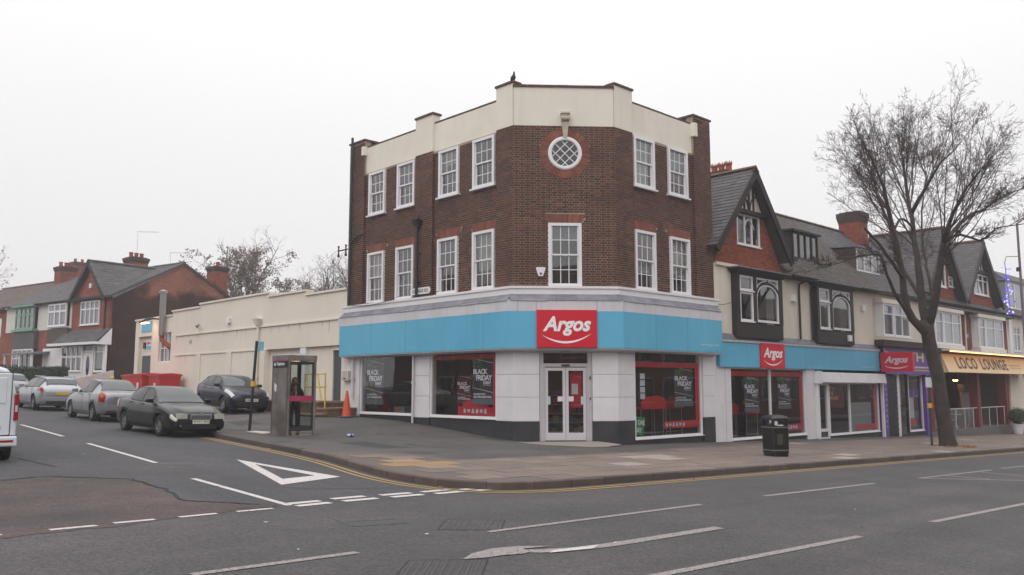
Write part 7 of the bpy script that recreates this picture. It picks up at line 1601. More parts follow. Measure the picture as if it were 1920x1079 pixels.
def make_car(name, label, cat, s, d, rot, spec, z=None, towards=True, group=None, scale=1.):
    """towards: nose points back along the side road towards the camera"""
    C = spec['C']; L_ = C.L; base = FL(s, d, 0); zz = zr(base.x, base.y) if z is None else z
    nose = Vector((-FL.d.x, -FL.d.y)) if towards else Vector((FL.d.x, FL.d.y))
    nose.rotate(Matrix.Rotation(rot, 2)); ang = math.atan2(-nose.y, -nose.x)
    o = thing(name, label, cat, (base.x, base.y, zz), ang, group)
    slope = -.0374; o.rotation_mode = 'XYZ'
    fx = Vector((-nose.x, -nose.y, -nose.x * slope)).normalized(); up_ = Vector((-slope, 0, 1)).normalized(); fy = up_.cross(fx).normalized(); up_ = fx.cross(fy)
    o.rotation_euler = Matrix((fx, fy, up_)).transposed().to_euler()
    ox = -L_ / 2
    # body
    xs = []; x = 0
    while x < L_: xs.append(x); x += .05 if (x < .5 or x > L_ - .6) else .08
    xs.append(L_); n = 17; mb = MB()
    for x in xs:
        P = C.sec(x); ring = [(x, y, z_) for y, z_ in P] + [(x, -y, z_) for y, z_ in P[-2:0:-1]]; mb.v += ring
    m_ = 32
    for i in range(len(xs) - 1):
        for k in range(m_): mb.f.append((i * m_ + k, i * m_ + (k + 1) % m_, (i + 1) * m_ + (k + 1) % m_, (i + 1) * m_ + k))
    mb.f += [tuple(range(m_)), tuple((len(xs) - 1) * m_ + k for k in range(m_))]
    body = add_ob(mb, 'body', spec['paint'], o)
    cut = MB(); R_ = spec['wr'] + .05
    for ax in spec['axles']:
        for sg in (1, -1): cut.tube([(ax, sg * .50, spec['wr']), (ax, sg * 1.1, spec['wr'])], R_, 28)
    co = cut.build('cutter', m_under); co.parent = None
    bo_ = body.modifiers.new('arches', 'BOOLEAN'); bo_.object = co; bo_.operation = 'DIFFERENCE'; bo_.solver = 'EXACT'
    body.parent = None; body.matrix_world = Matrix(); bpy.context.view_layer.update(); ev = body.evaluated_get(bpy.context.evaluated_depsgraph_get()); nm_ = bpy.data.meshes.new_from_object(ev); body.modifiers.clear(); body.data = nm_; body.parent = o; bpy.data.objects.remove(co)
    while len(nm_.materials) < 2: nm_.materials.append(m_under)
    nm_.materials[1] = m_under
    for p in nm_.polygons:
        c = p.center
        if any(abs(math.hypot(c.x - ax, c.z - spec['wr']) - R_) < .03 and abs(c.y) < 1.0 for ax in spec['axles']) and abs(p.normal.y) < .5: p.material_index = 1; p.use_smooth = False
        elif abs(abs(c.y) - .5) < .01 and abs(p.normal.y) > .9: p.material_index = 1
        elif p.normal.z < -.8 and c.z < .4: p.material_index = 1
    # doors with shut lines, windows
    for (x0, x1) in spec['doors']:
        for k, mbp_ in enumerate(C.patch(lambda u, v: (x0 - .022 + (x1 - x0 + .044) * u, 2.6 + 5.6 * v), 10, 8, .003)): add_ob(mbp_, 'door_seam', m_trim, o)
        for mbp_ in C.patch(lambda u, v: (x0 + (x1 - x0) * u, 2.7 + 5.3 * v), 10, 8, .009):
            dr_ = add_ob(mbp_, 'door', spec['paint'], o); sg = 1 if mbp_.v[0][1] > 0 else -1; hp = C.S(x1 - .16, 6.6); add_ob(MB().box(FW, hp.x - .1, hp.x + .08, sg * (hp.y + .01), sg * (hp.y + .035), hp.z - .015, hp.z + .015), 'door_handle', spec.get('handle', spec['paint']), dr_, False)
    for mbp_ in C.patch(lambda u, v: (spec['sw'][0] - .03 + (spec['sw'][-1] - spec['sw'][0] + .06) * u, 8.15 + 4.2 * v), 24, 6, .006): add_ob(mbp_, 'window_surround', m_trim, o)
    for i in range(len(spec['sw']) - 1):
        a, b = spec['sw'][i] + .02, spec['sw'][i + 1] - .04
        for mbp_ in C.patch(lambda u, v: (a + (b - a) * u, 8.35 + 3.55 * v), 12, 6, .010): add_ob(mbp_, 'side_window', m_cglass, o)
    def across(x0, x1, w_, off, nm__, mt, nx=14, ny=16):
        mb = MB()
        for i in range(nx + 1):
            x = x0 + (x1 - x0) * i / nx; ww = w_ if not callable(w_) else w_(i / nx)
            for j in range(ny + 1):
                v = -1 + 2 * j / ny; q = 16 - abs(v) * ww; p = C.S(x, q); e = .01; dxn = C.S(x + e, q) - C.S(x - e, q); t = Vector((-dxn.z, 0, dxn.x)).normalized(); p = p + t * off; mb.v.append((p.x, p.y * (1 if v >= 0 else -1), p.z))
        for i in range(nx):
            for j in range(ny): a = i * (ny + 1) + j; mb.f.append((a, a + 1, a + ny + 2, a + ny + 1))
        add_ob(mb, nm__, mt, o)
    ws = spec['ws']; across(ws[0] - .03, ws[1] + .02, 4.2, .006, 'windscreen_surround', m_trim); across(ws[0], ws[1], 4.0, .012, 'windscreen', m_wind)
    rw_ = spec['rw']
    across(rw_[0], rw_[1], 4.2, .006, 'rear_window_surround', m_trim); across(rw_[0] + .02, rw_[1] - .03, 3.9, .012, 'rear_window', m_wind)
    # lamps, grille, bumpers, plates
    for nm__, q0, q1, x0, x1, mt in spec['lamps']:
        for mbp_ in C.patch(lambda u, v: (x0 + (x1 - x0) * u, q0 + (q1 - q0) * v), 8, 6, .010): add_ob(mbp_, nm__, mt, o)
    for nm__, bx_, mt in spec['boxes']: add_ob(MB().box(FW, *bx_), nm__, mt, o, False, bevel=.006)
    for nm__, body_, y0, y1, z0, z1, xx, face, mt in spec['plates']:      # face -1 front, +1 rear
        add_ob(MB().box(FW, xx - .006, xx + .006, y0, y1, z0, z1), nm__, mt, o, False)
        if body_:
            mb = MB(); xf = xx + face * .008
            ya, yb = (y0 + .03, y1 - .03); fn_ = (lambda u, v: Vector((xf, u, v)))
            if face < 0: put_text(mb, fn_, body_, yb, ya, z0 + .025, z1 - .02, bold=.02)
            else: put_text(mb, fn_, body_, ya, yb, z0 + .025, z1 - .02, bold=.02)
            mb.build('plate_lettering', m_trim, o, world=False)
    # side trims and mirrors
    for mbp_ in C.patch(lambda u, v: (spec['axles'][0] + R_ + (spec['axles'][1] - spec['axles'][0] - 2 * R_) * u, 1.2 + 1.1 * v), 8, 3, .012): add_ob(mbp_, 'side_skirt', spec.get('skirt', spec['paint']), o)
    for sg in (1, -1):
        p = C.S(spec['mirror'], 8.4); mb = MB(); mb.b8([(p.x + a, sg * (p.y + b), p.z + c) for a, b, c in ((-.05, .02, .0), (.10, .02, .0), (.08, .24, .02), (-.02, .22, .02), (-.04, .02, .14), (.10, .02, .14), (.08, .23, .13), (-.01, .21, .13))])
        add_ob(mb, 'wing_mirror', spec.get('mirror_mat', spec['paint']), o, False, bevel=.02)
    for k, ax in enumerate(spec['axles']):
        for sg in (1, -1):
            wy = sg * (interp(C.half, ax) - .02); r = spec['wr']; mb = MB(); mb.lathe((ax, wy, r), (0, -sg, 0), [(r * .62, -.005), (r * .7, -.015), (r * .94, -.01), (r, .02), (r, .17), (r * .92, .2), (r * .3, .2)], 28); w_ = add_ob(mb, 'wheel', m_tyre, o)
            mb = MB(); mb.lathe((ax, wy, r), (0, -sg, 0), [(r * .66, -.004), (r * .62, .012), (r * .6, .06)], 28)
            for q in range(spec.get('spokes', 5)):
                a = 2 * PI * q / spec.get('spokes', 5) + .3 * k; ca, sa_ = math.cos(a), math.sin(a); px, pz = -sa_, ca; w1, w2 = .045, .03
                mb.b8([(ax + ca * .05 + px * w1, wy - sg * .015, r + sa_ * .05 + pz * w1), (ax + ca * .05 - px * w1, wy - sg * .015, r + sa_ * .05 - pz * w1), (ax + ca * r * .63 - px * w2, wy - sg * .0, r + sa_ * r * .63 - pz * w2), (ax + ca * r * .63 + px * w2, wy, r + sa_ * r * .63 + pz * w2),
                       (ax + ca * .05 + px * w1, wy - sg * .04, r + sa_ * .05 + pz * w1), (ax + ca * .05 - px * w1, wy - sg * .04, r + sa_ * .05 - pz * w1), (ax + ca * r * .63 - px * w2, wy - sg * .04, r + sa_ * r * .63 - pz * w2), (ax + ca * r * .63 + px * w2, wy - sg * .04, r + sa_ * r * .63 + pz * w2)])
            mb.lathe((ax, wy, r), (0, -sg, 0), [(.001, -.005), (.06, -.005), (.07, .02)], 14); add_ob(mb, 'rim', m_rim, w_, False)
            mb = MB(); mb.lathe((ax, wy, r), (0, -sg, 0), [(.001, .055), (r * .6, .055)], 20); add_ob(mb, 'brake_disc', m_under, w_, False)
    for ch in list(o.children): ch.location.x += ox
    o.scale = (scale, scale, scale)
    return o
def saloon(L, Wd, H, fo, wb, hatch=None):
    h = Wd / 2; k = L / 4.6; g = H / 1.48
    if hatch == 'hatch':
        top = [(0, .62 * g), (.08, .74 * g), (.30, .86 * g), (.85, .98 * g), (1.00, 1.03 * g), (1.55, 1.36 * g), (1.9, 1.455 * g), (2.5, H), (3.2, 1.44 * g), (3.55, 1.36 * g), (3.82, 1.05 * g), (L - .05, .95 * g), (L, .82 * g)]
        belt = [(0, .55 * g), (.3, .78 * g), (1.0, .93 * g), (2.5, .97 * g), (3.5, 1.04 * g), (L - .1, 1.0 * g), (L, .8 * g)]
        rh = [(0, h * .55), (.4, h * .74), (1.0, h * .82), (1.9, h * .68), (2.6, h * .66), (3.5, h * .62), (L, h * .66)]
    elif hatch == 'estate':
        top = [(0, .66 * g), (.06, .76 * g), (.5 * k, .86 * g), (1.2 * k, .97 * g), (1.35 * k, 1.01 * g), (2.0 * k, 1.38 * g), (2.35 * k, 1.45 * g), (2.9 * k, H), (3.7 * k, 1.45 * g), (4.05 * k, 1.40 * g), (4.45 * k, 1.07 * g), (L - .06, .98 * g), (L, .84 * g)]
        belt = [(0, .52 * g), (.5 * k, .76 * g), (1.3 * k, .92 * g), (3.0 * k, .97 * g), (4.2 * k, 1.0 * g), (L - .1, .98 * g), (L, .8 * g)]
        rh = [(0, h * .55), (.5, h * .76), (1.35 * k, h * .84), (2.2 * k, h * .68), (3.0 * k, h * .66), (4.1 * k, h * .62), (L, h * .66)]
    else:
        top = [(0, .66 * g), (.06, .755 * g), (.42 * k, .87 * g), (1.1 * k, .965 * g), (1.28 * k, 1.0 * g), (1.75 * k, 1.28 * g), (2.1 * k, 1.43 * g), (2.6 * k, H), (3.15 * k, 1.45 * g), (3.5 * k, 1.34 * g), (3.98 * k, 1.09 * g), (4.15 * k, 1.06 * g), (L - .1, 1.03 * g), (L - .02, .96 * g), (L, .85 * g)]
        belt = [(0, .52 * g), (.45 * k, .76 * g), (1.25 * k, .915 * g), (2.6 * k, .95 * g), (3.9 * k, 1.0 * g), (L - .1, .97 * g), (L, .8 * g)]
        rh = [(0, h * .55), (.5, h * .76), (1.25 * k, h * .84), (2.1 * k, h * .67), (2.8 * k, h * .66), (3.5 * k, h * .64), (4.0 * k, h * .78), (L, h * .68)]
    half = [(0, h * .80), (.05, h * .88), (.2, h * .95), (.6, h * .985), (1.2, h), (L - 1.2, h), (L - .5, h * .965), (L - .15, h * .90), (L - .03, h * .82), (L, h * .76)]
    bot = [(0, .27), (.15, .20), (fo, .19), (L - .9, .20), (L - .2, .25), (L, .34)]
    return Car(L, Wd, top, belt, half, rh, bot)
# black saloon facing the camera
m_blk = paint('black_car_paint', (20, 18, 23), .0, .28)
C = saloon(4.65, 1.76, 1.48, .95, 2.7)
sp = dict(C=C, paint=m_blk, wr=.315, axles=(.93, 3.63), doors=[(1.35, 2.42), (2.45, 3.32)], sw=[1.72, 2.46, 3.32], ws=(1.32, 2.06), rw=(3.22, 3.92), mirror=1.55, handle=m_blk,
          lamps=[('headlight', 5.5, 8.0, .02, .26, m_lensy), ('tail_light', 4.6, 7.6, 4.22, 4.6, m_tail)],
          boxes=[('headlight', (-.018, .1, .42, .715, .56, .71), m_lensy), ('headlight', (-.018, .1, -.715, -.42, .56, .71), m_lensy), ('grille_surround', (-.025, .02, -.33, .33, .545, .70), m_chrome), ('grille', (-.032, .0, -.29, .29, .565, .665), m_trim), ('lower_intake', (-.02, .03, -.52, .52, .26, .40), m_trim), ('fog_light', (-.0, .05, .56, .64, .33, .39), m_lensy), ('fog_light', (-.0, .05, -.64, -.56, .33, .39), m_lensy), ('emblem', (-.045, -.03, -.06, .06, .655, .72), m_chrome)] + [('grille_bar', (-.04, -.03, -.28, .28, .58 + q * .03, .59 + q * .03), m_chrome) for q in range(3)],
          plates=[('number_plate', 'RV57 SDJ', -.26, .26, .42, .53, -.035, -1, m_plw), ('number_plate', '', -.26, .26, .62, .73, 4.66, 1, m_ply)], skirt=m_blk, mirror_mat=m_blk, spokes=7)
make_car('parked_car', 'black saloon parked facing the camera nearest to the phone box', 'car', 7.0, 7.62, math.radians(1.5), sp, scale=.94, group='cars parked along the side road')
topthing(MB().tube([FL(8.95, 8.52, .75), FL(8.95, 8.53, .755)], .001, 4), 'speck', m_rim, 'tiny speck', 'speck') if False else None
# silver saloon, rear towards the camera
m_sil = paint('silver_car_paint', (148, 148, 152), .5, .35); m_sil2 = paint('bright_silver_car_paint', (166, 168, 176), .5, .33)
C = saloon(4.40, 1.71, 1.47, .9, 2.6)
mkplate = lambda t, x: [('number_plate', t, -.26, .26, .70, .81, x, 1, m_ply), ('number_plate', '', -.26, .26, .40, .51, -.03, -1, m_plw)]
sp2 = dict(C=C, paint=m_sil, wr=.31, axles=(.88, 3.48), doors=[(1.3, 2.32), (2.35, 3.15)], sw=[1.65, 2.36, 3.16], ws=(1.26, 1.97), rw=(3.05, 3.78), mirror=1.5,
           lamps=[('headlight', 5.6, 8.4, .06, .5, m_lens), ('tail_light', 4.5, 8.0, 4.02, 4.36, m_tail), ('indicator_lens', 5.5, 6.4, 4.10, 4.30, m_amber)],
           boxes=[('grille', (-.025, .02, -.4, .4, .5, .62), m_trim), ('plate_garnish', (4.395, 4.42, -.42, .42, .66, .90), m_sil), ('chrome_strip', (4.41, 4.43, -.36, .36, .86, .885), m_chrome), ('bumper_step', (4.30, 4.44, -.66, .66, .42, .60), m_sil), ('lower_bumper', (4.25, 4.40, -.6, .6, .28, .40), m_trim)],
           plates=mkplate('', 4.432), spokes=7)
make_car('parked_car', 'silver saloon with its tail to the camera, parked behind the black one', 'car', 14.55, 6.95, math.radians(-1.), sp2, towards=False, group='cars parked along the side road')
C = saloon(4.70, 1.82, 1.44, .9, 2.8, 'estate')
sp3 = dict(C=C, paint=m_sil2, wr=.33, axles=(.90, 3.71), doors=[(1.4, 2.5), (2.53, 3.4)], sw=[1.78, 2.52, 3.36, 4.15], ws=(1.40, 2.2), rw=(4.15, 4.46), mirror=1.65,
           lamps=[('headlight', 5.6, 8.4, .06, .5, m_lens), ('tail_light', 5.6, 7.7, 4.18, 4.66, m_tail)],
           boxes=[('grille', (-.025, .02, -.35, .35, .35, .65), m_trim), ('roof_rail', (2.3, 4.0, .56, .6, 1.42, 1.465), m_chrome), ('roof_rail', (2.3, 4.0, -.6, -.56, 1.42, 1.465), m_chrome), ('lower_bumper', (4.4, 4.71, -.62, .62, .24, .42), m_trim), ('bumper_step', (4.45, 4.73, -.7, .7, .44, .58), m_sil2)],
           plates=mkplate('', 4.72), spokes=7)
make_car('parked_car', 'bright silver estate with roof rails, third in the row from the phone box', 'car', 22.9, 6.65, math.radians(-2.), sp3, towards=False, group='cars parked along the side road')
C = saloon(4.3, 1.75, 1.5, .9, 2.6, 'estate')
sp4 = dict(sp3); sp4.update(C=C, paint=m_sil, axles=(.85, 3.4), sw=[1.65, 2.4, 3.1, 3.8], ws=(1.28, 2.0), rw=(3.8, 4.1), boxes=[], plates=[], lamps=[('tail_light', 5.6, 7.7, 3.85, 4.25, m_tail), ('headlight', 5.6, 8.4, .06, .5, m_lens)], doors=[(1.3, 2.3), (2.33, 3.1)])
make_car('parked_car', 'grey silver car farthest left in the row, mostly hidden behind the van', 'car', 29.6, 6.9, math.radians(-2.), sp4, towards=False, group='cars parked along the side road')
# dark blue hatchback on the forecourt
m_nav = paint('dark_blue_car_paint', (24, 25, 48), .3, .3)
C = saloon(3.99, 1.72, 1.49, .8, 2.58, 'hatch')
sp5 = dict(C=C, paint=m_nav, wr=.305, axles=(.80, 3.38), doors=[(1.12, 2.2), (2.23, 2.95)], sw=[1.45, 2.22, 2.92, 3.3], ws=(1.02, 1.78), rw=(3.55, 3.8), mirror=1.35, handle=m_nav,
           lamps=[('headlight', 5.9, 9.5, .10, .72, m_lens), ('tail_light', 5.2, 9.5, 3.6, 3.9, m_tail)],
           boxes=[('grille', (-.02, .03, -.42, .42, .58, .64), m_trim), ('lower_intake', (-.025, .04, -.56, .56, .27, .44), m_trim), ('emblem', (-.03, .02, -.05, .05, .66, .78), m_chrome), ('side_strip', (1.2, 2.9, .855, .872, .47, .52), m_nav)],
           plates=[('number_plate', 'LM06 WXV', -.26, .26, .46, .57, -.03, -1, m_plw)], spokes=5, mirror_mat=m_trim)
zcl = FL(13.9, 2.35, 0)
make_car('parked_car', 'dark blue hatchback parked on the forecourt beside the cream wall', 'car', 13.95, 2.35, math.radians(-3), sp5, scale=.97, z=zp(zcl.x, zcl.y) + .0, group='cars parked along the side road')
# white van leaving the frame at the left
m_vanp = M('white_van_paint', (214, 220, 226), .35, coat=.4, var=.05, vs=2, coords='obj')
hd = math.atan2(FL.d.y, FL.d.x); vx, vy = -9.34, 16.2
vn = thing('van', 'white panel van at the left edge, its tail lamps towards the camera', 'van', (vx, vy, zr(vx, vy)), hd - math.radians(6))
# local x forwards, y left; origin at the rear right bottom corner
LV, WV, HV = 4.4, 1.86, 1.80
def vr(x, ins, top):
    r_ = .12; return [(x, 0 - ins * 0 + .02 + ins, .36), (x, .0 + ins, .5), (x, .0 + ins, 1.0), (x, .05 + ins, 1.35), (x, .12 + ins, top - .16), (x, .2 + ins, top - .05), (x, .36 + ins, top), (x, WV / 2, top + .02), (x, WV - .36 - ins, top), (x, WV - .2 - ins, top - .05), (x, WV - .12 - ins, top - .16), (x, WV - .05 - ins, 1.35), (x, WV - ins, 1.0), (x, WV - ins, .5), (x, WV - .02 - ins, .36)]
add_ob(loft([vr(0, .05, HV - .05), vr(.04, .01, HV - .01), vr(.2, 0, HV), vr(2.6, 0, HV), vr(3.1, 0, HV - .08), vr(3.6, .03, 1.25), vr(4.3, .08, .95), vr(LV, .2, .7)]), 'body', m_vanp, vn, False, bevel=.02)
add_ob(MB().box(FW, .3, LV - .2, .1, WV - .1, .2, .37), 'chassis', m_under, vn, False)
for y0, y1, nm_ in ((.13, .915, 0), (.925, WV - .13, 1)):
    add_ob(MB().box(FW, -.012, .01, y0 - .012, y1 + .012, .5, HV - .12), 'door_seam', m_trim, vn, False); dv = add_ob(MB().box(FW, -.03, .01, y0, y1, .51, HV - .13), 'rear_door', m_vanp, vn, False, bevel=.02)
    add_ob(MB().box(FW, -.042, -.02, y0 + .08, y1 - .08, 1.1, HV - .22), 'door_pressing', m_vanp, dv, False, bevel=.02)
add_ob(MB().box(FW, -.02, .0, .0, WV, .49, .502), 'lower_seam', m_trim, vn, False)
add_ob(MB().box(FW, -.10, .08, .0, WV, .30, .49), 'rear_bumper', m_vanp, vn, False, bevel=.03); add_ob(MB().box(FW, -.106, -.09, .06, .3, .38, .42), 'reflector', m_tail, vn, False)
for y0, y1 in ((.0, .075), (WV - .075, WV)):
    lm_ = add_ob(MB().box(FW, -.025, .06, y0 - .005, y1, .78, 1.28), 'tail_light', m_tail, vn, False, bevel=.015); add_ob(MB().box(FW, -.032, .03, y0 + .015, y1 - .02, .94, 1.06), 'clear_lens', m_lens, lm_, False)
for sg, yy in ((-1, .02), (1, WV - .02)):
    for ax in (.75, 3.5):
        w_ = add_ob(MB().lathe((ax, yy, .32), (0, -sg, 0), [(.2, 0), (.3, -.01), (.32, .02), (.32, .18), (.1, .2)], 26), 'wheel', m_tyre, vn); add_ob(MB().lathe((ax, yy, .32), (0, -sg, 0), [(.001, .01), (.12, .0), (.2, .02), (.2, .06)], 20), 'rim', m_rim, w_)
add_ob(MB().lathe((-.045, .34, .66), (1, 0, 0), [(.001, 0), (.06, 0), (.06, .02)], 16), 'emblem', M('blue_oval_emblem', (30, 50, 120), .3), vn)
add_ob(MB().box(FW, .0, .12, .2, .8, .5 - .28, .5 - .2), 'tow_valance', m_trim, vn, False)
# ---------------------------------------------------------------- phone box
pbz = zp(*FL(3.5, 5.4, 0)[:2]); PB = thing('phone_box', 'stainless steel phone box with glazed doors and a magenta band', 'phone box', FL(3.5, 5.4, pbz)); F = FL
m_steel = M('stained_steel', (136, 128, 124), .4, metal=.25, c2=(98, 92, 90), vs=2.2, streak=.25, bump=.1, bs=30); m_dkfr = M('dark_door_frame', (40, 40, 44), .5); m_mag = M('magenta_band', (170, 34, 84), .5, patch=(210, 170, 190), ps=6, pt=.66)
s0, s1, d0, d1 = 3.06, 3.98, 4.94, 5.84; z = pbz; T_ = 2.26
MB().box(F, s0, s1, d1 - .04, d1, z - .1, z + T_).build('steel_side', m_steel, PB)
for a, b in ((s0, d0), (s0, d1 - .1), (s1 - .06, d0), (s1 - .06, d1 - .1)): MB().box(F, a - .003, a + .06, b + (.0 if b < 5.5 else .035), b + (.065 if b < 5.5 else .10), z - .1, z + T_ - .003).build('corner_post', m_steel, PB)
MB().box(F, s0 - .01, s1 + .01, d0 - .01, d1 + .01, z + T_ - .14, z + T_ + .02).build('roof_band', m_steel, PB); MB().b8([F(s0 + .02, d0 + .02, z + T_ + .02), F(s1 - .02, d0 + .02, z + T_ + .02), F(s1 - .02, d1 - .02, z + T_ + .02), F(s0 + .02, d1 - .02, z + T_ + .02), F(s0 + .2, d0 + .2, z + T_ + .06), F(s1 - .2, d0 + .2, z + T_ + .06), F(s1 - .2, d1 - .2, z + T_ + .06), F(s0 + .2, d1 - .2, z + T_ + .06)]).build('roof', m_steel, PB)
MB().box(F, s0, s1, d0, d1, z - .1, z + .02).build('floor_plate', m_steel, PB)
def leaf(axis):      # glazed face: axis 's' = the face towards the camera, 'e' = end, 'r' = rear
    mb = MB(); h0, h1 = z + .14, z + T_ - .16
    if axis == 's': G = lambda a, b, c: F(s0 + .02 + b, d0 + .065 + a * .77, c)
    elif axis == 'e': G = lambda a, b, c: F(s0 + .07 + a * .79, d0 + .02 + b, c)
    else: G = lambda a, b, c: F(s1 - .05 + b, d0 + .065 + a * .77, c)
    for a0, a1, c0, c1 in ((0, .055, h0, h1), (.945, 1, h0, h1), (.055, .945, h0, h0 + .13), (.055, .945, h1 - .07, h1)): mb.box(G, a0, a1, 0, .035, c0, c1)
    o_ = mb.build('glazed_door' if axis == 's' else 'glazed_side', m_dkfr, PB); mb = MB().box(G, .055, .945, .014, .02, h0 + .13, h1 - .07); mb.build('pane', glass_booth, o_); MB().box(G, .02, .98, -.006, .012, z + .98, z + 1.13).build('magenta_band', m_mag, o_)
glass_booth = glass('booth_glass', (240, 244, 243), .7, base=-.025)
leaf('s'); leaf('e'); leaf('r')
MB().box(F, s1 - .40, s1 - .08, d1 - .16, d1 - .05, z + 1.0, z + 1.5).build('telephone', m_dkfr, PB)
MB().box(F, s0 + .3, s0 + .5, d0 + .35, d0 + .55, z + T_ - .17, z + T_ - .15).build('ceiling_light', M('booth_light', (255, 200, 150), .5, emit=4), PB)
lbp = MB().box(F, s0 + .04, s1 - .06, d1, d1 + .012, z + 1.93, z + 2.12).build('lettering_panel', m_black, PB); MB().box(F, s0 + .04, s1 - .06, d1, d1 + .013, z + 2.125, z + 2.15).build('magenta_stripe', m_mag, PB)
mb = MB(); put_text(mb, lambda x, y: F(x, d1 + .016, y), 'Telephone', s1 - .26, s0 + .2, z + 1.965, z + 2.09, bold=.02); mb.build('lettering', m_letter, lbp)
mb = MB(); mb.prism([F(s1 - .17 + .05 * math.cos(t), d1 + .014, z + 2.025 + .05 * math.sin(t)) for t in [k * PI / 6 for k in range(12)]], F(0, .002, 0) - F(0, 0, 0)); mb.build('round_emblem', m_pale, lbp)
mb = MB(); mb.prism([F(s1 - .2 + x, d1 + .001, z + y) for x, y in ((-.09, 1.42), (.02, 1.5), (.06, 1.4), (.03, 1.28), (-.05, 1.24))], F(0, .003, 0) - F(0, 0, 0)); mb.build('torn_sticker', m_paper, PB)
# ---------------------------------------------------------------- woman inside it
m_skin = M('brown_skin', (150, 104, 84), .6, coords='obj'); m_coat = M('black_coat', (30, 29, 33), .85, bump=.4, bs=60, coords='obj'); m_jean = M('dark_trousers', (34, 33, 40), .85, coords='obj'); m_hair = M('dark_brown_hair', (46, 32, 28), .6, c2=(66, 44, 36), vs=12, bump=.8, bs=60, coords='obj'); m_shoe = M('tan_shoes', (150, 92, 62), .6); m_scarf = M('pale_scarf', (178, 172, 176), .9, var=.2, vs=20)
face_dir = math.atan2(-(FL.d.y), -(FL.d.x)); wp = FL(3.44, 5.40, z + .02)
to_cam = Vector((-wp.x, -wp.y)).normalized(); WO = thing('person', 'woman with long dark hair, black coat and tan shoes standing in the phone box', 'person', wp, math.atan2(to_cam.y, to_cam.x) + .12)
def skin(name, pts, edges, rad, mat, par, sub=2, root=0):
    me = bpy.data.meshes.new(name); me.from_pydata(pts, edges, []); o = bpy.data.objects.new(name, me); COL.objects.link(o)
    sk = o.modifiers.new('skin', 'SKIN'); sk.use_smooth_shade = True; ss_ = o.modifiers.new('sub', 'SUBSURF'); ss_.levels = sub; ss_.render_levels = sub
    L2 = me.skin_vertices[0].data
    for i, r in enumerate(rad): L2[i].radius = r if isinstance(r, tuple) else (r, r); L2[i].use_root = (i == root)
    bpy.context.view_layer.update(); ev = o.evaluated_get(bpy.context.evaluated_depsgraph_get()); nm_ = bpy.data.meshes.new_from_object(ev); o.modifiers.clear(); o.data = nm_; nm_.materials.clear(); nm_.materials.append(mat); nm_.polygons.foreach_set('use_smooth', [True] * len(nm_.polygons)); o.parent = par; return o
# x forwards (towards the viewer), y to her left, z up; height 1.60 m
bp_ = [(0, 0, .84), (0, 0, .98), (0, 0, 1.14), (0, 0, 1.27), (.0, 0, 1.35), (.015, 0, 1.43),
       (0, .085, .80), (.01, .10, .45), (-.01, .10, .10), (.06, .11, .04), (0, -.085, .80), (.02, -.10, .45), (.0, -.10, .10), (.07, -.11, .04),
       (0, .15, 1.29), (-.02, .215, 1.04), (.15, .10, 1.06), (.19, .0, 1.10), (0, -.15, 1.29), (-.01, -.21, 1.05), (.16, -.10, 1.16), (.19, -.03, 1.26)]
be = [(0, 1), (1, 2), (2, 3), (3, 4), (4, 5), (0, 6), (6, 7), (7, 8), (8, 9), (0, 10), (10, 11), (11, 12), (12, 13), (3, 14), (14, 15), (15, 16), (16, 17), (3, 18), (18, 19), (19, 20), (20, 21)]
br_ = [(.12, .10), (.115, .095), (.12, .10), (.115, .09), (.055, .055), (.045, .045), .085, .06, .045, .035, .085, .06, .045, .035, .045, .035, .03, .024, .045, .035, .03, .024]
skin('body', bp_, be, br_, m_skin, WO)
skin('trousers', [(0, 0, .86), (0, .085, .80), (.01, .10, .45), (-.01, .10, .10), (0, -.085, .80), (.02, -.10, .45), (.0, -.10, .10)], [(0, 1), (1, 2), (2, 3), (0, 4), (4, 5), (5, 6)], [(.14, .12), .098, .074, .066, .098, .074, .066], m_jean, WO)
skin('coat', [(0, 0, .70), (0, 0, .84), (0, 0, .98), (0, 0, 1.14), (0, 0, 1.26), (0, .16, 1.285), (-.02, .22, 1.04), (.15, .10, 1.06), (0, -.16, 1.285), (-.01, -.215, 1.05), (.16, -.10, 1.16)], [(0, 1), (1, 2), (2, 3), (3, 4), (4, 5), (5, 6), (6, 7), (4, 8), (8, 9), (9, 10)],
     [(.17, .14), (.16, .13), (.14, .115), (.15, .12), (.145, .11), .098, .070, .056, .098, .070, .056], m_coat, WO)
mb = MB(); mb.sphere((.012, 0, 1.505), .098, 20, 16, (.95, .80, 1.18)); add_ob(mb, 'head', m_skin, WO)
mb = MB(); mb.tube([(.095, 0, 1.525), (.118, 0, 1.495), (.098, 0, 1.485)], [.010, .016, .010], 8); add_ob(mb, 'nose', m_skin, WO)
for sg in (1, -1):
    add_ob(MB().sphere((.088, sg * .031, 1.528), .012, 8, 6, (.6, 1.2, .7)), 'eye', m_trim, WO); add_ob(MB().tube([(.10, sg * .018, 1.548), (.098, sg * .045, 1.55)], .004, 5), 'eyebrow', m_hair, WO); add_ob(MB().sphere((.0, sg * .08, 1.505), .024, 8, 6, (.6, .4, 1.2)), 'ear', m_skin, WO)
add_ob(MB().tube([(.092, -.022, 1.455), (.102, 0, 1.457), (.092, .022, 1.455)], [.004, .008, .004], 6), 'mouth', M('lips', (112, 58, 54), .5), WO)
mb = MB(); mb.sphere((-.018, 0, 1.53), .108, 18, 12, (.98, .92, 1.08)); hr = add_ob(mb, 'hair', m_hair, WO)
rs = random.Random(9); mb = MB()
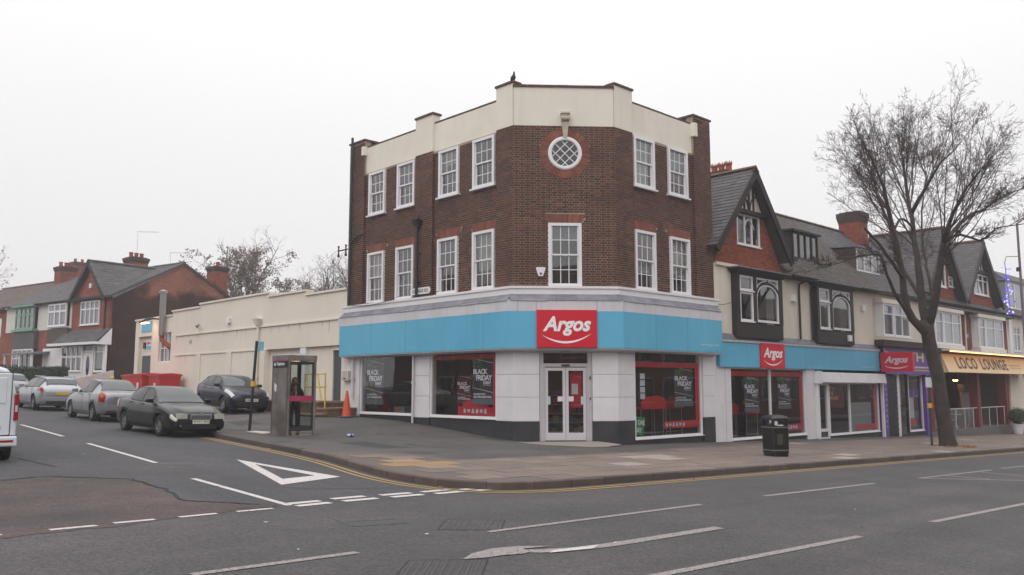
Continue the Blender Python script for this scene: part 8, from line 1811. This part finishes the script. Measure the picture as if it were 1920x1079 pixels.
for k in range(70):
    a = rs.uniform(1.05, 2 * PI - 1.05); r = .092; x0, y0 = -.01 + r * math.cos(a), r * .92 * math.sin(a); ln = rs.uniform(.24, .36); o_x = rs.uniform(.0, .04)
    mb.tube([(x0 * .6, y0 * .6, 1.60), (x0, y0, 1.53), (x0 * 1.1 + rs.uniform(-.01, .01), y0 * 1.15, 1.44), (x0 * 1.05 + .02 + rs.uniform(-.02, .02), y0 * 1.35, 1.34), (x0 + .03, y0 * 1.3 + rs.uniform(-.02, .02), 1.56 - ln)], [.014, .016, .016, .014, .005], 5)
add_ob(mb, 'hair_locks', m_hair, WO, kind='stuff')
add_ob(MB().tube([(.08, -.06, 1.33), (.10, -.01, 1.30), (.11, .02, 1.18), (.12, .02, 1.10)], [.03, .035, .03, .02], 8), 'scarf', m_scarf, WO)
for (c, dirv, sg) in (((.19, .0, 1.10), Vector((.25, -.95, .1)), 1), ((.19, -.03, 1.26), Vector((-.3, .25, .9)), -1)):
    c = Vector(c); dv_ = dirv.normalized(); side = dv_.cross(Vector((1, 0, 0))).normalized()
    mb = MB(); mb.tube([c - dv_ * .01, c + dv_ * .03, c + dv_ * .075], [.024, .036, .032], 8); hnd = add_ob(mb, 'hand', m_skin, WO)
    for q in range(4):
        b0 = c + dv_ * .07 + side * (q - 1.5) * .017; ln = (.055, .065, .06, .048)[q]; mb = MB(); mb.tube([b0, b0 + dv_ * ln * .5 + Vector((.006, 0, 0)), b0 + dv_ * ln * .9 + Vector((-.012, 0, 0))], [.009, .008, .006], 6); add_ob(mb, 'finger', m_skin, hnd)
    add_ob(MB().tube([c + dv_ * .02 + side * .03, c + dv_ * .05 + side * .052, c + dv_ * .08 + side * .05], [.011, .010, .007], 6), 'thumb', m_skin, hnd)
for y in (.105, -.105): add_ob(MB().tube([(-.06, y, .045), (.02, y, .05), (.10, y * 1.05, .04), (.17, y * 1.08, .028)], [.038, .045, .042, .022], 10), 'shoe', m_shoe, WO)
# post, fallen board, cone, can
po = FL(5.12, 5.92, 0); pz = zp(po.x, po.y); pp = thing('sign_post', 'black leaning sign post with a yellow band beside the phone box', 'sign post', (po.x, po.y, pz))
tt_ = Vector((.13, .0, 2.70)); MB().tube([Vector((0, 0, 0)), tt_], .042, 10).build('post', m_black, pp, world=False); MB().tube([tt_ * .50, tt_ * .56], .075, 10).build('yellow_band', MATS['yellow_band'], pp, world=False)
MB().b8([(.17, -.02, 2.42), (.32, .05, 2.42), (.32, .07, 2.42), (.17, 0, 2.42), (.18, -.02, 2.68), (.33, .05, 2.68), (.33, .07, 2.68), (.18, 0, 2.68)]).build('plate', M('pale_blue_plate', (120, 170, 190), .5), pp, world=False)
fb = FL(4.6, 5.95, 0); fz = zp(fb.x, fb.y); fo_ = thing('fallen_board', 'thin pale board lying on the pavement between the post and the phone box', 'board', (fb.x, fb.y, fz)); MB().b8([FL(5.1, 5.72, fz + .01), FL(4.02, 5.72, fz + .0), FL(4.02, 6.02, fz + .0), FL(5.1, 6.02, fz + .02), FL(5.1, 5.72, fz + .05), FL(4.02, 5.72, fz + .05), FL(4.02, 6.02, fz + .04), FL(5.1, 6.02, fz + .05)]).build('panel', M('pale_pink_board', (196, 184, 180), .8), fo_)
cb_ = FL(8.02, .72, 0); cz_ = zp(cb_.x, cb_.y); cn = thing('traffic_cone', 'orange traffic cone standing at the left shop window', 'traffic cone', (cb_.x, cb_.y, cz_)); m_cone = M('orange_cone', (214, 84, 50), .5, var=.15, vs=8, coords='obj')
MB().lathe((0, 0, 0), (0, 0, 1), [(.19, .04), (.17, .06), (.13, .35), (.132, .37), (.125, .38), (.035, .96), (.03, .97), (.001, .97)], 22).build('cone', m_cone, cn, smooth=False, world=False); MB().lathe((0, 0, 0), (0, 0, 1), [(.30, 0), (.32, .02), (.30, .045), (.16, .055)], 8).build('base', M('blue_black_rubber', (50, 62, 92), .7), cn, world=False)
cp_ = FL(2.2, 4.3, 0); cz_ = zp(cp_.x, cp_.y); cn = thing('drink_can', 'crushed silver and blue can lying on the tarmac right of the phone box', 'can', (cp_.x, cp_.y, cz_)); cn.scale = (.7, .7, .7); MB().lathe((-.13, 0, .07), (1, .15, 0), [(.001, 0), (.06, .0), (.07, .02), (.07, .24), (.05, .26), (.001, .26)], 14).build('can_body', M('silver_blue_can', (190, 196, 204), .3, metal=.4, c2=(50, 70, 130), vs=14, coords='obj'), cn, world=False)
MB().lathe((.0, .01, .07), (1, .15, 0), [(.072, 0), (.072, .09)], 14).build('blue_label', MATS['blue_oval_emblem'], cn, world=False)
tray = thing('tray', 'empty flattened carton lying against the kerb opposite the corner', 'litter', (-3.1, 17.1, zr(-3.1, 17.1))) if False else None
# ---------------------------------------------------------------- the other side of the main road, behind the camera (seen in the panes)
m_obr = brickmat('opposite_brick', (120, 72, 58), (96, 60, 50), (110, 92, 84), Rd[0], Rd[1])
def opposite(F, s0, s1, d, h, label, k):
    o = thing('opposite_building', label, 'building', F(s0, d, 0)); t = -1
    MB().box(F, s0, s1, d, d + 6, -1.5, h).build('wall', m_obr, o); MB().prism([F(s0, d - .3, h), F(s0, d + 6, h), F(s0, d + 3, h + 3.4)], F(s1 - s0, 0, 0) - F(0, 0, 0)).build('roof', m_tile, o)
    x = s0 + 1
    while x < s1 - 2.2:
        for z0, z1 in ((3.6, 5.2), (.3, 2.4)):
            w_ = MB().box(F, x, x + 1.7, d - .06, d + .1, z0, z1).build('window_frame', m_white, o)
            for q in (0, 1): MB().box(F, x + .08 + q * .8, x + .82 + q * .8, d - .08, d - .05, z0 + .1, z1 - .1).build('pane', m_cglass, w_)
        x += 3.2
opposite(FR, -34, -14, 27, 7.2, 'brick terrace across the main road behind the camera on the left', 0); opposite(FR, -13, 6, 26.5, 8, 'brick terrace across the main road right behind the camera', 1); opposite(FR, 31, 58, 26.5, 8.2, 'tall brick terrace across the main road further to the right', 5); opposite(FR, 59, 95, 27, 7.5, 'long brick terrace far across the main road to the right', 6); opposite(FR, 7, 30, 27, 7.5, 'brick terrace across the main road behind the camera on the right', 2)
opposite(FL, -2, 14, 24, 7.5, 'brick house on the far corner of the side road outside the photo', 3); opposite(FL, 15, 40, 24, 7.5, 'brick houses across the side road outside the left edge', 4)
